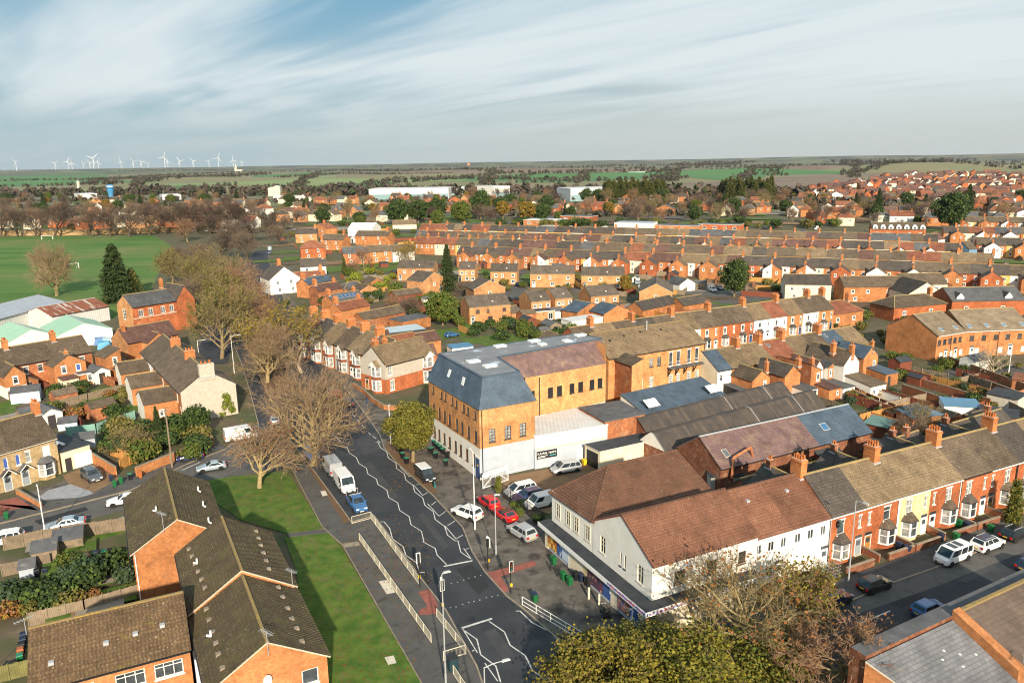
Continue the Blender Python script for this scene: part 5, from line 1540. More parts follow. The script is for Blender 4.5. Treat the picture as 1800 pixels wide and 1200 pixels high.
# units along the right street
ue = [E(1330, 958, 5.9), E(1460, 908, 5.9)]
TR0, TR1 = E(1460, 908, 5.9), E(1800, 808, 5.9)
dirT = (TR1 - TR0).normalized()
u0 = TR0 - dirT * 11.6; u1 = TR0 - dirT * 6.0
for i, (a_, b_, lab) in enumerate(((u0, u1, 'white rendered unit joined to the corner shop, brown pantile roof, tree in front'), (u1, TR0, 'white rendered end unit against the first red terraced house'))):
    h = House('rendered_house', lab, 'house', a_, b_, 10.0, 5.9, 9.2, WHITE, T_SHOP, [('F', 0.2, 3.9, 0.9, 1.15, 'cas2'), ('F', 0.52, 3.9, 0.9, 1.15, 'cas2'), ('F', 0.84, 3.9, 0.8, 1.15, 'cas2')] + ([('F', .5, .9, 1.0, 1.2, 'cas2')] if i == 0 else []), vl=0, vr=0, over=0.25, gutter=PVC, ridge=T_SHOP2, group='white units beside the shop')
    h.vent(0.45, 0.7); h.door('F', 0.75 if i == 0 else 0.9, 'white')
    if i == 1: h.chimney(1.0, 0.5, 1.9, 0.95, 1.6, 8)
# ------------------------------------------------------------------ right hand terrace
TW = (TR1 - TR0).length
TL = 48.5
def tp(i, n=5.68): return TR0 + dirT * (n * i)
specs = [  # wall, roof, bayside, door colour, label, window style
    (RED, T_DARK, .32, 'grey', 'red brick terraced house with a big dark dish, first of the right hand row', 'top'),
    (RED, T_TAN, .66, 'oak', 'red brick terraced house between the dish house and the yellow stone house', 'top'),
    (YELLOWSTONE, T_TAN, .34, 'white', 'yellow stone terraced house, the only pale front in its row', 'sash'),
    (RED, T_TAN, .62, 'white', 'red brick terraced house with small side window right of the yellow stone house', 'sash2'),
    (RED, T_GREY, .30, 'white', 'red brick terraced house with a white glazed porch beside its bay', 'sash2'),
    (RED, T_GREY, .68, 'oak', 'red brick terraced house with bay next to a tall yellow-green conifer', 'sash2'),
    (RED, T_DARK, .40, 'blue', 'red brick terraced house behind the tall yellow-green conifer, dark roof', 'sash2'),
    (RED, T_TAN, .60, 'black', 'red brick terraced house at the far right edge of the row', 'sash2')]
for i, (wl, rf, bx, dc, lab, st_) in enumerate(specs):
    ox = 1 - bx
    wins = [('F', bx, 3.35, 1.15, 1.75, st_), ('F', (0.86 if bx < .5 else 0.14), 3.5, 0.5, 1.45, 'sash'),
            ('B', 0.3, 3.5, 1.0, 1.4, 'top'), ('B', 0.75, 0.9, 1.0, 1.4, 'top')]
    h = House('terraced_house', lab, 'house', tp(i), tp(i + 1), 8.6, 5.9, 9.2, wl, rf, wins, vl=0, vr=0, over=0.22, gutter=PVC if i != 4 else BLACK, group='terraced houses along the right street')
    h.bay('F', bx, 2.15, 0.85, 0.75, 2.55, RED if wl is not YELLOWSTONE else YELLOWSTONE, T_GREY if i not in (0, 4) else T_DARK)
    h.door('F', 0.86 if bx < .5 else 0.14, dc)
    if i % 2 == 1: h.chimney(1.0, 0.5, 1.7, 0.95, 1.6, 8)
    h.pipe('F', 0.985 if i % 2 else 0.015, 0, 5.8, PVC if i < 4 else BLACK)
    if i == 0: h.dish('F', 0.2, 4.9, plain('dish_dark', (0.05, 0.08, 0.08), None, 2, .5), 0.5)
    if i % 2 == 0:
        h.wing('rear_wing', 'B', 0.02, 0.98, 4.6, 4.6, 6.9, wall=OLD, roof=T_DARK, kind='gabley', steps=False, wins=[('F', .3, 3.0, .8, 1.1, 'top')])
        chimney(h.root, h.W * .5, h.D + 3.6, 6.2, 7.9, 0.7, 0.7, 2, DARKBRICK, 2)
    # front garden wall and path
    nrm = Vector((dirT.y, -dirT.x, 0))
    q0 = tp(i) + nrm * 2.6 + dirT * 0.15; q1 = tp(i + 1) + nrm * 2.6 - dirT * 1.2
    if bx < .5: pass
    else: q0 += dirT * 1.05; q1 += dirT * 1.05
    brick_wall([q0, q1], 'low brick front wall before the %s terraced house of the right hand row' % ('first', 'second', 'third', 'fourth', 'fifth', 'sixth', 'seventh', 'eighth')[i], 0.85, DARKBRICK, cope=KERB, group='low front garden walls', name='front_wall')
    brick_wall([tp(i + 1) + nrm * 0.1, tp(i + 1) + nrm * 2.4], 'short side wall dividing the front gardens right of the %s house in the right hand row' % ('first', 'second', 'third', 'fourth', 'fifth', 'sixth', 'seventh', 'eighth')[i], 0.9, DARKBRICK if i % 2 else WALLB, group='low front garden walls', name='front_wall')
# ------------------------------------------------------------------ flats at the lower left
FA = plain('verge_white', (0.52, 0.47, 0.38), None, 2, .6)
c1l = E(222, 873, 5.5); c1n = E(233, 973, 5.5); c1r = E(388, 923, 5.5)
fdir = (c1n - c1l).normalized()       # runs toward the street end
fn = Vector((-fdir.y, fdir.x, 0))     # to the right of the run = towards the road
wdt = 9.2
def flat_block(label, nearleft, length, he, hr, wins, **k):
    A_ = nearleft - fdir * length
    # front = left side wall A->nearleft (inside to the left of A->B)
    return House('flats_block', label, 'block of flats', A_, nearleft, wdt, he, hr, ORANGE, T_FLAT, wins, over=0.3, verge=0.15, ridge=RIDGEY, edge=FA, group=None, **k)
C1 = flat_block('farthest brick block of flats, olive tiled roof with a tall bright gable', c1n, 16.0, 5.5, 8.3, [])
c2l = E(313, 972, 5.7)
C2 = flat_block('middle brick block of flats with rows of pale roof vents, stepped between two others', c2l + fdir * 12.4, 12.4, 5.7, 8.6, [('R', .25, 3.6, 1.2, 1.1, 'flat')])
C3 = flat_block('nearest brick block of flats with white dish and a window in its gable', c2l + fdir * 24.0, 11.6, 5.3, 8.1, [('R', .84, 3.2, 1.35, 1.35, 'one')])
for blk, lst in ((C2, [(.1, .22), (.25, .24), (.40, .26), (.55, .28), (.70, .3), (.85, .32)]), (C3, [(.08, .26), (.24, .26), (.42, .26), (.58, .27), (.72, .26), (.9, .27)])):
    for fx, t_ in lst:
        blk.vent(fx, t_, KERB)
        blk.vent(fx, t_ + .1, KERB, front=False)
for blk, fx, t_ in ((C1, .65, .62), (C2, .42, .3), (C3, .45, .22)):
    p = blk.roofpt(fx, t_); m_ = MB(); m_.tube((0, 0, -.1), (0, 0, .55), 0.09, 0.09, 8, PVC); m_.tube((-.02, 0, .0), (-.3, -.3, .02), 0.1, 0.1, 8, PVC); m_.build('vent_pipe', blk.roof, p)
for fx in (.3, .6, .9):
    p = C1.roofpt(fx, .3); p.y = C1.D - p.y; m_ = MB(); m_.tube((0, 0, -.1), (0, 0, .6), 0.09, 0.09, 8, PVC); m_.tube((0, 0, .03), (.35, .2, .02), 0.1, 0.1, 8, PVC); m_.build('vent_pipe', C1.roof, p)
C1.aerial(C1.W + 0.2, 3.2, 7.3, 2.2); C2.aerial(C2.W + 0.15, 9.0, 5.6, 1.9); C3.aerial(C3.W + 0.2, 4.6, 7.0, 2.2)
C3.dish('R', .46, 5.0, plain('dish_white', (.75, .74, .70), None, 2, .5), 0.42); C3.dish('R', .60, 2.6, None, 0.35)
C1.pipe('R', .98, 0, 5.4, PVC); C1.pipe('R', .02, 0, 5.4, PVC); C2.pipe('R', .03, 3.5, 5.6, PVC)
# block with its long front to the camera
d0 = E(100, 1200, 5.4); d1 = E(333, 1138, 5.4)
dd = (d1 - d0).normalized(); d0 = d1 - dd * 11.6
DW = [('F', .30, 3.3, 1.7, 1.35, 'flat'), ('F', .60, 3.3, 2.2, 1.35, 'flat'), ('F', .85, 3.3, 2.2, 1.35, 'flat')]
Dh = House('flats_block', 'brick block of flats facing the camera with spotted brown pantile roof and white casements', 'block of flats', d0, d1, 9.4, 5.4, 8.0, ORANGE, tiles('tile_flats_brown', (0.165, 0.105, 0.058), (0.105, 0.068, 0.04), (0.19, 0.145, 0.035), w=0.3, h=0.34, rib=0.3, ll=0.58, lh=0.78, speck=(0.52, 0.43, 0.30)), DW, over=0.3, verge=.12, ridge=RIDGEY, edge=BLACK)
for fx, t_ in ((.13, .32), (.47, .42), (.66, .45), (.84, .48)): Dh.vent(fx, t_)
Dh.aerial(-0.3, 4.7, 7.6, 1.5)
lk = slab_building('link_entrance', 'small flat roofed entrance between two blocks of flats', 'entrance', [off(d1, STREET, .25), off(d1, STREET, 2.6), off(off(d1, STREET, 2.6), 117, 6.5), off(off(d1, STREET, .25), 117, 6.5)], 4.2, PALEBLUE, FELT)
for z in (0.6, 2.2): window_on(lk, Vector((0.1, 0, 0)), Vector((2.0, 1.1, 0)), .5, z, 1.6, 1.3, 'dark', 1)
# ------------------------------------------------------------------ buildings at the lower right corner
ra, rb_ = E(1688, 1073, 7.0), E(1800, 1021, 7.0)
rd = (rb_ - ra).normalized(); rn = Vector((rd.y, -rd.x, 0))
wallo = MB()
B2 = House('brick_building', 'brown tiled brick building in the lower right corner, yellow ridge tiles', 'building', ra + rn * 5.2, ra + rn * 5.2 + rd * 16, 5.2, 4.9, 7.0, ORANGE, tiles('tile_corner_brown', (0.17, 0.125, 0.10), (0.14, 0.10, 0.08), None, w=0.5, h=0.42, dark=.7), [], 'mono', over=0.25, verge=0.0, steps=False)
B2.box('ridge', -.1, 16.1, 5.0, 5.3, 7.02, 7.22, RIDGEY)
B2.box('flat_strip', -12, 16.1, 5.31, 6.7, 0, 6.75, DARKBRICK, FELT)
par = MB()
for k in range(6):
    y0, y1 = k * .95 - .4, k * .95 + .55
    zt = lambda y: 4.9 + 2.1 * y / 5.2 + 0.30
    par.mesh([(-0.95, y0, 0.1), (-0.02, y0, 0.1), (-0.02, y1, 0.1), (-0.95, y1, 0.1), (-0.95, y0, zt(y0)), (-0.02, y0, zt(y0)), (-0.02, y1, zt(y1)), (-0.95, y1, zt(y1))],
             [(4, 5, 6, 7), (0, 1, 5, 4), (2, 3, 7, 6), (3, 0, 4, 7), (1, 2, 6, 5)], ORANGE)
par.build('brick_parapet', B2.root)
B2.vent(.2, .2, PVC); B2.vent(.42, .3, PVC)
B2.aerial(-0.4, -0.6, 4.2, 2.0)
B3 = thing('slate_roofed_building', 'grey block slate roof with a cut off hip in the lower right corner', 'building', ra, math.atan2(rd.y, rd.x))
sp = [(-7.2, -5.9), (-1.0, -5.9), (-1.0, -.05), (-12.2, -.05), (-11.2, -2.4)]
sz_ = lambda y: 6.5 + y * .42
rm = MB(); rm.poly([(x, y, sz_(y)) for x, y in sp], T_SLATEBIG); rm.poly([(x, y, sz_(y) - .15) for x, y in reversed(sp)], STONE)
for (x0, y0), (x1, y1) in zip(sp, sp[1:] + sp[:1]): rm.poly([(x0, y0, sz_(y0) - .15), (x1, y1, sz_(y1) - .15), (x1, y1, sz_(y1)), (x0, y0, sz_(y0))], STONE)
sr_ = rm.build('roof', B3)
wm = MB()
for (x0, y0), (x1, y1) in zip(sp, sp[1:] + sp[:1]): wm.poly([(x0, y0, 0), (x1, y1, 0), (x1, y1, sz_(y1) - .16), (x0, y0, sz_(y0) - .16)], ORANGE)
wm.build('wall', B3)
for x, y in ((-5.6, -2.2), (-4.7, -1.7), (-3.6, -2.4), (-2.2, -2.9), (-4.4, -3.2)):
    m_ = MB(); m_.box(-.09, .09, -.09, .09, 0, .05, PVC); m_.build('lead_slip', sr_, (x, y, sz_(y) + .01))
sa2 = ra + rn * 5.2 - rd * 11.2
nf = sa2 + rd * 4.6 + rn * 1.2
slab_building('flat_roofed_shed', 'dark green felt flat roof below the slate building in the lower right corner', 'shed', [nf + rn * 6, nf + rn * 6 + rd * 8, nf + rd * 8, nf], 2.6, STONE, FELT)
# ------------------------------------------------------------------ vehicles
RD = R(117.5); RT = R(-62.5); ST = R(27.5); SL = R(207.5)
for k, c, u, v, hd, lab, rc in (
        ('estate', 'midblue', 548, 803, RT, 'dark blue car parked behind the trunk of the big bare tree', None),
        ('van', 'silver', 584, 829, RD, 'silver grey van parked in front of the white van', None),
        ('van', 'white', 606, 857, RT, 'plain white van between the silver van and the blue pickup', None),
        ('pickup', 'midblue', 627, 891, RT, 'blue pickup with a ladder rack at the end of the railing', None),
        ('smallvan', 'black', 748, 841, RT, 'black van with a white roof on the forecourt by the mill bins', 'white'),
        ('suv', 'white', 821, 908, R(140), 'white crossover with dark roof parked by the lamp post', None),
        ('hatch', 'red', 858, 888, R(122), 'all red car, the farther of the two red ones', None),
        ('coupe', 'red', 887, 910, R(124), 'red convertible with a black soft top', 'black'),
        ('suv', 'silver', 917, 942, R(126), 'silver off-roader nearest the shop canopy', None),
        ('mpv', 'white', 915, 868, R(207), 'white people carrier behind the yard fence', None),
        ('estate', 'blue', 928, 878, R(207), 'dark blue car squeezed between two white ones in the yard', None),
        ('smallvan', 'white', 949, 890, R(207), 'white small van beside the corner of the shop', None),
        ('mpv', 'silver', 995, 829, R(200), 'silver people carrier by the grey-blue wall', None),
        ('minibus', 'white', 1674, 985, SL, 'white camper van with two dark roof panels', None),
        ('suv', 'white', 1735, 963, ST, 'white crossover with a dark blue roof next to the camper van', 'darkblue'),
        ('estate', 'black', 1785, 944, ST, 'black estate with silver roof rails at the right edge', None),
        ('hatch', 'black', 1536, 1034, ST, 'black hatchback by the street lamp on the right street', None),
        ('saloon', 'darkblue', 1462, 1060, ST, 'dark car half hidden under the orange leaves', None),
        ('hatch', 'midblue', 1632, 1078, ST, 'blue car half hidden behind the low grey roof', None),
        ('hatch', 'darkblue', 1812, 1000, ST, 'dark car cut by the right edge of the photo', None),
        ('suv', 'grey', 162, 842, R(-42), 'dark grey off-roader on the drive of the cream house', None),
        ('coupe', 'white', 218, 885, R(205), 'white car partly behind the farthest flats roof', None),
        ('saloon', 'paleblue', 115, 928, R(204), 'pale silver saloon beside the fence', None),
        ('suv', 'white', 8, 956, R(204), 'white car at the left edge of the photo', None),
        ('hatch', 'blue', 335, 808, R(203), 'deep blue car under the brick wall', None),
        ('coupe', 'paleblue', 372, 826, R(205), 'pale silver convertible beside the upper lawn', None),
        ('van', 'white', 424, 772, R(30), 'large white van behind the small bare tree', None),
        ('hatch', 'paleblue', 486, 742, R(100), 'small pale car behind the branches of the big bare tree', None),
        ('estate', 'darkblue', 609, 712, RD, 'plum dark car beside the bay fronted houses', None),
        ('hatch', 'silver', 578, 692, RD, 'silver car seen through the twigs, farther up the road', None),
        ('hatch', 'red', 590, 697, RD, 'red car behind the twigs next to the silver one', None)):
    car(k, c, P(u, v), hd, lab, 'cars and vans parked on the main road' if u < 660 and v > 600 and u > 470 else 'parked cars and vans', rc, z=0.02)
# ------------------------------------------------------------------ bins
ORD = ('first', 'second', 'third', 'fourth', 'fifth', 'sixth', 'seventh', 'eighth', 'ninth', 'tenth', 'eleventh', 'twelfth')
for i, (u, v) in enumerate(((702, 789), (704, 797), (708, 806), (715, 815))):
    wheelie(P(u, v), R(200 + i * 9), 'black', 'teal', '%s black bin with green lid along the kerb beside the olive tree' % ORD[i], 'mill bins by the kerb')
for i, (u, v) in enumerate(((764, 784), (769, 789), (774, 793), (779, 798), (758, 797), (766, 806), (787, 805), (784, 819))):
    wheelie(P(u, v), R(120 + i * 7), 'black', 'teal' if i != 6 else 'black', '%s black bin from the far end against the white mill wall' % ORD[i], 'mill bins by the wall')
for u, v, b, l, lab in ((973, 992, 'green', 'green', 'green bin under the orange poster of the shop'), (990, 1019, 'green', 'green', 'left green bin of the pair before the shop passage'), (1001, 1028, 'green', 'green', 'right green bin of the pair before the shop passage'),
                        (1012, 1019, 'black', 'black', 'leftmost black bin in the shop passage'), (1021, 1022, 'navy', 'navy', 'middle black bin in the shop passage'), (1033, 1030, 'black', 'black', 'rightmost black bin in the shop passage'),
                        (940, 1057, 'green', 'navy', 'litter bin behind the open railing'), (202, 856, 'green', 'green', 'front green bin at the corner of the left drive'), (213, 850, 'green', 'green', 'rear green bin at the corner of the left drive'),
                        (229, 843, 'black', 'teal', 'black bin with green lid against the new wood fence'), (196, 846, 'navy', 'navy', 'dark bin against the orange wall end'), (247, 840, 'orange', 'orange', 'orange brown bin by the new wood fence'),
                        (12, 912, 'green', 'green', 'green bin by the red drive at the left edge'), (2, 906, 'brown', 'brown', 'brown bin at the left edge'), (66, 1014, 'black', 'black', 'left black bin by the garden screen of the flats'),
                        (80, 1012, 'navy', 'black', 'right black bin by the garden screen of the flats'), (155, 984, 'brown', 'brown', 'red brown bin in the flats garden'), (169, 982, 'navy', 'navy', 'navy bin in the flats garden'), (184, 980, 'green', 'teal', 'green bin in the flats garden'),
                        (43, 1128, 'navy', 'navy', 'uppermost navy bin beside the brown pantile block'), (42, 1137, 'navy', 'navy', 'second navy bin beside the brown pantile block'), (40, 1146, 'navy', 'black', 'third navy bin beside the brown pantile block'),
                        (38, 1155, 'orange', 'orange', 'orange lidded bin beside the brown pantile block'), (37, 1166, 'green', 'teal', 'green lidded bin beside the brown pantile block'), (1741, 935, 'green', 'green', 'green bin behind the black estate car'),
                        (1680, 950, 'green', 'green', 'green bin behind the camper van'), (1676, 924, 'green', 'green', 'dark green bin below the bay of the fourth terraced house'), (1686, 926, 'green', 'green', 'bright green bin between two others before the glazed porch'),
                        (1699, 930, 'navy', 'navy', 'navy bin before the glazed porch house'), (1653, 950, 'navy', 'navy', 'navy bin left of the camper van'), (1580, 966, 'navy', 'navy', 'farther navy bin before the yellow stone house'), (1594, 972, 'navy', 'navy', 'nearer navy bin before the yellow stone house'),
                        (1027, 818, 'yellow', 'yellow', 'yellow grit bin at the garage corner')):
    wheelie(P(u, v), R(25 if u > 900 else 210), b, l, lab, s=.95)
# ------------------------------------------------------------------ railings, gates, lights
guard_rail(G([(619, 921), (652, 912), (738, 1030)]), 'cream railing along the far kerb, from the blue pickup to the crossing')
guard_rail(G([(632, 950), (758, 1130)]), 'long cream railing between footway and cycle path')
guard_rail(G([(768, 1085), (819, 1150), (780, 1162)]), 'cream railing between the crossing and the tall grey lamp')
guard_rail(G([(797, 1186), (822, 1224)]), 'short cream railing at the lower edge')
guard_rail(G([(918, 1064), (1022, 1127)]), 'open white railing before the shop forecourt', mat=PVC, dense=0)
guard_rail(G([(884, 874), (958, 927)]), 'black mesh fence with a pale top rail round the car yard', h=2.0, mat=BLACK, dense=0.1, group='yard fences')
guard_rail(G([(130, 948), (160, 935), (224, 915)]), 'thin grey rail round the strip of lawn by the side road', h=0.7, mat=STEEL, dense=0)
for u, v, rz, lab, tall in ((898, 1044, 27, 'traffic light with white edged board before the shop', 0), (858, 1002, 150, 'traffic light with orange box by the far stop line', 1), (738, 1031, 200, 'traffic light turned away at the railing end', 0), (778, 1079, 27, 'traffic light with white edged board at the railing corner', 1)):
    traffic_light(P(u, v), R(rz), lab, tall)
lamp_post(P(835, 931), 10.4, 0.9, R(117), 'tall white lamp post beside the white crossover', mat=PVC)
lamp_post(P(872, 977), 7.6, 0, 0, 'thin lamp post between the silver off-roader and the road')
lamp_post(P(784, 1208), 11.0, 0.2, R(20), 'tall grey lamp post rising behind the corner railing', mat=STEEL)
lamp_post(E(851, 1172, 8.0), 8.0, 1.5, R(20), 'lamp with a long arm over the road at the lower edge')
lamp_post(P(81, 946), 7.2, 0.3, R(-60), 'white lamp post before the cream house', mat=PVC)
lamp_post(P(1491, 1024), 9.6, 0.9, R(-60), 'lamp post before the first red terraced house')
lamp_post(P(412, 656), 8.5, 1.6, R(10), 'lamp post with arm beyond the gable with ivy', mat=PVC)
lamp_post(P(352, 648), 6.5, 1.2, R(10), 'short lamp post by the olive tree trunk', mat=PVC)
lamp_post(P(687, 781), 6.5, 0.2, R(90), 'thin white lamp post behind the olive tree', mat=PVC)
lamp_post(P(1773, 654), 6.0, 0.4, R(180), 'small lamp post on the court of the curved flats', mat=PVC)
pl = thing('telegraph_pole', 'grey wooden telegraph pole by the side road', 'pole', P(303, 822)); m_ = MB(); m_.tube((0, 0, 0), (0, 0, 9.6), 0.16, 0.11, 8, WOOD); m_.build('mast', pl)
m_ = MB(); m_.bar((-.7, 0, 9.2), (.7, 0, 9.2), 0.1, 0.1, WOOD); m_.build('crossarm', pl)
g0, g1 = P(849, 860), P(893, 845)
gd = (g1 - g0).normalized(); gl = (g1 - g0).length
gt = thing('yard_gate', 'white mesh gate with a cars bought for cash board', 'gate', (g0.x, g0.y, 0.1), math.atan2(gd.y, gd.x))
m_ = MB()
for x in (0, gl / 2, gl): m_.bar((x, 0, 0), (x, 0, 2.1), 0.09, 0.09, PVC)
for z in (0.1, 2.3): m_.bar((0, 0, z), (gl, 0, z), 0.08, 0.08, PVC)
m_.bar((0.05, 0, .15), (gl / 2, 0, 1.8), 0.07, 0.07, PVC); m_.bar((gl / 2, 0, 1.8), (gl - .05, 0, .15), 0.07, 0.07, PVC)
m_.build('gate_frame', gt)
m_ = MB()
for k in range(int(gl / 0.12)): m_.bar((0.06 + k * .12, 0, .12), (0.06 + k * .12, 0, 2.28), 0.015, 0.015, PVC)
m_.build('mesh_bars', gt)
m_ = MB(); m_.box(0.03, gl - .03, -0.07, -0.045, 1.72, 2.42, PVC); bd = m_.build('sign_board', gt)
RDT = plain('sign_red', (0.6, 0.04, 0.03), None, 2, .5)
NVY = plain('sign_navy', (0.03, 0.03, 0.12), None, 2, .5)
u_ = gl / 20.5
for tx, x, mm in (('CARS', 2.6, NVY), ('BOUGHT', 8.3, RDT), ('FOR', 13.2, NVY), ('CASH', 17.3, NVY)):
    text_mesh('lettering', tx, u_ * 1.5, mm, bd, (x * u_, -0.075, 2.07), 0, 0.004, 0.9)
for i, (u, v) in enumerate(((1035, 1053), (1053, 1065))):
    t_ = thing('bollard', '%s cream concrete post before the shopfront' % ('left', 'right')[i], 'bollard', P(u, v), 0, 'cream posts before the shop')
    m_ = MB(); m_.lathe([(0.13, 0), (0.12, 1.3), (0.09, 1.4), (0.02, 1.43)], 10, IVORY); m_.build('shaft', t_)
for i, (u, v) in enumerate(((968, 1003), (980, 1014))):
    t_ = thing('bollard', '%s short black post by the green shop bins' % ('left', 'right')[i], 'bollard', P(u, v), 0, 'black posts before the shop')
    m_ = MB(); m_.lathe([(0.09, 0), (0.08, 0.9), (0.1, 0.95), (0.02, 1.05)], 10, BLACK); m_.build('shaft', t_)
t_ = thing('marker_post', 'short white post at the edge of the right street', 'post', P(1510, 1112)); m_ = MB(); m_.tube((0, 0, 0), (0, 0, 1.3), .07, .07, 8, PVC); m_.build('shaft', t_)
for u, v, a, lab in ((1439, 1024, PLATEY, 'yellow cone on the footway by the roll cages'), (1466, 1032, LAMPR, 'red and white cone on the footway by the roll cages')):
    t_ = thing('traffic_cone', lab, 'cone', P(u, v)); m_ = MB(); m_.box(-.22, .22, -.22, .22, 0.1, .14, a); m_.lathe([(.17, .14), (.12, .4)], 10, a); m_.lathe([(.12, .4), (.08, .62)], 10, PVC if a is LAMPR else a); m_.lathe([(.08, .62), (.03, .85)], 10, a); m_.build('cone', t_)
for i in range(3):
    p = P(1452 + i * 8, 1019 - i * 2); t_ = thing('roll_cage', '%s dark wire roll cage beside the white unit' % ('left', 'middle', 'right')[i], 'cage', (p.x, p.y, .1), ST + R(4 * i), 'roll cages by the white unit')
    m_ = MB()
    for x in (-.4, 0, .4):
        for y in (-.35, .35): m_.bar((x, y, .2), (x, y, 1.8), .035, .035, TRIM)
    for z in (.25, .6, 1.0, 1.4, 1.8):
        for y in (-.35, .35): m_.bar((-.4, y, z), (.4, y, z), .03, .03, STEEL)
        for x in (-.4, .4): m_.bar((x, -.35, z), (x, .35, z), .03, .03, STEEL)
    m_.build('wire_frame', t_); m_ = MB(); m_.box(-.42, .42, -.37, .37, .14, .2, TRIM); m_.build('base', t_)
t_ = thing('mobility_scooter', 'black scooter standing by the shopfront posts', 'scooter', P(1064, 1082), R(100))
m_ = MB(); m_.box(-.6, .5, -.28, .28, .25, .42, TRIM); m_.bar((.45, 0, .4), (.7, 0, 1.05), .1, .1, TRIM); m_.bar((.68, -.3, 1.05), (.68, .3, 1.05), .05, .05, STEEL); m_.build('body', t_)
m_ = MB(); m_.box(-.6, -.1, -.26, .26, .65, .78, BLACK); m_.box(-.68, -.58, -.26, .26, .7, 1.25, BLACK); m_.build('seat', t_)
for x in (-.5, .6):
    for y in (-.3, .3): m_ = MB(); m_.tube((x, y - .06, .2), (x, y + .06, .2), .2, .2, 12, TYRE); m_.build('wheel', t_)
t_ = thing('a_board', 'small teal pavement board before the black van', 'sign', P(763, 857), R(30)); m_ = MB(); m_.bar((0, -.2, .1), (0, 0, 1.0), .6, .03, plain('board_teal', (.05, .45, .42), None, 2, .5)); m_.bar((0, .2, .1), (0, 0.02, 1.0), .6, .03, TRIM); m_.build('panel', t_)
t_ = thing('street_cabinet', 'dark green cabinet inside the corner railing', 'cabinet', P(797, 1178), R(28)); m_ = MB(); m_.box(-.45, .45, -.25, .25, .1, 1.3, plain('cabinet_green', (.02, .05, .06), None, 2, .5)); m_.box(-.48, .48, -.28, .28, 1.3, 1.36, TRIM); m_.build('body', t_)


def person(p, rz, label):
    t_ = thing('person', label, 'person', (p.x, p.y, 0.09), rz)
    V = [(0, 0, .95), (0, 0, 1.2), (0, .01, 1.42), (0, 0, 1.53), (0, -.02, 1.66), (0, -.01, 1.76), (.2, 0, 1.42), (.26, .02, 1.14), (.25, -.08, .9), (-.2, 0, 1.42), (-.26, .03, 1.14), (-.25, -.02, .9), (.1, 0, .9), (.11, -.12, .5), (.11, -.1, .08), (.11, -.22, .04), (-.1, 0, .9), (-.11, .1, .5), (-.11, .22, .1), (-.11, .12, .04)]
    Ed = [(0, 1), (1, 2), (2, 3), (3, 4), (4, 5), (2, 6), (6, 7), (7, 8), (2, 9), (9, 10), (10, 11), (0, 12), (12, 13), (13, 14), (14, 15), (0, 16), (16, 17), (17, 18), (18, 19)]
    rad = [.15, .15, .15, .06, .1, .08, .075, .055, .045, .075, .055, .045, .1, .075, .05, .05, .1, .075, .05, .05]
    me = bpy.data.meshes.new('body'); me.from_pydata(V, Ed, []); o = bpy.data.objects.new('body', me); COL.objects.link(o); o.parent = t_
    md = o.modifiers.new('skin', 'SKIN'); o.modifiers.new('sub', 'SUBSURF').levels = 1
    for i, s in enumerate(me.skin_vertices[0].data): s.radius = (rad[i], rad[i] * .75); s.use_root = i == 0
    me.materials.append(plain('dark_blue_clothes', (.03, .045, .13), None, 3, .9))
    h = MB(); h.lathe([(.04, 1.58), (.085, 1.62), (.10, 1.70), (.085, 1.78), (.03, 1.81)], 8, plain('dark_hair', (.03, .02, .015), None, 3, .9), (0, .01, 0)); h.build('hair', t_)


person(P(645, 712), R(120), 'person in dark blue clothes walking past the low brick wall')
# ------------------------------------------------------------------ near trees
BIG = bare_tree(5, 17.5, 0.6, 0.20, TWIG_P, BARKL, 5, (19, 10, 9, 6), 0.42, r0=0.44, twigw=0.019, first=0.2)
plant('bare_tree', 'large bare spreading tree with pale limbs at the side road corner', 'tree', BIG, P(551, 818), R(40))
plant('bare_tree', 'small bare drooping tree on the upper lawn', 'tree', bare_tree(8, 10.2, 0.62, 0.2, TWIG_P, BARKL, 5, (15, 9, 7, 5), 0.05, r0=0.26, twigw=0.026, droop=0.5, leaves=500, leafmat=LEAF_RUST, leafsize=0.1, first=0.3), P(456, 858), R(10), s=1.15, sz=1.0)
plant('street_tree', 'round olive leaved street tree before the mill', 'tree', leafy_tree(3, 9.6, 8.2, [LEAF_OLIVE, LEAF_YG, LEAF_OLIVE], 15000, 0.15, 40, base=0.25, r0=0.28), P(726, 812))
AT = [bare_tree(12 + q, 8.6, .75, .08, TWIG_O, BARKD, 5, (16, 9, 8, 6), .3, r0=.2, twigw=.016, leaves=13000, leafmat=(LEAF_DG, LEAF_YG, LEAF_OLIVE)[q], leafsize=.085, first=.12) for q in range(3)]
plant('autumn_tree', 'golden leaved tree at the lower edge beside the road zigzags', 'tree', AT[0], E(1068, 1238, 0), R(30), 1.2, None, sz=.84)
plant('autumn_tree', 'yellow green leaved tree at the lower edge below the shop corner', 'tree', AT[1], E(1200, 1250, 0), R(130), 1.25, None, sz=.86)
plant('autumn_tree', 'olive leaved low tree behind the two yellow ones', 'tree', AT[2], E(1140, 1190, 0), R(220), 1.1, None, sz=.58)
plant('bare_tree', 'bare many-limbed tree in front of the shop side wall', 'tree', bare_tree(21, 12.5, 0.75, 0.10, TWIG_O, BARKL, 5, (15, 8, 6, 5), 0.42, r0=0.22, twigw=0.016, leaves=600, leafmat=LEAF_RUST, leafsize=0.09, first=0.15), P(1298, 1165), R(70), sz=1.0, s=1.35)
plant('bare_tree', 'red twigged tree at the lower edge right of the golden tree', 'tree', bare_tree(33, 8.8, 0.7, 0.10, TWIG_R, BARK, 5, (15, 9, 8, 6), 0.4, r0=0.18, twigw=0.016, leaves=300, leafmat=LEAF_RUST, leafsize=0.07, first=0.15), E(1482, 1225, 0), R(0), sz=1.0, s=1.3)
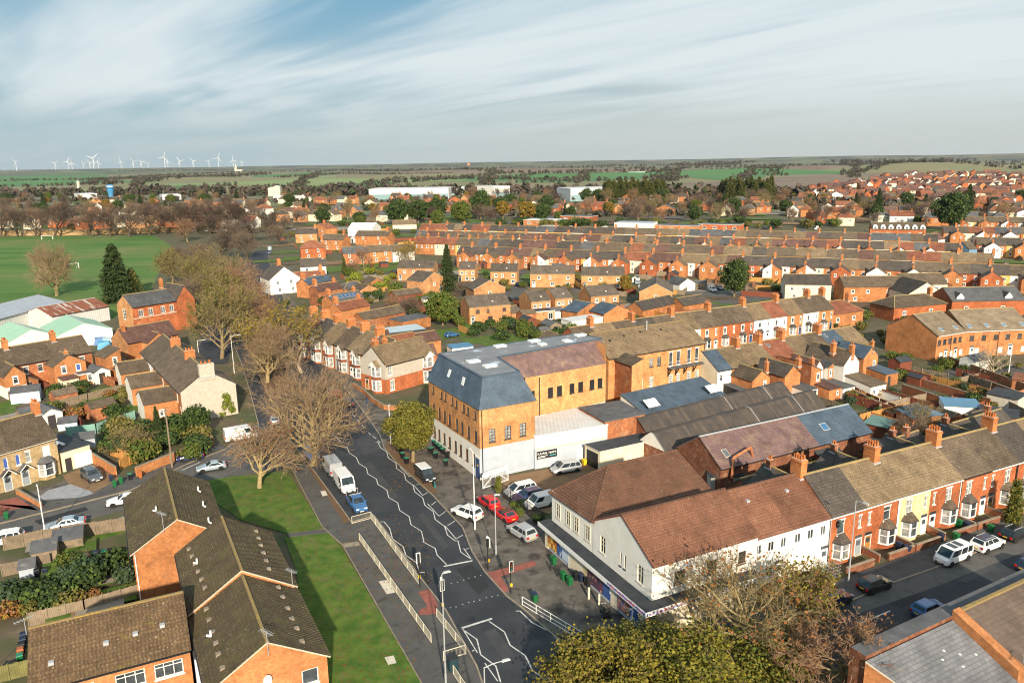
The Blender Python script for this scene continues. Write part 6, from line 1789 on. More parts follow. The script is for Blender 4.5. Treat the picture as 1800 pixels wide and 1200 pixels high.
plant('autumn_tree', 'orange and green leaved tree half over the dark car', 'tree', bare_tree(14, 7.5, .7, .1, TWIG_R, BARKD, 5, (12, 8, 7, 6), .3, r0=.16, twigw=.018, leaves=2500, leafmat=LEAF_DG, leafsize=.09, first=.15), P(1405, 1100), R(30))
plant('autumn_tree', 'dark green shrubby tree between the golden and red trees', 'tree', leafy_tree(15, 4.2, 9.0, [LEAF_OLIVE, LEAF_YG, LEAF_MID], 7000, 0.12, 50, base=0.02), P(1345, 1192), R(30))
# ------------------------------------------------------------------ houses on the left
def hs(name, label, a, b, he, D, hr, wall, roof, wins=(), kind='gable', cat='house', **k):
    """house given by its two front eave corners on the survey photo"""
    return House(name, label, cat, E(a[0], a[1], he), E(b[0], b[1], he), D, he, hr, wall, roof, wins, kind, **k)


W2 = lambda f, s='sash', z=3.4, w=1.0, h=1.5: ('F', f, z, w, h, s)
eh = [W2(.74, 'blind', 3.3, 1.1, 1.7), W2(.12, 'blue', 3.3, .6, 1.6), W2(.34, 'sash', 3.3, .7, 1.6)]
e1 = hs('terraced_house', 'cream brick house with a white bay and gabled door hood, next to the garage', (18, 791), (98, 768), 5.8, 8.8, 9.0, CREAMBRICK, T_GREY, eh, vl=0, vr=.1, gutter=STONE)
e1.bay('F', .70, 2.3, .8, .7, 2.5, CREAMBRICK, T_SLATEOLD); e1.door('F', .22, 'grey'); e1.chimney(.96, .5, 1.6, .8, 1.3, 4); e1.dish('F', .95, 5.0, DOORC['grey'], .35)
p_ = e1.root.matrix_basis @ Vector((-6.2, 0, 0))
e2 = House('terraced_house', 'cream brick house cut by the left edge, gabled white door hood', 'house', p_, E(18, 791, 5.8), 8.8, 5.8, 9.0, CREAMBRICK, T_GREY, [W2(.86, 'blue', 3.3, .6, 1.6), W2(.3, 'blind', 3.3, 1.1, 1.7)], vl=0, vr=0, gutter=STONE)
e2.bay('F', .3, 2.3, .8, .7, 2.5, CREAMBRICK, T_SLATEOLD); e2.door('F', .84, 'grey')
for h_, fx in ((e1, .22), (e2, .84)):
    x = fx * h_.W; m_ = MB()
    for s_ in (-1, 1): slope(m_, *([(x + s_ * 1.0, .0, 2.45), (x + s_ * 1.0, -.9, 2.45), (x, -.9, 3.4), (x, .0, 3.4)] if s_ < 0 else [(x + 1.0, -.9, 2.45), (x + 1.0, 0, 2.45), (x, 0, 3.4), (x, -.9, 3.4)]), T_SLATEOLD, False, edge=PVC)
    m_.build('door_hood', h_.root)
ga, gb = E(107, 797, 3.0), E(157, 782, 3.0)
gdir = (gb - ga).normalized(); gn = Vector((-gdir.y, gdir.x, 0))
gar2 = slab_building('house_garage', 'cream garage with black felt roof and white door beside the cream brick house', 'garage', [ga, gb, gb + gn * 8, ga + gn * 8], 3.1, CREAM, FELTDARK)
rzg = math.atan2(gdir.y, gdir.x)
m_ = MB(); m_.box(0, 2.6, -.07, 0, 0, 2.25, PVC); m_.build('door', gar2, gdir * ((gb - ga).length * .42) - gn * .01, rzg)
m_ = MB(); m_.box(0, .9, -.06, 0, 0, 2.0, DARKFRAME); m_.build('side_gate', gar2, gdir * .4 - gn * .01, rzg)
m_ = MB(); m_.box(0, .5, 0, 3.2, 3.3, 3.5, PVC); m_.build('roof_light', gar2, gdir * 1.4 + gn * 2.5, rzg)
# backs of the left terrace
fe = [(-37, 653), (29, 641), (95, 629), (161, 617)]
fl_ = ['brick terraced house at the left edge, its back wing with a white ground floor', 'brick terraced house behind the gardens, left half under the mossy roof', 'brick terraced house with the broad two windowed back gable']
for i in range(3):
    h_ = hs('terraced_house', fl_[i], fe[i], fe[i + 1], 5.6, 8.5, 8.6, OLD if i else ORANGE, T_GREY, [W2(.22, 'top', 3.3), W2(.3, 'top', .9), W2(.6 if i != 2 else .72, 'top', 3.3)], vl=0, vr=0, group='terraced houses behind the left gardens')
    h_.chimney(.22 if i == 2 else 0.95 if i == 0 else .99, .5, 1.7, .9, 1.4, 6) if i != 1 else None
    if i == 0: h_.wing('back_wing', 'F', .42, .98, 5, 4.7, 6.6, wall=ORANGE, roof=T_GREY, kind='gabley', wins=[W2(.5, 'top', 2.9)], split=(2.4, WHITE))
    if i == 1:
        w_ = h_.wing('back_wing', 'F', .74, 1.62, 4.6, 4.8, 6.7, wall=ORANGE, roof=T_GREY, kind='gabley', wins=[W2(.3, 'top', 3.0), W2(.75, 'blue', 3.0)])
        h_.wing('lean_to', 'F', .80, 1.25, 7.2, 2.2, 2.8, wall=CREAM, roof=T_PURPLE, kind='mono', steps=False); h_.wing('lean_to', 'F', 1.28, 1.75, 7.0, 2.5, 2.6, wall=ORANGE, roof=FELT, kind='flat', edge=PVC, wins=[W2(.6, 'top', .9)])
        chimney(h_.root, h_.W * 1.18, -3.4, 6.0, 7.4, .6, .6, 1, None, 2)
    if i == 2: h_.wing('back_wing', 'F', 1.06, 1.5, 5.5, 4.8, 6.3, wall=ORANGE, roof=T_GREY, kind='monox', wins=[W2(.6, 'top', 3.0)]); h_.wing('lean_to', 'F', 1.2, 1.6, 8.4, 2.2, 2.6, wall=ORANGE, roof=T_GREY, kind='mono', steps=False)
# three houses with the cream gable end
gA, gB = E(248, 618, 5.8), E(317, 690, 5.8)
gl_ = ['farthest of the three houses beside the tree lined road, white back wall', 'middle house of three with bright moss on its roof edge', 'end house of three with tall cream rendered gable and ivy']
for i in range(3):
    a_, b_ = gA.lerp(gB, i / 3), gA.lerp(gB, (i + 1) / 3)
    h_ = House('terraced_house', gl_[i], 'house', a_, b_, 9.6, 5.8, 9.0, ORANGE, T_GREY, [W2(.75, 'sash', 3.4, .9), W2(.9, 'sash', .8, .7, 1.9)], vl=0, vr=0, walls={'R': PEBBLE, 'F': WHITE if i == 0 else ORANGE}, group='three houses with the cream gable end')
    h_.chimney(.98, .5, 1.3, .9, 2.6 if i == 2 else 1.9, 6, PEBBLE if i == 2 else None, 1.6)
    h_.wing('back_wing', 'F', .12, .70, 5.6, 3.7, 5.3, wall=ORANGE, roof=T_GREY, kind='gabley', wins=[('R', .5, 1.0, .8, 1.1, 'top')], walls={'F': WHITE})
    if i == 2:
        iv = MB(); rv_ = random.Random(4)
        for k in range(9): leaf_clump(iv, (h_.W + .12, 7.6 + rv_.uniform(-1.6, 1.6) * (1 - k / 12), .5 + k * .42), (.25, .7, .6), 130, .13, [LEAF_LIME, LEAF_MID, LEAF_YG], rv_, .2)
        iv.build('ivy', h_.root, uv=False)
# hall
hA, hB = E(232, 540, 8.4), E(309, 528, 8.4)
hall = House('brick_hall', 'tall red brick hall with arched windows and a cross roof', 'hall', hA, hB, 8.5, 8.4, 11.2, RED, T_SLATEOLD, [W2(f, 'arch', 5.6, 1.3, 1.6) for f in (.18, .40, .68, .88)] + [('L', .45, 4.6, 1.7, 2.6, 'arch')], walls={'L': BUFF}, vr=.05, group=None)
hall.box('string_course', .1, hall.W - .1, -.08, -.005, 5.1, 5.3, STONE)
hall.wing('cross_wing', 'R', -.02, 1.1, 5.5, 8.4, 12.2, wall=RED, roof=T_DARK, kind='gable', faces='FRBL')
chimney(hall.root, hall.W + 1.0, 9.0, 10.5, 13.6, .8, .8, 1)
h2 = hs('brick_house', 'brick house with plum tiles and a front gable below the hall', (223, 603), (312, 586), 5.4, 7.5, 8.2, ORANGE, T_PURPLE, [], walls={'L': BUFF}, vl=0)
h2.wing('front_gable', 'F', .28, .72, 3.0, 5.2, 7.0, wall=ORANGE, roof=T_PURPLE, kind='gabley', walls={'L': BUFF}, wins=[W2(.6, 'sash', 2.9, 1.1, 1.6)]); h2.chimney(.08, .4, 1.4, .7, .7, 2); h2.chimney(.55, .9, 2.2, .8, .8, 2)
# sheds of the works yard
S = dict(cat='shed', steps=False, ridge=LEAD)
hs('works_shed', 'long grey sheet roofed shed by the playing field', (-60, 576), (114, 530), 4.6, 17, 6.6, CORR_WHITE, CORR_GREY, [], **S)
hs('works_shed', 'shed with a patchy rusted sheet roof and white gable', (90, 556), (191, 538), 4.2, 13, 6.2, CORR_WHITE, CORR_RUST, [], **S)
hs('works_shed', 'pale green roofed shed with white gable, left of two', (14, 602), (99, 588), 3.8, 15, 6.2, WHITE, CORR_GREEN, [W2(.55, 'dark', 1.0, 3.2, 1.2)], 'gabley', **S)
hs('works_shed', 'pale green roofed shed with white gable, right of two', (100, 591), (197, 577), 3.6, 16, 6.0, WHITE, CORR_GREEN, [], 'gabley', **S)
for i, (u, v) in enumerate(((184, 612), (192, 606), (178, 605))):
    t_ = thing('tarpaulin_stack', '%s stack under a light blue sheet in the works yard' % ('left', 'middle', 'right')[i], 'stack', P(u, v), .4, 'blue sheeted stacks'); m_ = MB()
    m_.mesh([(-1.6, -1.2, 0), (1.6, -1.2, 0), (1.6, 1.2, 0), (-1.6, 1.2, 0), (-1.3, -.8, 1.6), (1.2, -.9, 1.9), (1.3, .9, 1.7), (-1.4, .8, 2.0)], [(0, 1, 5, 4), (1, 2, 6, 5), (2, 3, 7, 6), (3, 0, 4, 7), (4, 5, 6, 7)], plain('blue_sheet_%d' % i, ((.07, .30, .50), (.30, .45, .52), (.06, .16, .38))[i], None, 2, .5)); m_.build('sheet', t_)
# gardens of the left
for pts, lab, h, mat in (([(70, 727), (155, 705), (222, 688)], 'weathered fence between the left gardens', 1.7, WOOD), ([(118, 768), (170, 762), (238, 738)], 'pale green fence panels below the cream gable houses', 1.8, plain('fence_green', (.22, .40, .34), (.17, .32, .28), 1, .9)),
                         ([(64, 677), (115, 700), (150, 690)], 'red garden fence behind the left terrace', 1.6, WOODRED), ([(212, 826), (245, 808)], 'new wood fence in front of the brush pile', 1.7, WOODNEW), ([(188, 792), (193, 800), (240, 815)], 'orange new wood fence round the corner garden', 1.7, WOODNEW),
                         ([(8, 968), (110, 948), (226, 932)], 'weathered tall fence along the flats garden', 1.8, WOOD), ([(5, 1014), (90, 995)], 'short grey screen in the flats garden', 1.6, WOOD), ([(52, 1102), (150, 1078), (245, 1050)], 'grey fence behind the brown pantile block', 1.6, WOOD),
                         ([(-20, 1205), (55, 1185)], 'mossy green fence at the lower left edge', 1.6, plain('fence_moss', (.20, .19, .07), (.14, .13, .05), 1, .9)), ([(150, 655), (190, 672), (222, 680)], 'dark fence by the back wing with the blue blind', 1.5, WOODRED)):
    fence(G(pts), lab, h, mat)
brick_wall(G([(240, 838), (300, 814), (375, 782)]), 'long orange brick wall along the side road', 1.5, ORANGE)
brick_wall(G([(163, 812), (205, 838)]), 'orange brick wall beside the garage drive', 1.6, ORANGE)
brick_wall(G([(30, 868), (73, 893)]), 'low orange wall between the two cream house drives', 0.8, ORANGE)
brick_wall(G([(100, 745), (190, 722)]), 'low brick bed edge in the left gardens', .6, WALLB)
brick_wall(G([(205, 640), (250, 660)]), 'brick yard wall below the hall', 2.0, OLD)
for u, v, w, d, h, mt, lab in ((58, 998, 2.6, 2.0, 1.9, WOOD, 'small wooden shed in the flats garden'), (95, 975, 3.2, 2.2, 1.7, WOOD, 'grey lean-to shed against the flats fence'), (35, 1018, 1.6, 1.2, 1.3, GREYBLUE, 'blue-green store by the garden screen'), (130, 792, 3.2, 2.0, 1.8, GREYBLUE, 'grey shed behind the garage'), (103, 758, 3.0, 2.0, 1.4, PALEBLUE, 'blue covered frame in the left gardens'), (20, 712, 5, 3, 2.4, PALEBLUE, 'blue felted outhouse behind the cream brick house')):
    House('garden_shed', lab, 'shed', P(u, v), P(u, v) + Vector((w * .9, w * .42, 0)), d, h, h + .5, mt, FELT, [], 'mono', steps=False, lod=1)
# football goals
for u, v, lab, rz in ((83, 421, 'far white goal on the playing field', 0), (128, 473, 'near goal on the playing field', 75)):
    t_ = thing('goal', lab, 'goal', P(u, v), R(rz)); m_ = MB()
    for x in (-3.6, 3.6): m_.bar((x, 0, 0), (x, 0, 2.5), .2, .2, PVC); m_.bar((x, 1.5, 0), (x, .2, 2.4), .08, .08, PVC)
    m_.bar((-3.7, 0, 2.5), (3.7, 0, 2.5), .2, .2, PVC); m_.build('frame', t_)
brick_wall([E(-60, 415, 0), E(110, 414, 0), E(300, 409, 0), E(380, 404, 0)], 'long pale stone wall along the far side of the playing field', 3.6, plain('stone_field_wall', (.42, .28, .13), (.33, .22, .11), .06, .9, c3=(.55, .45, .28), scale3=.05), th=.5)
# ------------------------------------------------------------------ bay fronted houses along the main road
bA, bB = E(676, 642, 6.0), E(763, 620, 6.0)
bs = House('bay_house', 'end bay fronted house, cream pebbledash over brick, side bay with gable', 'house', bA, bB, 8.0, 6.0, 9.0, PEBBLE, T_TAN, [W2(.10, 'net', 3.7, 1.1, 1.9), W2(.13, 'sash2', .5, 1.1, 2.1)], split=(3.0, RED), group='bay fronted houses', ridge=RIDGEY, vl=-.2)
bs.bay('F', .86, 2.6, .6, .5, 2.7, PEBBLE, T_TAN, 2, 3.5, 5.5, gable=True)
bs.bay('L', .68, 2.3, .9, .6, 2.6, RED, T_TAN, 2, 3.5, 5.3, gable=True); bs.chimney(.32, .62, 1.6, .9, .9, 4); bs.chimney(.28, .95, 3.0, 1.5, .8, 6)
bs.door('L', .25, 'oak')
fr0, fr1 = E(668, 633, 6.0), E(560, 594, 6.0)
fd = (fr1 - fr0).normalized()
bl_ = ['bay fronted house next to the pebbledash end house, brick below', 'third bay fronted house from the pebbledash end, red tile hung bay', 'fourth bay fronted house along the road, dark bay roof', 'fifth bay fronted house, partly behind the golden birch', 'sixth bay fronted house, mostly behind the golden birch', 'farthest bay fronted house before the solar roof']
for i in range(6):
    b_ = fr0 + fd * (1.2 + 6.3 * i); a_ = b_ + fd * 6.3
    h_ = House('bay_house', bl_[i], 'house', a_, b_, 9.0, 6.0, 9.4, RED if i % 2 else PEBBLE, [T_GREY, T_TAN, T_GREY, T_TAN, T_DARK, T_RED][i], [W2(.2, 'net', 3.7, .9, 1.5)], vl=0, vr=0, group='bay fronted houses', lod=1 if i > 2 else 2)
    h_.bay('F', .68, 2.3, .9, .6, 2.6, RED, T_GREY, 2, 3.5, 5.3, gable=True); h_.door('F', .2, ('oak', 'white', 'blue')[i % 3]); h_.chimney(.02, .5, 1.7, 1.0, 1.9, 8)
    h_.wing('back_wing', 'B', .05, .55, 6 + (i % 3) * 1.5, 4.6, 6.6, wall=OLD, roof=[T_PURPLE, T_GREY, T_RED][i % 3], kind='gabley', steps=False)
brick_wall(G([(621, 680), (640, 692), (655, 707), (676, 720), (716, 722)]), 'low orange wall before the bay fronted houses', .9, ORANGE)
hs('flat_extension', 'long dark clad flat roofed extension with a white window', (672, 588), (748, 579), 2.9, 7, 3.1, plain('dark_cladding', (.05, .06, .075), None, 1, .8), plain('pale_blue_roof', (.45, .53, .58), (.38, .46, .52), .5, .7), [W2(.78, 'one', 1.0, 1.2, 1.3)], 'flat', cat='extension', lod=1, edge=DARKFRAME)
hs('garden_room', 'small white room with a blue flat roof behind the mill', (795, 613), (832, 609), 2.6, 4, 2.8, WHITE, plain('blue_felt', (.09, .22, .36), None, 1, .6), [W2(.3, 'dark', .4, 1.0, 1.6)], 'flat', cat='extension', lod=1)
for a, b, he, D, hr, wl, rf, k, lab in (((708, 566), (757, 556), 2.8, 6, 3.0, ORANGE, FELT, 'flat', 'brick store with a pale edged flat roof beyond the dark clad extension'), ((690, 610), (775, 596), 3.6, 6, 5.2, ORANGE, T_PURPLE, 'gable', 'long plum tiled back building beside the end bay house'),
        ((640, 562), (712, 547), 3.2, 5, 4.8, OLD, T_GREY, 'gable', 'grey tiled back building among the gardens'), ((600, 546), (650, 536), 4.6, 6, 6.4, ORANGE, T_RED, 'gable', 'red tiled back building beside the solar roof'), ((585, 531), (640, 522), 4.6, 6, 6.4, ORANGE, T_SLATEOLD, 'gable', 'back building with a row of solar panels'),
        ((560, 512), (602, 506), 4.8, 6, 6.6, OLD, T_PURPLE, 'gable', 'plum roofed building with brick gable up the road'), ((542, 500), (585, 492), 4.8, 6, 6.6, ORANGE, T_SLATE, 'gable', 'blue slate roofed building up the road'), ((605, 508), (646, 503), 2.6, 6, 4.4, ORANGE, T_SLATEOLD, 'hip', 'hipped garage block with grey roof'),
        ((628, 514), (668, 508), 2.6, 6, 4.6, BUFF, T_GREY, 'gabley', 'brick garage with a broad pale gable'), ((648, 499), (677, 496), 2.6, 7, 4.4, ORANGE, T_GREY, 'gabley', 'small brick garage with rounded gable shadow'), ((695, 520), (742, 514), 2.6, 5, 4.0, WOODRED, T_GREY, 'gable', 'low brown outbuilding under the pine')):
    hh_ = hs('back_building', lab, a, b, he, D, hr, wl, rf, [], k, cat='outbuilding', lod=1, steps=True, hipl=3, hipr=3) if k == 'hip' else hs('back_building', lab, a, b, he, D, hr, wl, rf, [], k, cat='outbuilding', lod=1)
    if 'solar' in lab and 'row' in lab:
        for f in (.2, .32, .44, .56, .68, .8): hh_.rooflight(f, .5, 1.0, 1.7, STEEL, plain('solar_cell', (.03, .09, .22), None, 2, .15))
    if he > 4: hh_.chimney(.05, .5, 1.6, .9, 1.6, 6); hh_.chimney(.85, .5, 1.3, .9, .8, 3)
# houses up the road
UP = [((528, 469), (573, 467), 5.4, 8, 8.2, WHITE, T_DARK, 'gable', 'white house with a long dark roof up the road'), ((474, 492), (527, 487), 5.4, 12, 9.6, WHITE, T_DARK, 'gabley', 'white gabled house with brown half timber porch up the road'),
      ((505, 488), (573, 483), 4.6, 5, 6.0, ORANGE, T_RED, 'gable', 'brick back range with chimney below the white house'), ((528, 437), (572, 435), 5.4, 10, 8.6, RED, T_RED, 'hip', 'red hipped roof house up the road'), ((519, 411), (557, 410), 5.6, 8, 8.4, BUFF, T_DARK, 'gable', 'house with a tall orange chimney breast up the road'),
      ((548, 400), (574, 402), 5.6, 8, 8.2, ORANGE, T_RED, 'gabley', 'brick gable behind the tall orange chimney'), ((563, 421), (602, 422), 5.6, 8, 8.2, ORANGE, T_GREY, 'gable', 'brick house with two white doors left of the white warehouse'), ((624, 414), (682, 415), 5.2, 8, 7.6, ORANGE, T_GREY, 'gable', 'brick house with brown roof and paired windows below the white warehouse'),
      ((603, 446), (648, 444), 5.2, 8, 7.8, OLD, T_SLATEOLD, 'gable', 'dark red terraced house behind the bare birch'), ((648, 443), (690, 441), 5.2, 8, 7.8, ORANGE, T_GREY, 'gable', 'orange terraced house right of the bare birch'), ((690, 442), (728, 440), 5.2, 8, 7.8, WHITE, T_GREY, 'gable', 'white ended terraced house behind the gold birch')]
for a, b, he, D, hr, wl, rf, k, lab in UP:
    h_ = hs('brick_house' if wl is not WHITE else 'rendered_house', lab, a, b, he, D, hr, wl, rf, [W2(.25, 'cas2'), W2(.7, 'cas2'), W2(.3, 'cas2', .8), W2(.75, 'cas2', .8)], k, lod=1, hipl=4, hipr=4, steps=False)
    h_.chimney(.9 if k != 'gabley' else .5, .5, 2.0, 1.1, 1.2, 4)
hs('warehouse', 'white sheeted warehouse with gable beyond the road houses', (611, 402), (655, 402), 5.0, 16, 8.0, WHITE, CORR_WHITE, [], cat='warehouse', lod=1, steps=False, ridge=PVC)
hs('rendered_house', 'tan roofed cream bungalow beyond the first far terrace', (690, 395), (732, 394), 3.2, 9, 6, CREAM, T_TAN, [], lod=1, steps=False)
# ------------------------------------------------------------------ modern brick houses in the middle
MW = [W2(.2, 'cas2', 3.0, 1.1, 1.1), W2(.45, 'cas2', 3.0, .8, 1.1), W2(.85, 'cas2', 3.0, 1.1, 1.1), W2(.5, 'cas2', .7, 1.4, 1.2), W2(.85, 'cas2', .7, 1.4, 1.2)]
MO = [((825, 540), (897, 534), 8.5, 'gable', 'detached modern brick house nearest the mill, brown windows', 'brown2'), ((934, 530), (968, 527), 9, 'gable', 'left half of the stepped modern brick pair', 'cas2'), ((976, 525), (1006, 522), 8.5, 'gable', 'right half of the stepped modern brick pair', 'cas2'),
      ((1039, 521), (1088, 517), 8.5, 'gable', 'modern brick house with a cream band and broad left gable', 'cas2'), ((1124, 513), (1182, 514), 16, 'gabley', 'modern house with a broad orange gable and corrugated looking roof', None), ((932, 481), (1010, 481), 8, 'gable', 'long modern brick pair with small dormer gable', 'cas2'),
      ((1022, 484), (1098, 484), 8, 'gable', 'modern brick house with white eaves and bays', 'cas2'), ((862, 477), (909, 477), 8, 'gable', 'modern brick house behind the dark parked car', 'cas2'), ((806, 473), (835, 473), 8, 'gable', 'modern brick house right of the pine', 'cas2'),
      ((698, 471), (762, 471), 8, 'gable', 'modern brick house left of the pine', 'cas2'), ((744, 495), (782, 488), 8, 'gabley', 'modern house turned gable on, with a round headed window, under the pine', None), ((833, 509), (888, 505), 9, 'gabley', 'modern house with a wide tan gable right of the pine', None)]
for a, b, D, k, lab, ws in MO:
    h_ = hs('modern_house', lab, a, b, 5.0, D, 7.4 if k == 'gable' else 7.6, BUFF, T_MODERN, [(f, x, z, w, hh, ws) for f, x, z, w, hh, s in MW] if ws else [W2(.5, 'cas2', 3.0, 1.0, 1.1)], k, lod=1, group='modern brick houses', ridge=T_MODERN, edge=plain('cream_edge', (.6, .5, .35), None, 2, .8))
    h_.door('F', .08 if k == 'gable' else .8, ('black', 'white', 'grey')[len(lab) % 3])
    if k == 'gable': h_.vent(.6, .35, PVC)
hs('flat_extension', 'white edged dark flat extension on the stepped brick pair', (938, 549), (975, 546), 2.6, 4, 2.7, BUFF, FELTDARK, [W2(.8, 'cas2', .2, 1.6, 2)], 'flat', cat='extension', lod=1, edge=PVC)
hs('back_building', 'brown roofed garage right of the detached modern house', (900, 550), (917, 547), 2.4, 5, 3.8, BUFF, T_MODERN, [], cat='outbuilding', lod=1)
for a, b, he, D, hr, wl, rf, k, lab in (((1015, 549), (1062, 539), 2.8, 6, 4.8, ORANGE, T_SLATE, 'gabley', 'brick outhouse with a blue slate roof behind the middle terrace'), ((1062, 552), (1108, 545), 2.6, 7, 4.6, ORANGE, T_SLATE, 'gabley', 'second slate roofed outhouse behind the middle terrace'), ((1130, 545), (1190, 532), 2.6, 6, 4.6, ORANGE, CORR_DARK, 'gable', 'grey sheet roofed shed behind the middle terrace'),
        ((1005, 566), (1060, 558), 2.6, 5, 2.8, WHITE, CORR_WHITE, 'flat', 'white flat roofed shed behind the middle terrace'), ((1186, 548), (1290, 540), 2.2, .4, 2.3, OLD, T_RED, 'flat', 'tall weathered brick garden wall behind the middle terrace'), ((1195, 500), (1222, 497), 2.8, 7, 4.6, WHITE, T_SLATEOLD, 'gabley', 'white garage by the parked cars in the back court'), ((1202, 537), (1245, 530), 2.4, 6, 4.2, ORANGE, T_DARK, 'gable', 'black roofed shed left of the weathered wall')):
    hs('back_building', lab, a, b, he, D, hr, wl, rf, [], k, cat='outbuilding', lod=1)
for k, c, u, v, hd, lab in (('hatch', 'midblue', 795, 592, .6, 'bright blue car left of the nearest modern house'), ('hatch', 'darkblue', 912, 502, 1.2, 'dark car between two modern houses'), ('estate', 'black', 903, 528, .8, 'black car in front of the tan gable court'), ('hatch', 'paleblue', 1122, 499, 1.2, 'left of two cars by the broad orange gable'), ('hatch', 'white', 1128, 506, 1.2, 'right of two cars by the broad orange gable'), ('hatch', 'paleblue', 1234, 504, -1.4, 'pale blue car on the grass court'),
                            ('smallvan', 'white', 1252, 512, -1.4, 'white van on the grass court'), ('estate', 'darkblue', 1264, 509, -1.4, 'dark car next to the white van on the grass court'), ('suv', 'blue', 473, 446, 1.9, 'dark car on the distant part of the main road'), ('van', 'paleblue', 474, 440, 1.9, 'pale van on the distant part of the main road')):
    car(k, c, P(u, v), hd, lab, far=True)
# ------------------------------------------------------------------ middle terrace with painted fronts
mB = E(1466, 542, 5.8); md = Vector((math.cos(R(28)), math.sin(R(28)), 0))
MT = [('brick_house', ORANGE, T_GREY)] * 0
fronts = [RED, RED, WHITE, ORANGE, RED, WHITE, ORANGE, RED, RED, PALEBLUE, WHITE, ORANGE, WHITE, ORANGE]
lbl = {7: 'first brick house in view right of the mill', 8: 'brick house with arched passage beside the pale blue one', 9: 'pale blue fronted house', 10: 'white fronted house with plum bay roof', 11: 'brick and white banded house between two white ones', 12: 'white fronted house with a mast', 13: 'last brick house at the right end'}
for i in range(14):
    a_ = mB - md * (5.75 * (14 - i)); b_ = a_ + md * 5.75
    lab = (lbl[i] + ' of the middle terrace') if i in lbl else '%s house of the middle terrace, its roof showing above the mill' % ORD[i]
    h_ = House('terraced_house', lab, 'house', a_, b_, 8.6, 5.8, 8.9, fronts[i], [T_GREY, T_TAN, T_GREY, T_DARK, T_GREY, T_TAN, T_GREY, T_GREY, T_GREY, T_TAN, T_RED, T_TAN, T_GREY, T_GREY][i], [W2(.35, 'tall', 3.4, 1.0, 1.6), W2(.85, 'tall', 3.4, .5, 1.5), ('B', .3, 3.3, 1, 1.4, 'top')], vl=0, vr=0, lod=1, gutter=False, group='terraced houses of the middle terrace')
    if i >= 6: h_.bay('F', .36, 2.0, .8, .7, 2.5, fronts[i], T_DARK if i != 10 else T_PURPLE); h_.door('F', .85, ('white', 'black', 'blue')[i % 3])
    if i % 2: h_.chimney(0.0, .5, 1.7, .95, 1.6, 8)
    if i % 2 == 0: h_.wing('rear_wing', 'B', .5, 1.5, 5, 4.6, 6.6, wall=ORANGE, roof=T_GREY, kind='gabley', steps=False)
House.chimney(h_, 1.0, .5, 1.7, .95, 1.6, 8)
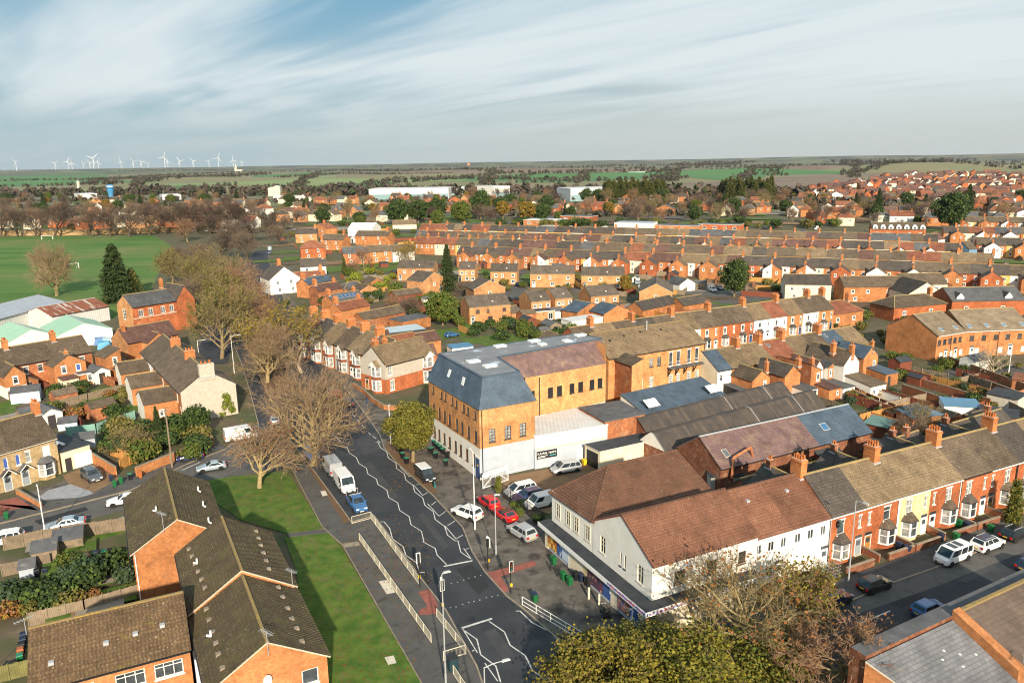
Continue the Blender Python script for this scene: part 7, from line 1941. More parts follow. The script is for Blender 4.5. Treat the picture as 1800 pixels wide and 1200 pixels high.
# ------------------------------------------------------------------ row seen from the back, between mill and workshops
rA = E(1262, 651, 5.6); rdn = (E(1468, 613, 5.6) - rA).normalized(); rA = rA - rdn * .1
RW = [(WHITE, T_SLATE, 'blue slate and cream end house'), (ORANGE, T_TAN, 'brown tiled house'), (ORANGE, T_TAN, 'tan tiled house'), (CREAM, T_RED, 'red tiled house'), (WHITE, T_TAN, 'tan tiled house with white back'), (WHITE, T_GREY, 'grey tiled house'), (ORANGE, T_SLATE, 'blue slated house with a roof light'), (ORANGE, T_TAN, 'far tan tiled house')]
for i, (wl, rf, lab) in enumerate(RW):
    w_ = [3.6, 5.4, 6.0, 6.6, 5.6, 5.2, 5.2, 6.0]; o_ = sum(w_[:i])
    a_ = rA + rdn * o_; b_ = a_ + rdn * w_[i]
    h_ = House('terraced_house', lab + ' in the row turned back to the workshops', 'house', a_, b_, 9, 5.6, 8.4, wl, rf, [W2(.3, 'top', 3.3, .8, 1.3)], vl=.05 if i == 0 else 0, vr=0, group='row turned back to the workshops', lod=2 if i < 5 else 1, walls={'L': CREAM})
    if i in (1, 2, 3, 5): h_.chimney(.98 if i > 1 else .95, .5, 1.8, .95, 1.7, 6)
    if i in (3, 6): h_.rooflight(.25, .72, .7, 1.0)
    if i == 1: h_.wing('back_wing', 'F', .0, .85, 5.5, 4.4, 6.0, wall=ORANGE, roof=T_GREY, kind='gabley', mid=.5, wins=[W2(.7, 'top', 2.6, .8, 1.2)]); chimney(h_.root, h_.W * .9, -4.2, 4.5, 7.2, .6, .6, 1, None, 2); h_.wing('lean_to', 'F', -.35, .3, 7.0, 2.2, 2.6, wall=BLACK, roof=FELT, kind='mono', steps=False)
    if i == 2: h_.wing('back_wing', 'F', .15, .85, 7.5, 4.8, 6.6, wall=ORANGE, roof=T_DARK, kind='gabley', walls={'R': BUFF}); h_.wing('lean_to', 'F', .5, 1.1, 10.5, 2.4, 2.8, wall=WHITE, roof=FELT, kind='mono', steps=False, wins=[W2(.8, 'dark', 1.2, .7, .9)]); chimney(h_.root, h_.W * .85, -6.8, 5.5, 7.6, .8, .8, 2, None, 2)
    if i == 3: h_.wing('back_wing', 'F', .12, .55, 8.5, 5.0, 6.4, wall=OLD, roof=T_PURPLE, kind='monoxr', walls={'F': ORANGE}, wins=[W2(.7, 'tall', 3.0, .8, 1.5)]); h_.wing('lean_to', 'F', .3, .8, 12, 2.2, 3.0, wall=ORANGE, roof=T_PURPLE, kind='mono', steps=True, wins=[W2(.7, 'one', .9, .6, .8)]); chimney(h_.root, h_.W * .25, -7.8, 5.5, 7.6, .7, .7, 1, None, 2); h_.wing('white_wing', 'F', .62, 1.0, 6.5, 4.6, 6.2, wall=WHITE, roof=T_PURPLE, kind='gabley')
    if i == 4: h_.wing('brick_wing', 'F', .05, .3, 7.5, 4.9, 5.6, wall=WHITE, roof=T_SLATEOLD, kind='monox', walls={'F': ORANGE}, wins=[W2(.5, 'tall', 2.9, .7, 1.4)]); h_.wing('white_wing', 'F', .40, 1.18, 9.5, 5.6, 7.9, wall=WHITE, roof=T_GREY, kind='gabley', wins=[W2(.3, 'sash2', 3.3, .7, 1.3), W2(.78, 'sash2', 3.3, .7, 1.3), ('L', .5, 3.4, .5, .8, 'cas2')])
    if i == 4: chimney(h_.root, h_.W * .55, -6.0, 6.5, 9.2, .9, .8, 2, None, 2); chimney(h_.root, h_.W * .8, -9.2, 6.2, 9.2, .8, .8, 2, None, 2); h_.wing('lower_wing', 'F', .45, 1.25, 15.5, 2.6, 4.6, wall=WHITE, roof=T_GREY, kind='mono', steps=True, wins=[W2(.2, 'cas2', .8, 1, 1.1)]); h_.wing('glass_lean_to', 'F', -.25, .35, 12.5, 2.1, 2.5, wall=WHITE, roof=T_SLATEOLD, kind='mono', steps=False)
    if i == 6: h_.wing('slate_wing', 'F', .1, .95, 7, 5.2, 7.2, wall=ORANGE, roof=T_SLATE, kind='gabley', wins=[W2(.75, 'cas2', 3.0, .8, 1.2)]); chimney(h_.root, h_.W * .6, -6.7, 5.6, 8.3, .6, .6, 1, None, 2); h_.wing('kitchen_wing', 'F', .3, 1.05, 11.5, 2.6, 3.6, wall=ORANGE, roof=T_SLATE, kind='mono', steps=False, wins=[W2(.3, 'dark', .2, .7, 1.9)])
# ------------------------------------------------------------------ workshops
WK = dict(cat='workshop', ridge=LEAD, gutter=False)
def barrel(label, a, b, he, D, rise):
    A_, B_ = E(*a, he), E(*b, he); W = (B_ - A_).length
    t_ = thing('dark_workshop', label, 'workshop', A_, math.atan2(B_.y - A_.y, B_.x - A_.x), 'dark rounded workshop roofs')
    wmb = wall_mesh(W, D, he, he, 'flat', DARKBRICK); rm_ = MB()
    ar = [(-.25, he), (D * .2, he + rise * .52), (D * .43, he + rise * .96), (D * .57, he + rise * .96), (D * .8, he + rise * .52), (D + .25, he)]
    for (y0, z0_), (y1, z1_) in zip(ar, ar[1:]):
        rm_.poly([(-.2, y0, z0_), (W + .2, y0, z0_), (W + .2, y1, z1_), (-.2, y1, z1_)], CORR_DARK)
    for x, rev in ((0, 1), (W, 0)):
        pts = [(x, y, z) for y, z in ar]; wmb.poly(pts if rev else pts[::-1], WHITE if rev and 'white' in label else DARKBRICK)
    wmb.build('wall', t_); ro = rm_.build('roof', t_)
    for fx in (.56, .85):
        sm = MB()
        for (y0, z0_), (y1, z1_) in zip(ar, ar[1:]): sm.bar((W * fx, y0, z0_ + .03), (W * fx, y1, z1_ + .03), .09, .05, LEAD)
        sm.build('seam', ro)
    return t_
barrel('upper of two rounded workshop roofs', (1140, 766), (1393, 698), 3.1, 5.6, 2.3)
barrel('lower of two rounded workshop roofs, white left gable', (1172, 795), (1449, 715), 3.0, 5.8, 2.4)
k3 = E(1310, 812, 4.2); k4 = E(1531, 758, 4.2); kd = (k4 - k3).normalized(); k2 = k4 - kd * 11.2; k1 = k2 - kd * 18.5
w3 = House('stone_workshop', 'long workshop with a purple grey slate roof and old brick wall', 'workshop', k1, k2, 9, 4.2, 7.2, DARKBRICK, T_SLATEPURP, [], vl=.1, vr=0, group=None, ridge=LEAD)
w3.rooflight(.12, .35, .9, 1.3, STONE)
pp = MB(); pp.tube((2.0, -.2, 5.4), (5.6, .4, 6.0), .2, .2, 8, OLD); pp.tube((5.6, .4, 6.0), (6.2, .4, 4.4), .2, .2, 8, OLD); pp.tube((1.2, -.9, 2.8), (2.0, -.2, 5.4), .2, .2, 8, OLD); pp.build('flue_pipe', w3.root)
w4 = House('stone_workshop', 'blue slated end of the long workshop with a roof light', 'workshop', k2, k4, 9, 4.2, 7.2, DARKBRICK, T_SLATE, [], vl=0, vr=.1, ridge=LEAD)
w4.rooflight(.3, .45, 1.3, 1.3, STONE, plain('sky_glass', (.05, .15, .3), None, 2, .08))
l0, l1 = E(1150, 742, 3.0), E(1292, 706, 3.0)
w5 = House('slate_annex', 'low slate roofed annex with roof glazing below the balcony', 'annex', l0, l1, 8.5, 3.0, 5.6, WHITE, T_SLATE, [], 'mono', steps=True, lod=1)
for fx in (.12, .88): w5.rooflight(fx, .75, 2.6, 1.8, PVC, LAMPG)
# ------------------------------------------------------------------ curved flats and houses on the right
FW = [W2(f, s_, z, 1.1, 1.2) for f, s_, z in ((.1, 'brown2', 3.7), (.28, 'dark', 3.7), (.46, 'brown2', 3.7), (.64, 'dark', 3.7), (.82, 'brown2', 3.7), (.2, 'blind', .7), (.55, 'blind', .7), (.9, 'blind', .7))]
q0, q1 = E(1648, 590, 6.0), E(1698, 582, 6.0); q2 = E(1815, 577, 6.0)
TF = tiles('tile_flats_ribbed', (0.30, 0.235, 0.165), (0.23, 0.18, 0.125), (.33, .28, .18), w=1.2, h=.40, ll=.6, lh=.85)
for i, (a_, b_, lab) in enumerate(((q0, q1, 'left section of the curved brick flats with a tall blank gable'), (q1, q2, 'long section of the curved brick flats with a row of roof windows'))):
    h_ = House('curved_flats', lab, 'block of flats', a_, b_, 13, 6.0, 9.6, ORANGE, TF, FW, lod=2, ridge=RIDGE, gutter=PVC, vl=.1 if i == 0 else 0, vr=0)
    for fx in ((.3, .8) if i == 0 else (.1, .36, .62, .9)): h_.rooflight(fx, .2, .9, 1.3, STONE, plain('roof_glass', (.12, .22, .34), None, 2, .06))
    h_.door('F', .35 if i == 0 else .12, 'white'); h_.door('F', .7, 'white'); h_.pipe('F', .5, 0, 5.9)
NW = [W2(.15, 'cas2', 3.1, 1.1, 1.1), W2(.4, 'cas2', 3.1, 1.1, 1.1), W2(.75, 'cas2', 3.1, 1.1, 1.1), W2(.2, 'cas2', .8, 1.2, 1.1), W2(.8, 'cas2', .8, 1.2, 1.1)]
for a, b, he, D, hr, wl, rf, k, lab in (((1484, 504), (1589, 503), 5.2, 8, 7.8, ORANGE, T_GREY, 'gable', 'modern brick row with white trimmed windows and small gable'), ((1381, 499), (1462, 500), 5.2, 8, 7.8, CREAM, T_DARK, 'gable', 'cream rendered house with a dark roof'), ((1462, 553), (1518, 545), 3.9, 9, 6.4, ORANGE, T_RED, 'hip', 'brick house with a red brown hipped roof at the end of the middle terrace'),
        ((1572, 541), (1664, 533), 3.9, 9, 6.2, RED, T_GREY, 'hip', 'brick house with a grey hipped roof above the curved flats'), ((1598, 516), (1657, 514), 4.6, 12, 7.8, CREAM, T_DARK, 'gabley', 'cream gabled house with a black roof slope'), ((1674, 529), (1803, 527), 4.4, 11, 7.4, RED, T_SLATEOLD, 'gable', 'long grey roofed range behind the curved flats'), ((1590, 500), (1666, 499), 5, 9, 7.8, CREAM, T_GREY, 'gable', 'plain grey roof behind the black gabled house')):
    h_ = hs('modern_house', lab, a, b, he, D, hr, wl, rf, NW if k == 'gable' and rf is not T_SLATEOLD else [W2(.2, 'cas2', 1.6, 1.2, 1.2), W2(.7, 'cas2', 1.6, 1.2, 1.2)], k, lod=1, hipl=4, hipr=4, group='houses above the curved flats')
    if rf is T_SLATEOLD:
        for fx in (.12, .78): m_ = MB(); slope(m_, (fx * h_.W - 1.2, 4, 5.2), (fx * h_.W - 1.2, .4, 5.2), (fx * h_.W, .4, 6.6), (fx * h_.W, 4, 6.6), T_DARK, False, edge=PVC); slope(m_, (fx * h_.W + 1.2, .4, 5.2), (fx * h_.W + 1.2, 4, 5.2), (fx * h_.W, 4, 6.6), (fx * h_.W, .4, 6.6), T_DARK, False, edge=PVC); m_.poly([(fx * h_.W - 1, .5, 4.4), (fx * h_.W + 1, .5, 4.4), (fx * h_.W + 1, .5, 5.2), (fx * h_.W, .5, 6.4), (fx * h_.W - 1, .5, 5.2)], PVC); m_.build('dormer', h_.roof)
    elif k == 'hip': h_.chimney(.9, .5, 1.6, .9, 1.2, 4)
# ------------------------------------------------------------------ back gardens on the right
for pts, lab, h in (([(1463, 680), (1545, 722)], 'long brick wall beside the white yard wall', 1.5), ([(1585, 690), (1680, 722)], 'brick wall right of the white lower wing', 1.7), ([(1610, 676), (1690, 700), (1740, 715)], 'red brick wall beyond the small lawn', 1.5), ([(1665, 640), (1800, 690)], 'brick wall in front of the curved flats court', 1.8), ([(1545, 730), (1600, 752), (1640, 768)], 'dark brick wall by the blue flat roof', 1.3), ([(1700, 668), (1800, 705)], 'brown brick wall behind the wooden screens', 1.4), ([(1500, 700), (1600, 738)], 'brick wall with pale coping in the back gardens', 1.2)):
    brick_wall(G(pts), lab, h, OLD if len(lab) % 2 else WALLB)
brick_wall(G([(1518, 690), (1582, 712)]), 'white painted yard wall with a red spot', 1.5, WHITE)
for pts, lab, mt, h in (([(1491, 690), (1530, 710), (1590, 735)], 'dark red panel fence with concrete posts below the yellow bush', WOODRED, 1.8), ([(1605, 660), (1665, 672)], 'grey board fence beside the kitchen wing', WOOD, 1.9), ([(1690, 668), (1740, 690)], 'grey board screen in the middle of the back gardens', WOOD, 1.9), ([(1530, 745), (1548, 765)], 'short dark red fence by the green shed', WOODRED, 1.7), ([(1760, 715), (1800, 735)], 'dark board fence at the right edge', WOOD, 1.7)):
    fence(G(pts), lab, h, mt, post=STONE if mt is WOODRED else None)
SH = [((1518, 742), (1560, 752), 2.2, WOODRED, plain('green_felt', (.13, .22, .20), None, 1, .8), 'shed with a green ribbed felt roof by the workshop end'), ((1605, 735), (1655, 728), 2.3, OLD, plain('blue_sheet_roof', (.10, .20, .30), (.07, .14, .22), .6, .4, c3=(.5, .5, .5), scale3=.3, lo3=.6, hi3=.65), 'brick shed with a blue and white patched flat roof'), ((1660, 712), (1725, 716), 2.4, WHITE, plain('blue_felt_two', (.10, .22, .34), None, 1, .5), 'white outhouse with a bright blue flat roof'),
      ((1735, 690), (1790, 702), 2.4, STONE, FELTDARK, 'grey shed with a black roof at the right'), ((1720, 725), (1790, 735), 2.3, OLD, FELTDARK, 'low black roofed store at the right'), ((1250, 838), (1310, 835), 2.6, plain('grey_cladding', (.42, .42, .38), None, 1, .7), FELTDARK, 'small clad hut with a black roof behind the shop'), ((1780, 665), (1830, 672), 2.2, OLD, T_RED, 'red roofed shed at the right edge')]
for a, b, h, wl, rf, lab in SH:
    hs('garden_shed', lab, a, b, h, 3.6, h + .4, wl, rf, [], 'mono', cat='shed', lod=1, steps=False)
for a, b, he, hr, lab in (((1326, 880), (1388, 862), 2.8, 4.8, 'dark blue grey hipped outhouse behind the shop units'), ((1440, 852), (1505, 828), 3.0, 4.8, 'black tiled outhouse behind the first terraced houses'), ((1565, 812), (1640, 786), 3.0, 4.8, 'black tiled outhouse behind the middle terraced houses'), ((1700, 772), (1785, 745), 3.0, 4.8, 'black tiled outhouse behind the far terraced houses')):
    h_ = hs('back_building', lab, a, b, he, 5, hr, DARKBRICK, T_DARK, [], cat='outbuilding', lod=1); h_.chimney(.7, .5, 1.3, .8, .8, 2, DARKBRICK)
# ------------------------------------------------------------------ far terraces
def nth(n): return '%d%s' % (n, 'th' if 10 < n % 100 < 14 else {1: 'st', 2: 'nd', 3: 'rd'}.get(n % 10, 'th'))


MN = {id(ORANGE): 'orange brick', id(RED): 'red brick', id(WHITE): 'white rendered', id(OLD): 'weathered brick', id(YELLOWR): 'yellow rendered', id(CREAM): 'cream rendered', id(BUFF): 'buff brick',
      id(T_GREY): 'grey brown', id(T_DARK): 'dark', id(T_TAN): 'tan', id(T_RED): 'red', id(T_PURPLE): 'plum', id(T_SLATEOLD): 'old slate', id(T_SLATE): 'blue slate', id(T_MODERN): 'grey'}
PROTO = {}
FW_ = 5.85
rf_ = random.Random(77)


def far_house(wall, roof, side, back, chim):
    key = (id(wall), id(roof), side, back, chim)
    if key in PROTO: return PROTO[key], False
    wi = [W2(.72 if side < 0 else .28, 'cas2', 3.2, 1.0, 1.4), W2(.72 if side < 0 else .28, 'cas2', .8, 1.0, 1.4)] if back else [W2(.3, 'cas2', 3.3, 1.1, 1.4), W2(.75, 'cas2', 3.3, .8, 1.4)]
    h = House('terraced_house', 'x', 'house', Vector((0, 0, 0)), Vector((FW_, 0, 0)), 8.4, 5.4, 8.3, wall, roof, wi, vl=0, vr=0, lod=1, steps=False, gutter=False, over=.25)
    if back:
        f0, f1 = ((0.0, .56) if side < 0 else (.44, 1.0))
        h.wing('back_wing', 'F', f0, f1, 5.0, 4.6, 6.9, wall=back[0], roof=back[1], kind='monoxr' if side < 0 else 'monox', steps=False, over=.1, wins=[W2(.5, 'cas2', 2.9, .8, 1.2)])
        if chim > 1: chimney(h.root, (0.3 if side < 0 else FW_ - .3), -4.2, 6.0, 8.1, .6, .6, 2, None, 1)
    if chim % 2: h.chimney(1.0 if side > 0 else 0.0, .5, 1.6, .8, 1.5, 4)
    PROTO[key] = h.root
    return h.root, True


def far_row(a, b, nm, back, skip=(), w=FW_, grp=None, z=8.3):
    A_ = P(*a, z); B_ = P(*b, z); d = (B_ - A_); d.z = 0; n = int(d.length / w); d.normalize(); nn = Vector((d.y, -d.x, 0))
    ang = math.atan2(d.y, d.x); k = 0
    for i in range(n):
        if i in skip: continue
        if rf_.random() < .55 or i == 0: roof = rf_.choice([T_GREY, T_GREY, T_GREY, T_DARK, T_TAN, T_RED, T_PURPLE, T_SLATEOLD, T_DARK])
        wall = rf_.choice([ORANGE, ORANGE, ORANGE, RED, WHITE, WHITE, CREAM]) if rf_.random() < .9 else YELLOWR
        bw = (rf_.choice([ORANGE, ORANGE, ORANGE, WHITE, RED]), rf_.choice([T_DARK, T_GREY, T_PURPLE])) if back else None
        ch = (1 if i % 2 == 0 else 0) + (2 if back and i % 2 == 0 else 0)
        src, new = far_house(wall, roof, 1 if i % 2 == 0 else -1, bw, ch)
        p = A_ + d * (w * i) + nn * 4.2
        r_ = src if new else copy_tree(src)
        r_.location = (p.x, p.y, 0); r_.rotation_euler = (0, 0, ang); r_.scale = (w / FW_, 1, 1); k += 1
        r_['label'] = '%s house, %s roof, %s from left in the %s' % (MN[id(wall)], MN[id(roof)], nth(k), nm); r_['group'] = grp or 'houses of the ' + nm


far_row((742, 393), (1655, 412), 'farthest long terrace', None)
far_row((735, 405), (1705, 428), 'second farthest terrace', True)
far_row((735, 416), (1775, 447), 'third long terrace', None)
far_row((810, 432), (1985, 473), 'nearest long terrace', True)
far_row((1658, 398), (1860, 401), 'white gabled short terrace', True)
far_row((1716, 417), (1890, 421), 'blue ended short terrace', True)
far_row((1672, 380), (1860, 383), 'short evergreen side terrace', True)
hs('rendered_house', 'blue rendered gable end of the short terrace', (1704, 438), (1718, 437), 5.4, 8.4, 8.3, BLUER, T_GREY, [], lod=1, steps=False)
hs('rendered_house', 'white gable end house beside the far terraces', (1650, 421), (1661, 420), 5.4, 8.4, 8.3, WHITE, T_PURPLE, [], lod=1, steps=False)
dm = hs('dormer_block', 'brick block with a row of white arched dormers behind the far terraces', (1533, 403), (1628, 404), 5.6, 11, 9.0, RED, T_GREY, [W2(f, 'cas3', 2.6, 1.4, 1.5) for f in (.1, .3, .7, .9)], cat='block of flats', lod=1, steps=False)
for k in range(7):
    x = dm.W * (.06 + .147 * k); m_ = MB(); m_.prism([(x - 1.2, .3), (x + 1.2, .3), (x + 1.2, 4), (x - 1.2, 4)], 5.6, 7.2, PVC); m_.lathe([(1.2, 0), (1.0, .5), (.6, .85), (.05, .95)], 10, PVC, (x, 1.5, 7.2)); m_.box(x - .5, x + .5, .28, .299, 6, 7, GLASS); m_.build('dormer', dm.roof)
# ------------------------------------------------------------------ scattered houses and large roofs among the trees
def scatter(reg, n, where, cols, seed, sz=(9, 15), he=5.6):
    r_ = random.Random(seed); pts = []
    u0, u1, v0, v1 = reg; tries = 0
    while len(pts) < n and tries < 4000:
        tries += 1; q = (r_.uniform(u0, u1), v0 + (v1 - v0) * r_.random() ** .8)
        if all(abs(q[0] - o[0]) > 16 or abs(q[1] - o[1]) > 4.5 for o in pts): pts.append(q)
    for i, (u, v) in enumerate(sorted(pts)):
        wl = r_.choice(cols); rf = r_.choice([T_GREY, T_RED, T_RED, T_PURPLE, T_DARK, T_SLATEOLD]); p = P(u, v); an = r_.choice([R(-22), R(-22), R(68), R(15)]) ; w = r_.uniform(*sz); kd_ = r_.choice(['gable', 'gable', 'gabley', 'hip'])
        h_ = House('distant_house', '%s house, %s roof, %s from left %s' % (MN[id(wl)], MN[id(rf)], nth(i + 1), where), 'house', p, p + Vector((math.cos(an) * w, math.sin(an) * w, 0)), r_.uniform(7, 9), he, he + 3.2, wl, rf, [W2(.25, 'cas2', 3.0, 1.3, 1.2), W2(.75, 'cas2', 3.0, 1.3, 1.2)], kd_, lod=1, steps=False, hipl=3.5, hipr=3.5, group='distant houses ' + where, gutter=False)
        if kd_ == 'gable' and r_.random() < .7: h_.chimney(.9, .5, 1.6, .9, 1.1, 2)


scatter((150, 700, 350, 392), 60, 'among the trees beyond the playing field', [ORANGE, CREAM, CREAM, BUFF, WHITE], 5)
scatter((0, 440, 396, 404), 15, 'behind the stone field wall', [WHITE, CREAM, BUFF, RED], 6)
scatter((700, 1420, 352, 380), 52, 'in the tree belt behind the terraces', [RED, RED, ORANGE, CREAM, BUFF], 7)
scatter((1400, 1800, 346, 398), 58, 'on the right below the new estate', [ORANGE, RED, WHITE, CREAM, ORANGE], 8)
for a, b, he, D, wl, rf, lab in (((920, 387), (985, 388), 4, 18, ORANGE, CORR_WHITE, 'long school block with a pale flat roof'), ((1080, 392), (1148, 393), 5.5, 16, WHITE, CORR_GREY, 'white and blue school hall with a pale curved looking roof'), ((1150, 396), (1225, 398), 4, 14, ORANGE, FELT, 'brick flat roofed school block right of the blue hall'), ((1228, 394), (1300, 396), 4, 12, RED, FELT, 'grey flat roofed school block behind the bare trees'), ((985, 380), (1040, 381), 4, 14, RED, FELT, 'low red school block behind the trees'), ((950, 398), (980, 398), 3, 8, ORANGE, CORR_WHITE, 'white roofed pavilion in the shrubs')):
    hs('school_block', lab, a, b, he, D, he + .3, wl, rf, [W2(f, 'flat', 1.2, 2.4, 1.6) for f in (.15, .4, .65, .88)], 'flat', cat='school', lod=1, edge=PVC, steps=False)
for a, b, he, D, wl, lab in (((648, 333), (788, 331), 13, 60, CORR_WHITE, 'huge white warehouse in front of the green field'), ((790, 330), (870, 328), 10, 50, CORR_WHITE, 'lower white warehouse right of the huge one'), ((868, 328), (896, 327), 14, 40, WHITE, 'white works block at the end of the warehouses'), ((1003, 332), (1088, 330), 14, 50, CORR_WHITE, 'pale warehouse with a blue band'), ((1105, 302), (1124, 302), 9, 30, CORR_GREEN, 'pale green barn on the far hillside'), ((480, 345), (512, 345), 8, 25, WHITE, 'low white works building by the silo'), ((285, 343), (318, 342), 7, 40, CORR_WHITE, 'white flat works roof beyond the trees'), ((140, 341), (170, 340), 7, 40, CORR_WHITE, 'long white works roof left of the blue tower')):
    t_ = hs('warehouse', lab, a, b, he, D, he + 1, wl, CORR_WHITE, [], 'flat', cat='warehouse', lod=1, edge=PVC, steps=False)
    if he > 12: t_.box('lower_band', .5, t_.W - .5, -.4, -.01, 0, he * .5, plain('band_%s' % a[0], (.22, .34, .36), None, .01, .6))
for u, v, w, h, mt, lab, nm in ((479, 345, 9, 12, STONE, 'grey white silo tower beyond the houses', 'silo'), (489, 345, 9, 14, STONE, 'tall pale mill block beside the silo', 'silo'), (824, 293, 26, 30, ORANGE, 'square red tower on the skyline', 'water_tower'), (140, 339, 4, 20, STONE, 'slim pale chimney left of the blue tower', 'works_chimney')):
    p = P(u, v); t_ = thing(nm, lab, 'tower', p); m_ = MB(); m_.box(-w / 2, w / 2, -w / 2, w / 2, 0, h, mt); m_.box(-w * .55, w * .55, -w * .55, w * .55, h * .9, h * .97, mt); m_.build('body', t_); m_ = MB(); m_.box(-w * .3, w * .3, -w * .3, w * .3, h, h * 1.1, LEAD); m_.build('cap', t_)
p = P(196, 350); t_ = thing('blue_tower', 'bright blue banded tower among the distant trees', 'tower', p); m_ = MB(); BT_ = plain('tower_blue', (.03, .16, .36), (.07, .28, .5), .12, .5)
m_.lathe([(3, 0), (3.4, 8), (4.4, 12), (4.4, 20), (3.5, 20.5)], 12, BT_); m_.build('drum', t_); m_ = MB(); m_.lathe([(4.6, 17), (4.6, 18.5)], 12, LAMPG); m_.build('band', t_)
p = P(415, 302); t_ = thing('church', 'far church with a small pale spire on the skyline', 'church', p); m_ = MB(); m_.box(-7, 7, -7, 7, 0, 28, STONE); m_.box(7, 45, -8, 8, 0, 14, STONE); m_.build('nave', t_); m_ = MB(); m_.lathe([(7, 28), (.4, 58)], 8, STONE); m_.build('spire', t_)
# ------------------------------------------------------------------ new estate on the right
def estate_mesh(wl, rf, w, d):
    m_ = MB(); rm_, rg = roof_mesh(w, d, 5.2, 8.2, 'gable', rf, False, .3); wm = wall_mesh(w, d, 5.2, 8.2, 'gable', wl)
    for s_ in (wm, rm_):
        for f, mi in zip(s_.f, s_.mi): m_.poly([s_.v[i] for i in f], s_.mats[mi])
    for fx in (.25, .75):
        for z in (.9, 3.1): m_.box(w * fx - .6, w * fx + .6, -.06, -.005, z, z + 1.2, GLASS)
    return m_.data('estate_house')


ESW = [('red brick', RED), ('orange brick', ORANGE), ('white rendered', WHITE), ('cream rendered', CREAM), ('red brick', RED)]
ESM = {(i, j): estate_mesh(ESW[i][1], (T_PURPLE, T_RED)[j], 9 + i, 8) for i in range(5) for j in (0, 1)}
re_ = random.Random(3); k = 0
for row, (v0, u0, u1) in enumerate(((371, 1700, 1800), (363, 1560, 1800), (357, 1540, 1800), (351, 1430, 1800), (346, 1425, 1790), (341, 1422, 1800), (336, 1420, 1800), (332, 1440, 1795), (328, 1470, 1800), (324, 1500, 1800), (320, 1530, 1800), (316, 1560, 1790), (312, 1590, 1750))):
    u = u0 + re_.uniform(0, 6); c_ = 0
    while u < u1:
        p = P(u, v0 - (u - u0) * .012 + re_.uniform(-1.6, 1.6)); i, j = re_.randrange(5), (0 if re_.random() < .7 else 1); c_ += 1
        o = inst('estate_house', ESM[(i, j)], None, p, re_.choice([-.4, .2, 1.2, 1.6, -.1])); s_ = max(1, (340 - v0) * .02 + 1); o.scale = (s_, s_, s_)
        tag(o, '%s house, %s roof, %s from left, %s row of the hillside estate' % (ESW[i][0], ('plum', 'red')[j], nth(c_), nth(row + 1)), 'house', 'houses of the new hillside estate')
        u += re_.uniform(11, 19) * (1 + max(0, v0 - 345) * .02)
# ------------------------------------------------------------------ wind turbines
TBM = plain('turbine_grey', (.6, .61, .62), None, 1, .6)
def turbine_parts(seed):
    tw = MB(); tw.lathe([(2.6, 0), (1.5, 80)], 10, TBM); nb = MB(); nb.box(-2, 2, -3, 7, 79, 83.5, TBM)
    bl_ = MB()
    for k in range(3):
        a = seed + k * 2.094; d = Vector((math.cos(a), 0, math.sin(a))); s = Vector((-d.z, 0, d.x))
        for (t0, w0), (t1, w1) in zip(((0, 1.8), (8, 4.2), (22, 3.0)), ((8, 4.2), (22, 3.0), (46, .7))):
            q = [d * t0 - s * w0 / 2, d * t0 + s * w0 / 2, d * t1 + s * w1 / 2, d * t1 - s * w1 / 2]
            bl_.poly([(p.x, -.5, p.z) for p in q], TBM); bl_.poly([(p.x, .3, p.z) for p in reversed(q)], TBM)
    return tw.data('mast', uv=False), nb.data('nacelle', uv=False), bl_.data('blade_rotor', uv=False)


TB = [turbine_parts(s) for s in (0.2, .7, 1.2, 1.7, 2.2)]
for i, (u, s_) in enumerate(((30, 1.0), (98, .8), (121, 1.0), (128, .85), (148, .75), (160, .85), (166, 1.35), (174, .95), (214, 1.0), (236, .95), (250, .9), (261, .65), (291, 1.4), (296, .9), (317, 1.0), (341, .95), (368, .8), (385, 1.25), (411, 1.0), (426, .7))):
    p = P(u, 303 - u * .0139 + (0 if s_ > .8 else -1)); t_ = thing('wind_turbine', 'white wind turbine on the skyline, %s from the left' % nth(i + 1), 'wind turbine', (p.x, p.y, 0), R((i * 53) % 70 - 20), 'wind turbines on the skyline')
    k = s_ * (p.length / 7800); t_.scale = (k, k, k); m3 = TB[i % 5]
    inst('mast', m3[0], t_); inst('nacelle', m3[1], t_); inst('blade_rotor', m3[2], t_, (0, -3.6, 81.5))
t_ = thing('bird', 'dark bird gliding in the sky', 'bird', E(110, 171, 60) if False else Vector((-118, 200, 62.5)), .5); m_ = MB()
m_.mesh([(0, .5, 0), (0, -.5, 0), (.12, 0, .05), (-.12, 0, .05), (1.1, .1, .35), (1.0, -.2, .33), (-1.1, .1, -.1), (-1.0, -.2, -.1), (0, -.8, 0)], [(0, 2, 1), (0, 1, 3), (2, 4, 5), (2, 5, 1), (3, 7, 6), (3, 1, 7), (1, 8, 2)], BLACK); m_.build('body', t_, uv=False)
# ------------------------------------------------------------------ fields, hills
FG1 = plain('field_green', (.062, .155, .055), (.085, .185, .065), .004, .95); FG2 = plain('field_pale_green', (.17, .25, .09), (.20, .235, .11), .006, .95); FB = plain('field_earth', (.20, .155, .115), (.15, .11, .085), .006, .95, c3=(.27, .15, .09), scale3=.008); FO = plain('field_olive', (.17, .175, .09), (.21, .175, .10), .005, .95)
fz = [-.25]
def field(pts, mt):
    fz[0] += .02; m_ = MB(); q = G(pts); a = sum(q[i].x * q[(i + 1) % len(q)].y - q[(i + 1) % len(q)].x * q[i].y for i in range(len(q)))
    if a < 0: q.reverse()
    m_.poly([(p.x, p.y, fz[0]) for p in q], mt); struct(m_, 'field', uv=False)


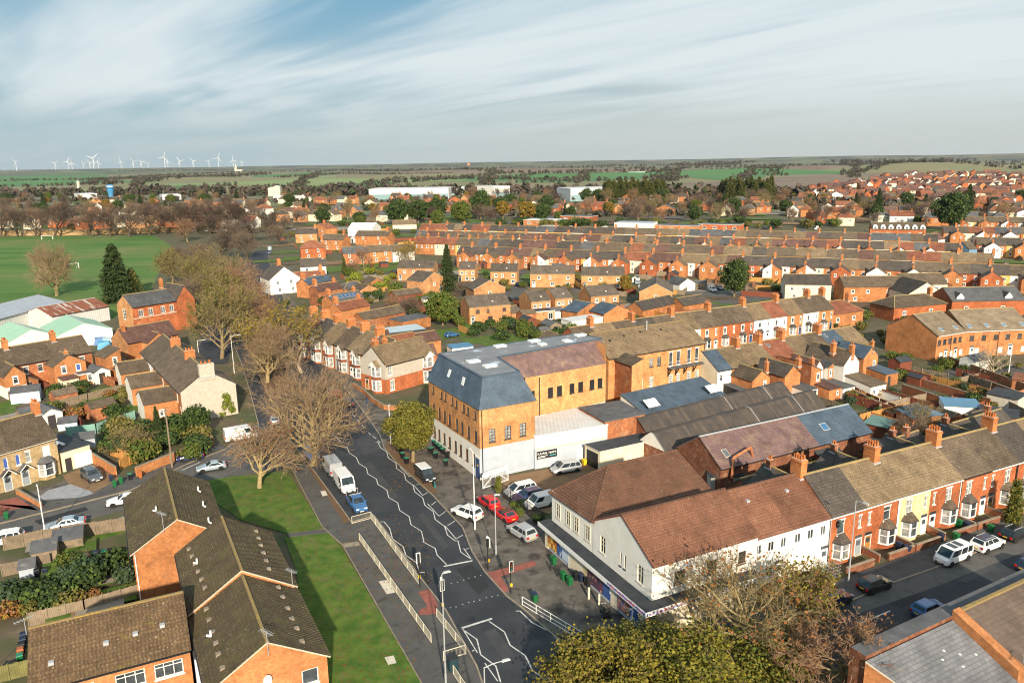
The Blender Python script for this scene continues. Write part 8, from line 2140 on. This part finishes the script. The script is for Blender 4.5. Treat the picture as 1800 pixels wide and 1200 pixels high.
for mt, pts in ((FO, [(0, 345), (900, 338), (900, 306), (430, 303), (0, 312)]), (FO, [(900, 330), (1500, 320), (1800, 312), (1800, 292), (1300, 296), (900, 304)]), (FG1, [(-60, 331), (120, 325), (188, 317), (190, 307), (0, 309), (-60, 310)]), (FG2, [(75, 338), (260, 334), (300, 331), (120, 332)]), (FG2, [(228, 325), (300, 318), (400, 311), (398, 308), (330, 312)]), (FG1, [(300, 331), (345, 328), (350, 323), (310, 326)]),
                (FG2, [(412, 334), (560, 331), (600, 322), (590, 308), (480, 313)]), (FG1, [(560, 330), (640, 332), (700, 320), (900, 318), (880, 310), (690, 316)]), (FG1, [(440, 312), (540, 309), (610, 304), (560, 303), (450, 308)]), (FG1, [(906, 321), (980, 321), (1150, 314), (1156, 305), (1060, 307), (906, 314)]), (FG1, [(1212, 312), (1260, 317), (1345, 312), (1352, 297), (1216, 303)]), (FG1, [(1366, 309), (1440, 302), (1498, 297), (1500, 291), (1352, 297)]),
                (FB, [(1090, 338), (1180, 345), (1420, 340), (1500, 316), (1505, 300), (1380, 311), (1240, 321), (1120, 322)]), (FB, [(1500, 312), (1640, 300), (1645, 296), (1505, 299)]), (FB, [(940, 335), (1100, 335), (1100, 326), (960, 327)]), (FG1, [(1720, 318), (1800, 322), (1810, 314), (1750, 311)]), (FG1, [(1720, 378), (1800, 376), (1800, 366), (1740, 368)])):
    field(pts, mt)
MOUNDS = []
def mound_z(x, y): return max([0] + [-.28 + h * (.5 + .5 * math.cos(math.pi * t)) * (1 + .25 * noise.noise((x * .003, y * .003, k))) for k, (px, py, rx, ry, h) in enumerate(MOUNDS) for t in [math.hypot((x - px) / rx, (y - py) / ry)] if t < 1])


for k, (u, v, rx, ry, h, mt) in enumerate(((60, 322, 420, 170, 17, FG1), (330, 316, 500, 200, 14, FO), (560, 320, 420, 180, 13, FG2), (760, 312, 600, 260, 20, FO), (1010, 310, 480, 200, 18, FG1), (1280, 306, 480, 220, 26, FG1), (1440, 302, 420, 200, 30, FB), (1640, 300, 600, 260, 40, FO), (200, 304, 900, 300, 22, FG1), (900, 302, 900, 320, 26, FB))):
    p = P(u, v); m_ = MB(); h *= .6; MOUNDS.append((p.x, p.y, rx, ry, h))
    for i in range(36):
        for j in range(8):
            q = []
            for ii, jj in ((i, j), (i + 1, j), (i + 1, j + 1), (i, j + 1)):
                a = ii / 36 * 2 * math.pi; t = jj / 8; x = p.x + math.cos(a) * rx * t; y = p.y + math.sin(a) * ry * t; q.append((x, y, -.28 + h * (.5 + .5 * math.cos(math.pi * t)) * (1 + .25 * noise.noise((x * .003, y * .003, k)))))
            m_.poly(q, mt)
    struct(m_, 'hills', uv=False)
hl = MB(); rh = random.Random(5); n = 120; pr_ = None
HM = plain('far_hill', (.11, .15, .075), (.17, .14, .10), .0016, .95, c3=(.07, .075, .065), scale3=.003, lo3=.48, hi3=.55)
for lay, (dist, amp) in enumerate(((6500, 1.0), (9500, 1.0))):
    pts = []
    for i in range(n + 1):
        a = R(-42 + 84 * i / n); x = math.sin(a) * dist; y = math.cos(a) * dist
        hh = (3 + 26 * (i / n) + 10 * noise.noise((i * .09, lay * 7, 0)) + 3 * noise.noise((i * .4, lay, 3))) if lay == 0 else 12 + 24 * (i / n) + 12 * noise.noise((i * .06, 9, 1))
        pts.append((x, y, max(0, hh) * (dist / 6500)))
    for (a, b) in zip(pts, pts[1:]):
        k = 1 - 900 / dist; k2 = 1 + 2500 / dist
        hl.poly([(a[0] * k, a[1] * k, -.2), (b[0] * k, b[1] * k, -.2), b, a], HM); hl.poly([a, b, (b[0] * k2, b[1] * k2, -.2), (a[0] * k2, a[1] * k2, -.2)], HM)
struct(hl, 'hills', uv=False)
# ------------------------------------------------------------------ trees and shrubs of the town
BG = [bare_tree(100 + i, 14, .55, .2, (TWIG_G, TWIG_D, TWIG_O, TWIG_R)[i], BARK if i > 1 else BARKD, 5, (14, 8, 6, 5), .4, r0=.3, twigw=.042, first=.2) for i in range(4)]
BL = bare_tree(120, 14, .55, .2, TWIG_O, BARK, 5, (15, 9, 7, 5), .38, r0=.32, twigw=.036, leaves=1300, leafmat=LEAF_OLIVE, leafsize=.17, first=.2)
BIRCH = bare_tree(121, 14, .5, .2, TWIG_O, BARKP, 5, (13, 8, 7, 5), .25, r0=.24, twigw=.034, leaves=2200, leafmat=LEAF_GOLD, leafsize=.15, first=.18, droop=.15)
PALE = bare_tree(122, 7, .6, .15, BARKP, BARKP, 4, (11, 8, 7), .2, r0=.14, twigw=.035, first=.15)
CON = conifer(130, 16, 9, [LEAF_CON, LEAF_DK], 9000, .3)
CON3 = conifer(133, 19, 11, [LEAF_DK, LEAF_CON], 14000, .42, .04, .6)
CON2 = conifer(131, 14, 10, [LEAF_CON, LEAF_OLIVE], 6000, .34, .1, .75)
ROUND = leafy_tree(140, 11, 10, [LEAF_DK, LEAF_MID, LEAF_DK], 6000, .26, 30, base=.12)
ROUNDM = leafy_tree(141, 9, 8, [LEAF_MID, LEAF_OLIVE, LEAF_MID], 6000, .22, 30, base=.08)
GOLD = leafy_tree(142, 9, 7, [LEAF_GOLD, LEAF_RUST, LEAF_YG], 4000, .22, 26, base=.2)
def T(nm, lab, me, u, v, h, rz=0, wide=1.0, native=14.0, cat='tree', group=None):
    s_ = h / native; t_ = plant(nm, lab, cat, me, P(u, v), R(rz), s_ * wide, group, sz=s_); return t_
for a in (('bare_tree', 'tall olive tinged tree at the left kerb with a thick trunk', BL, 390, 630, 19, 10, .95), ('bare_tree', 'rounded red brown tree before the lamp with the arm', BIG, 470, 672, 13.5, 150, 1.1, 17.5), ('birch_tree', 'pale limbed birch with gold leaves before the bay houses', BIRCH, 530, 655, 17, 30, 1.15), ('bare_tree', 'red brown tree up the road behind the olive tree', BG[3], 440, 575, 15, 20, 1.1),
          ('bare_tree', 'reddish twiggy tree between the olive tree and the birch', BG[3], 455, 610, 15, 200, 1.3), ('bare_tree', 'olive leaved tree behind the thick trunked one', BL, 400, 560, 17, 200, 1.0), ('bare_tree', 'brown twiggy tree left of the distant road bend', BG[2], 415, 515, 15, 90, 1.3), ('bare_tree', 'bare brown tree behind the hall roof', BG[0], 318, 470, 11, 10, 1.5),
          ('bare_tree', 'reddish bare tree in the row left of the distant road bend, lowest', BG[3], 425, 548, 17, 33, 1.3), ('bare_tree', 'dense brown tree in front of the hall chimney', BG[0], 345, 545, 13, 77, 1.3), ('bare_tree', 'dense grey tree above the thick trunked one', BG[2], 375, 500, 17, 140, 1.3), ('bare_tree', 'dark bare tree at the far field corner', BG[1], 385, 455, 15, 10, 1.4), ('bare_tree', 'bare tree at the inner side of the road bend', BG[0], 405, 430, 16, 190, 1.4), ('bare_tree', 'dark bare tree above the road bend', BG[1], 450, 425, 17, 210, 1.3), ('bare_tree', 'bare tree over the parked cars of the distant road', BG[0], 490, 432, 13, 240, 1.2), ('bare_tree', 'brown tree at the end of the field wall', BG[3], 330, 425, 15, 260, 1.4), ('bare_tree', 'dark tree where the wall meets the wood', BG[1], 370, 412, 16, 280, 1.4),
          ('bare_tree', 'olive tree at the corner of the playing field', BL, 303, 500, 15, 80, 1.1), ('bare_tree', 'dark rounded tree right of the field corner tree', BL, 355, 520, 15, 120, 1.15), ('bare_tree', 'brown bare tree beyond the dark rounded tree', BG[0], 350, 470, 13, 40, 1.3), ('bare_tree', 'tall grey brown tree beside the distant road', BG[0], 435, 455, 15, 0, 1.2), ('bare_tree', 'second tall grey brown tree beside the distant road', BG[1], 470, 420, 14, 30, 1.2), ('bare_tree', 'third bare tree where the distant road ends', BG[0], 500, 405, 12, 60, 1.2),
          ('bare_tree', 'large spreading bare tree on the near edge of the playing field', BIG, 100, 520, 20.5, 20, .95, 17.5), ('bare_tree', 'bare birch behind the gold birch in the middle houses', BG[3], 640, 478, 12, 0, .9), ('birch_tree', 'gold leaved birch in front of the far terrace ends', BIRCH, 726, 470, 13, 60, .9), ('bare_tree', 'bare shrubby tree beside the cone shaped garden tree', BG[3], 622, 482, 6, 60, 1.4), ('bare_tree', 'grey twiggy garden tree left of the green bush', BG[0], 722, 556, 7, 10, 1.5), ('bare_tree', 'second grey twiggy garden tree by the back buildings', BG[3], 690, 552, 6.5, 80, 1.5),
          ('bare_tree', 'lilac grey blossom coloured bare tree under the pine', BG[0], 815, 520, 6, 80, 1.6), ('bare_tree', 'bare shrub tree before the brick shed in the right gardens', BG[2], 1620, 760, 6, 20, 1.2), ('bare_tree', 'grey lilac bare shrub behind the terraced houses', BG[0], 1590, 775, 5, 60, 1.6), ('bare_tree', 'twiggy bush in the brush pile garden', BG[2], 228, 800, 5, 0, 2.0)):
    T(*a)
T('bare_tree', 'white barked bare tree in front of the curved flats', PALE, 1748, 662, 7.5, 20, 1.1, 7)
for nm, lab, me, u, v, h, rz, wd, nat in (('conifer_tree', 'dark tall conifer by the playing field', CON3, 208, 530, 20, 0, 1.0, 19), ('conifer_tree', 'lighter small conifer beside the tall dark one', CON2, 236, 525, 11, 0, 1.2, 14), ('pine_tree', 'tall dark pine in the modern houses', CON, 787, 512, 17, 40, .9, 16), ('conifer_tree', 'green cone shaped garden tree by the red brick terrace', CON2, 606, 485, 8, 0, .6, 14), ('evergreen_tree', 'broad dark evergreen beside the grass court', ROUND, 1290, 522, 13, 0, .85, 11),
                                 ('garden_tree', 'bright green bushy tree left of the detached modern house', ROUNDM, 778, 572, 10, 0, 1.1, 9), ('conifer_tree', 'tall yellow green conifer before the terraced houses', conifer(150, 7, 2.6, [LEAF_YG, LEAF_OLIVE, LEAF_DK], 3500, .2, .05, .5), 1779, 918, 6, 0, 1, 7), ('evergreen_tree', 'dark evergreen beside the grass strip at the garage', ROUND, 1158, 512, 5, 0, .8, 11), ('autumn_tree', 'yellow green leafed tree by the broad gable house', GOLD, 1098, 517, 7, 0, .9, 9), ('garden_tree', 'dark laurel below the cream gable', ROUND, 345, 770, 6, 0, 1.0, 11),
                                 ('conifer_tree', 'dark upright conifer left of the telegraph pole', CON, 280, 778, 6.5, 0, .8, 16), ('evergreen_tree', 'huge dark evergreen behind the right terraces', ROUND, 1668, 405, 24, 0, 1.0, 11), ('conifer_tree', 'dark conifer left of the huge evergreen', CON, 1542, 382, 22, 0, .8, 16), ('conifer_tree', 'dark conifer right of the huge evergreen', CON, 1698, 390, 26, 30, .9, 16), ('evergreen_tree', 'dark round evergreen in the tree belt before the warehouses', ROUND, 845, 385, 24, 0, .8, 11), ('garden_tree', 'olive green broad tree under the dark round evergreen', ROUNDM, 812, 392, 17, 0, 1.1, 9),
                                 ('evergreen_tree', 'broad dark evergreen left in the tree belt', ROUND, 700, 396, 20, 0, 1.1, 11), ('evergreen_tree', 'second dark evergreen left in the tree belt', ROUND, 735, 392, 18, 70, 1.1, 11), ('autumn_tree', 'golden tree in the tree belt', GOLD, 884, 385, 15, 0, 1.0, 9), ('autumn_tree', 'rust coloured tree in the tree belt', GOLD, 925, 392, 17, 90, 1.1, 9), ('garden_tree', 'green tree below the dark evergreens', ROUNDM, 770, 397, 12, 0, 1, 9), ('autumn_tree', 'small orange leaved tree at the playing field wall', GOLD, 128, 412, 8, 0, .9, 9)):
    T(nm, lab, me, u, v, h, rz, wd, nat)
rt_ = random.Random(9)
for i, u in enumerate([2, 32, 63, 96, 160, 194, 227, 262, 290, 318, 345, 372, 398, 420]):
    T('bare_tree', 'bare avenue tree, %s from the left along the playing field wall' % nth(i + 1), BG[i % 2], u, 416 - max(0, u - 230) * .06, rt_.uniform(21, 26), rt_.uniform(0, 360), 1.25, group='avenue of bare trees along the field wall')
def belt(reg, n, where, hr_, seed):
    r_ = random.Random(seed); u0, u1, v0, v1 = reg; L = [(r_.uniform(u0, u1), r_.uniform(v0, v1)) for _ in range(n)]
    for i, (u, v) in enumerate(sorted(L)):
        x = r_.random()
        nm, me, nat, ad = ('bare_tree', BG[r_.randrange(4)], 14, 'bare brown tree') if x < .72 else ('evergreen_tree', ROUND, 11, 'dark evergreen tree') if x < .84 else ('conifer_tree', CON, 16, 'dark conifer') if x < .9 else ('autumn_tree', GOLD, 9, 'golden tree') if x < .95 else ('garden_tree', ROUNDM, 9, 'green tree')
        T(nm, '%s, %s from the left %s' % (ad, nth(i + 1), where), me, u, v, r_.uniform(*hr_) * (1 if x < .9 else .7), r_.uniform(0, 360), r_.uniform(.9, 1.3), nat, group='trees ' + where)
belt((0, 460, 350, 398), 80, 'in the wood beyond the field wall', (10, 17), 21)
belt((440, 760, 348, 398), 75, 'among the houses up the road', (8, 14), 22)
belt((740, 1440, 346, 392), 130, 'in the belt behind the long terraces', (9, 17), 23)
belt((1420, 1800, 352, 396), 55, 'below the new estate', (8, 15), 24)
# hedge of tall dark conifers
for i in range(26): T('conifer_tree', 'dark conifer, %s from the left in the tall clipped screen behind the school' % nth(i + 1), CON2, 1062 + i * 4.2, 352 + i % 3, 21 + i * 7 % 5, i * 40, .9, 14, group='conifer screens')
for i in range(13): T('conifer_tree', 'dark conifer, %s from the left in the second tall screen' % nth(i + 1), CON2, 1268 + i * 7.2, 350 + i % 3, 22 + i * 7 % 5, i * 40, 1.0, 14, group='conifer screens')
# shrubs
SM = [shrub_mesh(200 + i, 2, 2, 1.8, ms, 900, .16) for i, ms in enumerate(([LEAF_DK, LEAF_DK, LEAF_MID], [LEAF_MID, LEAF_OLIVE], [LEAF_BLUE, LEAF_DK], [LEAF_LIME, LEAF_YG], [LEAF_PURP, TWIG_R], [LEAF_OLIVE, TWIG_O], [LEAF_RUST, LEAF_GOLD, TWIG_R]))]
SN = ('dark green', 'mid green', 'grey green', 'yellow green', 'plum', 'olive', 'rusty')
def shrub(k, u, v, s, wh, i, g): plant('shrub', '%s shrub, %s from the left %s' % (SN[k], nth(i), wh), 'shrub', SM[k], P(u, v), R(u * 7 % 360), s, g, ('stem', 'foliage'), 0)
def shrubs(reg, n, where, ks, seed, sz=(.5, 1.2)):
    r_ = random.Random(seed); u0, u1, v0, v1 = reg
    for i, (u, v) in enumerate(sorted((r_.uniform(u0, u1), r_.uniform(v0, v1)) for _ in range(n))): shrub(r_.choice(ks), u, v, r_.uniform(*sz), where, i + 1, 'shrubs ' + where)
for i, (k, u, v, s) in enumerate(((2, 35, 1055, 1.5), (0, 70, 1060, 1.6), (2, 105, 1045, 1.6), (0, 140, 1045, 1.7), (2, 175, 1030, 1.8), (0, 200, 1012, 1.5), (5, 120, 1075, 1.2), (2, 215, 1035, 1.2), (1, 118, 995, 1.0), (6, 20, 1085, 1.0), (0, 15, 1060, 1.3), (5, 55, 1085, 1.0), (0, 90, 1078, 1.2), (6, 160, 1060, .8))): shrub(k, u, v, s * .78, 'in the overgrown flats garden', i + 1, 'shrubs in the flats garden')
for a in (((190, 360, 760, 810), 22, 'below the cream gable', (0, 1, 5, 0), 31, (.7, 1.5)), ((90, 225, 690, 745), 16, 'in the left terrace gardens', (0, 5, 1, 6), 32), ((600, 700, 480, 535), 24, 'in the gardens up the road', (0, 1, 5, 3), 33, (.8, 1.6)), ((690, 830, 515, 580), 22, 'by the bay houses', (0, 5, 1, 0), 34, (.7, 1.5)), ((830, 1020, 572, 600), 26, 'in the hedge by the mill', (0, 0, 2, 1), 35, (.8, 1.5)), ((920, 1480, 490, 515), 34, 'around the modern houses', (0, 1, 5, 6), 36, (.6, 1.2)),
          ((1480, 1800, 640, 780), 46, 'in the right back gardens', (0, 5, 1, 6, 2), 37, (.4, .9)), ((1290, 1500, 800, 850), 16, 'behind the workshop wall', (0, 5, 1), 38, (.6, 1.1)), ((880, 1480, 393, 402), 50, 'in the school hedge', (0, 1, 5), 39, (1.3, 2.6)), ((1480, 1660, 560, 640), 16, 'by the curved flats', (0, 1, 5), 44), ((840, 1010, 485, 520), 12, 'in the modern court', (0, 1, 5), 45), ((1100, 1480, 560, 585), 12, 'behind the middle terrace', (0, 5), 40, (.5, 1.0)), ((440, 600, 520, 600), 14, 'on the verge up the road', (5, 0, 6), 41, (.7, 1.3)), ((900, 960, 880, 935), 7, 'under the black yard fence', (0, 1), 42, (.25, .5)), ((480, 800, 395, 420), 20, 'by the houses up the road', (0, 1, 5), 43, (1, 1.8))):
    shrubs(*a)
shrub(3, 1525, 712, .7, 'by the dark red fence', 47, 'shrubs in the right back gardens'); shrub(3, 1392, 806, 2.0, 'on the workshop wall', 17, 'shrubs behind the workshop wall')
t_ = plant('ivy_post', 'ivy clad gatepost at the car yard', 'post', (MB().data('stem') if False else shrub_mesh(260, .5, .5, 1.0, [LEAF_OLIVE, LEAF_MID], 500, .1, 4)), P(876, 874), 0, 1.0, None, ('stem', 'foliage'), 0, 2.2)
WD1 = plain('wood_brown', (.085, .068, .052), (.065, .055, .045), .05, .95); WD2 = plain('wood_dark', (.055, .048, .040), (.07, .056, .045), .05, .95)
# far hedgerows and woods: each one mass
def wood(name, lines, h, step, seed, mats, n=26):
    r_ = random.Random(seed); m_ = MB()
    for ln, wdt in lines:
        for (u0, v0), (u1, v1) in zip(ln, ln[1:]):
            a, b = P(u0, v0), P(u1, v1); L = (b - a).length; k = max(2, int(L / step))
            for i in range(k):
                c = a.lerp(b, (i + r_.random()) / k) + Vector((r_.gauss(0, wdt), r_.gauss(0, wdt), 0)); s = h * r_.uniform(.6, 1.2)
                leaf_clump(m_, (c.x, c.y, s * .5 + mound_z(c.x, c.y)), (s * .5, s * .5, s * .55), n, s * .24, mats, r_, .35)
    return tag(m_.build(name, uv=False), kind='stuff')
wood('hedgerow', [([(-40, 331), (130, 326), (190, 318), (300, 316), (400, 308)], 6), ([(60, 340), (330, 332), (420, 326)], 8), ([(190, 317), (280, 309), (420, 303), (560, 300)], 14), ([(415, 335), (560, 332), (700, 318), (900, 310)], 6), ([(480, 313), (600, 306), (800, 308)], 6), ([(906, 322), (1150, 315), (1215, 313)], 7), ([(906, 313), (1060, 306), (1160, 303)], 7), ([(1215, 302), (1352, 296), (1500, 290), (1700, 288)], 8), ([(1352, 297), (1366, 309)], 14), ([(1500, 312), (1505, 292)], 6), ([(1160, 303), (1170, 320)], 16), ([(1500, 300), (1650, 294), (1800, 290)], 10)], 8, 9, 51, [WD1, WD2, LEAF_DK], 18)
wood('hedgerow', [([(0, 322), (120, 318), (260, 313), (420, 311)], 8), ([(240, 330), (250, 316)], 6), ([(520, 330), (560, 305)], 6), ([(690, 322), (820, 314), (1000, 318)], 7), ([(850, 325), (870, 303)], 7), ([(1010, 322), (1040, 302)], 7), ([(1180, 318), (1190, 300)], 7), ([(1300, 316), (1345, 296)], 8), ([(1480, 306), (1640, 296), (1800, 294)], 10), ([(600, 300), (900, 304), (1200, 299)], 20), ([(1560, 300), (1800, 300)], 12)], 10, 8, 57, [WD1, WD2, LEAF_DK], 16)
wood('distant_wood', [([(150, 326), (280, 318), (380, 312), (470, 306)], 30), ([(0, 303), (200, 301), (420, 300)], 60), ([(560, 302), (760, 299), (900, 297)], 60), ([(900, 300), (1200, 296), (1470, 290)], 50), ([(1680, 288), (1800, 286)], 60), ([(0, 300), (430, 295)], 90), ([(430, 297), (900, 291)], 90), ([(960, 296), (1100, 292), (1300, 290)], 70), ([(640, 328), (700, 326)], 14)], 12, 10, 52, [WD1, WD2, WD2, LEAF_DK], 16)
wood('distant_wood', [([(1470, 287), (1560, 284), (1672, 282)], 60), ([(1480, 290), (1680, 285)], 50), ([(1200, 292), (1330, 288)], 60)], 24, 12, 53, [WD2, WD1], 20)
wood('estate_hedge', [([(1422, 366), (1500, 362), (1560, 360)], 8), ([(1440, 372), (1620, 370), (1700, 378)], 8), ([(1180, 345), (1420, 350)], 6)], 9, 5, 54, [WD1, WD2, LEAF_OLIVE], 20)
wood('town_fringe_trees', [([(0, 345), (200, 343), (420, 342)], 25), ([(420, 343), (640, 341)], 20), ([(600, 341), (900, 342)], 25), ([(900, 340), (1060, 342), (1260, 345), (1420, 350)], 14)], 13, 4, 55, [WD1, WD2, TWIG_D, LEAF_DK], 24)
wood('town_wood', [([(0, 355), (440, 352)], 12), ([(0, 366), (460, 362)], 10), ([(0, 380), (300, 376), (460, 374)], 8), ([(0, 392), (300, 388), (480, 386)], 6), ([(440, 358), (760, 356)], 10), ([(480, 372), (700, 368)], 8), ([(740, 352), (1440, 356)], 12), ([(740, 364), (1100, 366), (1440, 368)], 9), ([(780, 376), (920, 380), (1300, 380)], 6), ([(1430, 358), (1540, 366), (1800, 372)], 7), ([(1430, 376), (1800, 384)], 7)], 5.5, 5, 56, [WD1, WD2, WD1, TWIG_D, LEAF_DK], 34)
lv = MB(); rl = random.Random(8)
for reg, n in (((395, 575, 828, 935), 900), ((500, 740, 945, 1200), 900), ((455, 600, 700, 830), 500), ((680, 760, 775, 865), 500), ((600, 760, 905, 1030), 500)):
    for _ in range(n):
        p = P(rl.uniform(*reg[:2]), rl.uniform(*reg[2:])); a = rl.uniform(0, 6.28); c, s_ = math.cos(a) * rl.uniform(.04, .1), math.sin(a) * .09
        lv.poly([(p.x - c, p.y - s_, .135), (p.x + s_, p.y - c, .14), (p.x + c, p.y + s_, .15), (p.x - s_, p.y + c, .14)], LEAF_RUST if rl.random() < .6 else LEAF_DG)
tag(lv.build('fallen_leaves', uv=False), kind='stuff')
# air
hz = MB(); hz.box(-15500, 15500, -700, 15500, -1.5, 260, FELT)
o = hz.build('haze', uv=False); o.data.materials.clear(); hm = bpy.data.materials.new('haze_air'); hm.use_nodes = True; nt = hm.node_tree; nt.nodes.clear()
pv = nt.nodes.new('ShaderNodeVolumePrincipled'); pv.inputs['Density'].default_value = 2.0e-5; pv.inputs['Color'].default_value = (.80, .88, 1, 1); pv.inputs['Anisotropy'].default_value = .2
mo = nt.nodes.new('ShaderNodeOutputMaterial'); nt.links.new(pv.outputs[0], mo.inputs['Volume']); o.data.materials.append(hm); tag(o, kind='stuff')
# ------------------------------------------------------------------ back gardens: lawns, fences, sheds, clutter
PATIO = plain('patio_slabs', (.30, .26, .21), (.22, .19, .16), .8, .9); SOIL = plain('bare_soil', (.09, .06, .04), (.13, .09, .06), .6, .95)
LZ = [.0052]
def lawns(reg, n, seed, sz, ang):
    r_ = random.Random(seed); u0, u1, v0, v1 = reg; by = {}
    for k in range(n):
        p = P(r_.uniform(u0, u1), r_.uniform(v0, v1)); a = R(ang); w, d = r_.uniform(*sz), r_.uniform(*sz) * .8; m = r_.choice([GRASS, GRASS, PATIO, SOIL, ASPHALT2, GRAVEL, GRASS])
        c, s = math.cos(a), math.sin(a); LZ[0] += .0009; z = LZ[0]
        by.setdefault(m.name, (MB(), m))[0].poly([(p.x + x * c - y * s, p.y + x * s + y * c, z) for x, y in ((-w, -d), (w, -d), (w, d), (-w, d))], m)
    for nm, (m_, m) in by.items(): struct(m_, 'garden_' + nm, uv=False)


for a in (((600, 1480, 460, 600), 90, 1, (3, 8), 20), ((1480, 1800, 620, 790), 45, 2, (1.5, 4), 27), ((1200, 1480, 480, 520), 14, 3, (4, 9), -24), ((0, 240, 640, 790), 34, 4, (1.5, 4), 50), ((480, 800, 385, 480), 46, 5, (5, 10), 25), ((800, 1800, 396, 500), 120, 6, (4, 10), -24), ((1480, 1800, 470, 560), 24, 7, (3, 7), 20), ((0, 700, 345, 412), 60, 8, (8, 22), -10), ((700, 1800, 342, 396), 120, 9, (8, 24), -24), ((60, 240, 960, 1100), 16, 10, (1, 2.6), 27), ((1290, 1800, 780, 850), 24, 11, (1.2, 3), 27)):
    lawns(*a)
FM = []
for i, m in enumerate((WOOD, WOODRED, WOODNEW, OLD)):
    for L in (7, 13):
        q = MB(); n = int(L / 1.8)
        for k in range(n): q.box(k * L / n, (k + 1) * L / n - .1, -.03, .03, .05, 1.7 + .06 * (k % 2), m); q.box((k + 1) * L / n - .1, (k + 1) * L / n, -.06, .06, 0, 1.85, m)
        FM.append(('weathered', 'dark red', 'new wood', 'brick')[i] + (' short' if L < 10 else ' long')); FM.append(q.data('boundary'))
SHD = []
for i, (m, r) in enumerate(((WOOD, FELT), (WOODRED, FELTDARK), (OLD, T_GREY), (WHITE, FELT))):
    w = wall_mesh(2.6, 3.6, 2.0, 2.7, 'gabley', m); r_, _ = roof_mesh(2.6, 3.6, 2.0, 2.7, 'gabley', r, False, .15); w.box(.8, 1.7, -.05, 0, 0, 1.8, DARKFRAME); SHD.append((('weathered', 'dark red', 'brick', 'white')[i], w.data('wall'), r_.data('roof')))


def fill(reg, nf, ns, where, ang, seed):
    r_ = random.Random(seed); u0, u1, v0, v1 = reg
    for i, (u, v) in enumerate(sorted((r_.uniform(u0, u1), r_.uniform(v0, v1)) for _ in range(nf))):
        k = r_.randrange(8); p = P(u, v)
        tag(inst('garden_fence' if k < 6 else 'garden_wall', FM[k * 2 + 1], None, p, R(ang + r_.choice([0, 90, 90]))), '%s garden boundary, %s from the left %s' % (FM[k * 2], nth(i + 1), where), 'fence' if k < 6 else 'wall', 'garden boundaries ' + where)
    for i, (u, v) in enumerate(sorted((r_.uniform(u0, u1), r_.uniform(v0, v1)) for _ in range(ns))):
        c, w, rr_ = r_.choice(SHD); t_ = thing('garden_shed', '%s garden shed, %s from the left %s' % (c, nth(i + 1), where), 'shed', P(u, v), R(ang + r_.choice([0, 90])), 'sheds ' + where)
        t_.scale = (r_.uniform(.8, 1.4),) * 3; inst('wall', w, t_); inst('roof', rr_, t_)


for a in (((600, 800, 470, 570), 26, 9, 'in the gardens up the road', 25, 1), ((840, 1480, 470, 520), 44, 12, 'around the modern houses', -24, 2), ((820, 1210, 545, 598), 26, 10, 'behind the middle terrace', 28, 3), ((820, 1800, 455, 478), 46, 16, 'behind the nearest long terrace', -24, 4), ((760, 1700, 417, 426), 40, 14, 'between the second and third long terraces', -24, 5), ((1480, 1800, 640, 770), 22, 6, 'in the right back gardens', 27, 6), ((10, 235, 650, 760), 12, 6, 'in the left terrace gardens', 50, 7), ((1300, 1560, 800, 850), 8, 3, 'behind the workshop wall', 27, 8), ((1480, 1800, 475, 530), 20, 6, 'above the curved flats', 10, 9), ((480, 800, 395, 450), 24, 6, 'around the houses up the road', 25, 10)):
    fill(*a)
rc_ = random.Random(4)
for i, (u, v) in enumerate([(rc_.uniform(840, 1780), rc_.uniform(400, 412)) for _ in range(14)] + [(5 + 30 * k + rc_.uniform(-8, 8), 407) for k in range(14)] + [(1434 + k * 2.5, 404 - k * 3.2) for k in range(10)]):
    car(rc_.choice(['hatch', 'estate', 'suv']), rc_.choice(['silver', 'blue', 'white', 'black', 'grey']), P(u, v), R(156) if i < 28 else 1.2, 'small distant parked car, %s in the line %s' % (nth(i % 14 + 1 if i < 28 else i - 27), ('of the farthest terrace street', 'behind the field wall', 'down the sloping street on the right')[min(i // 14, 2)]), 'distant parked cars', far=True)
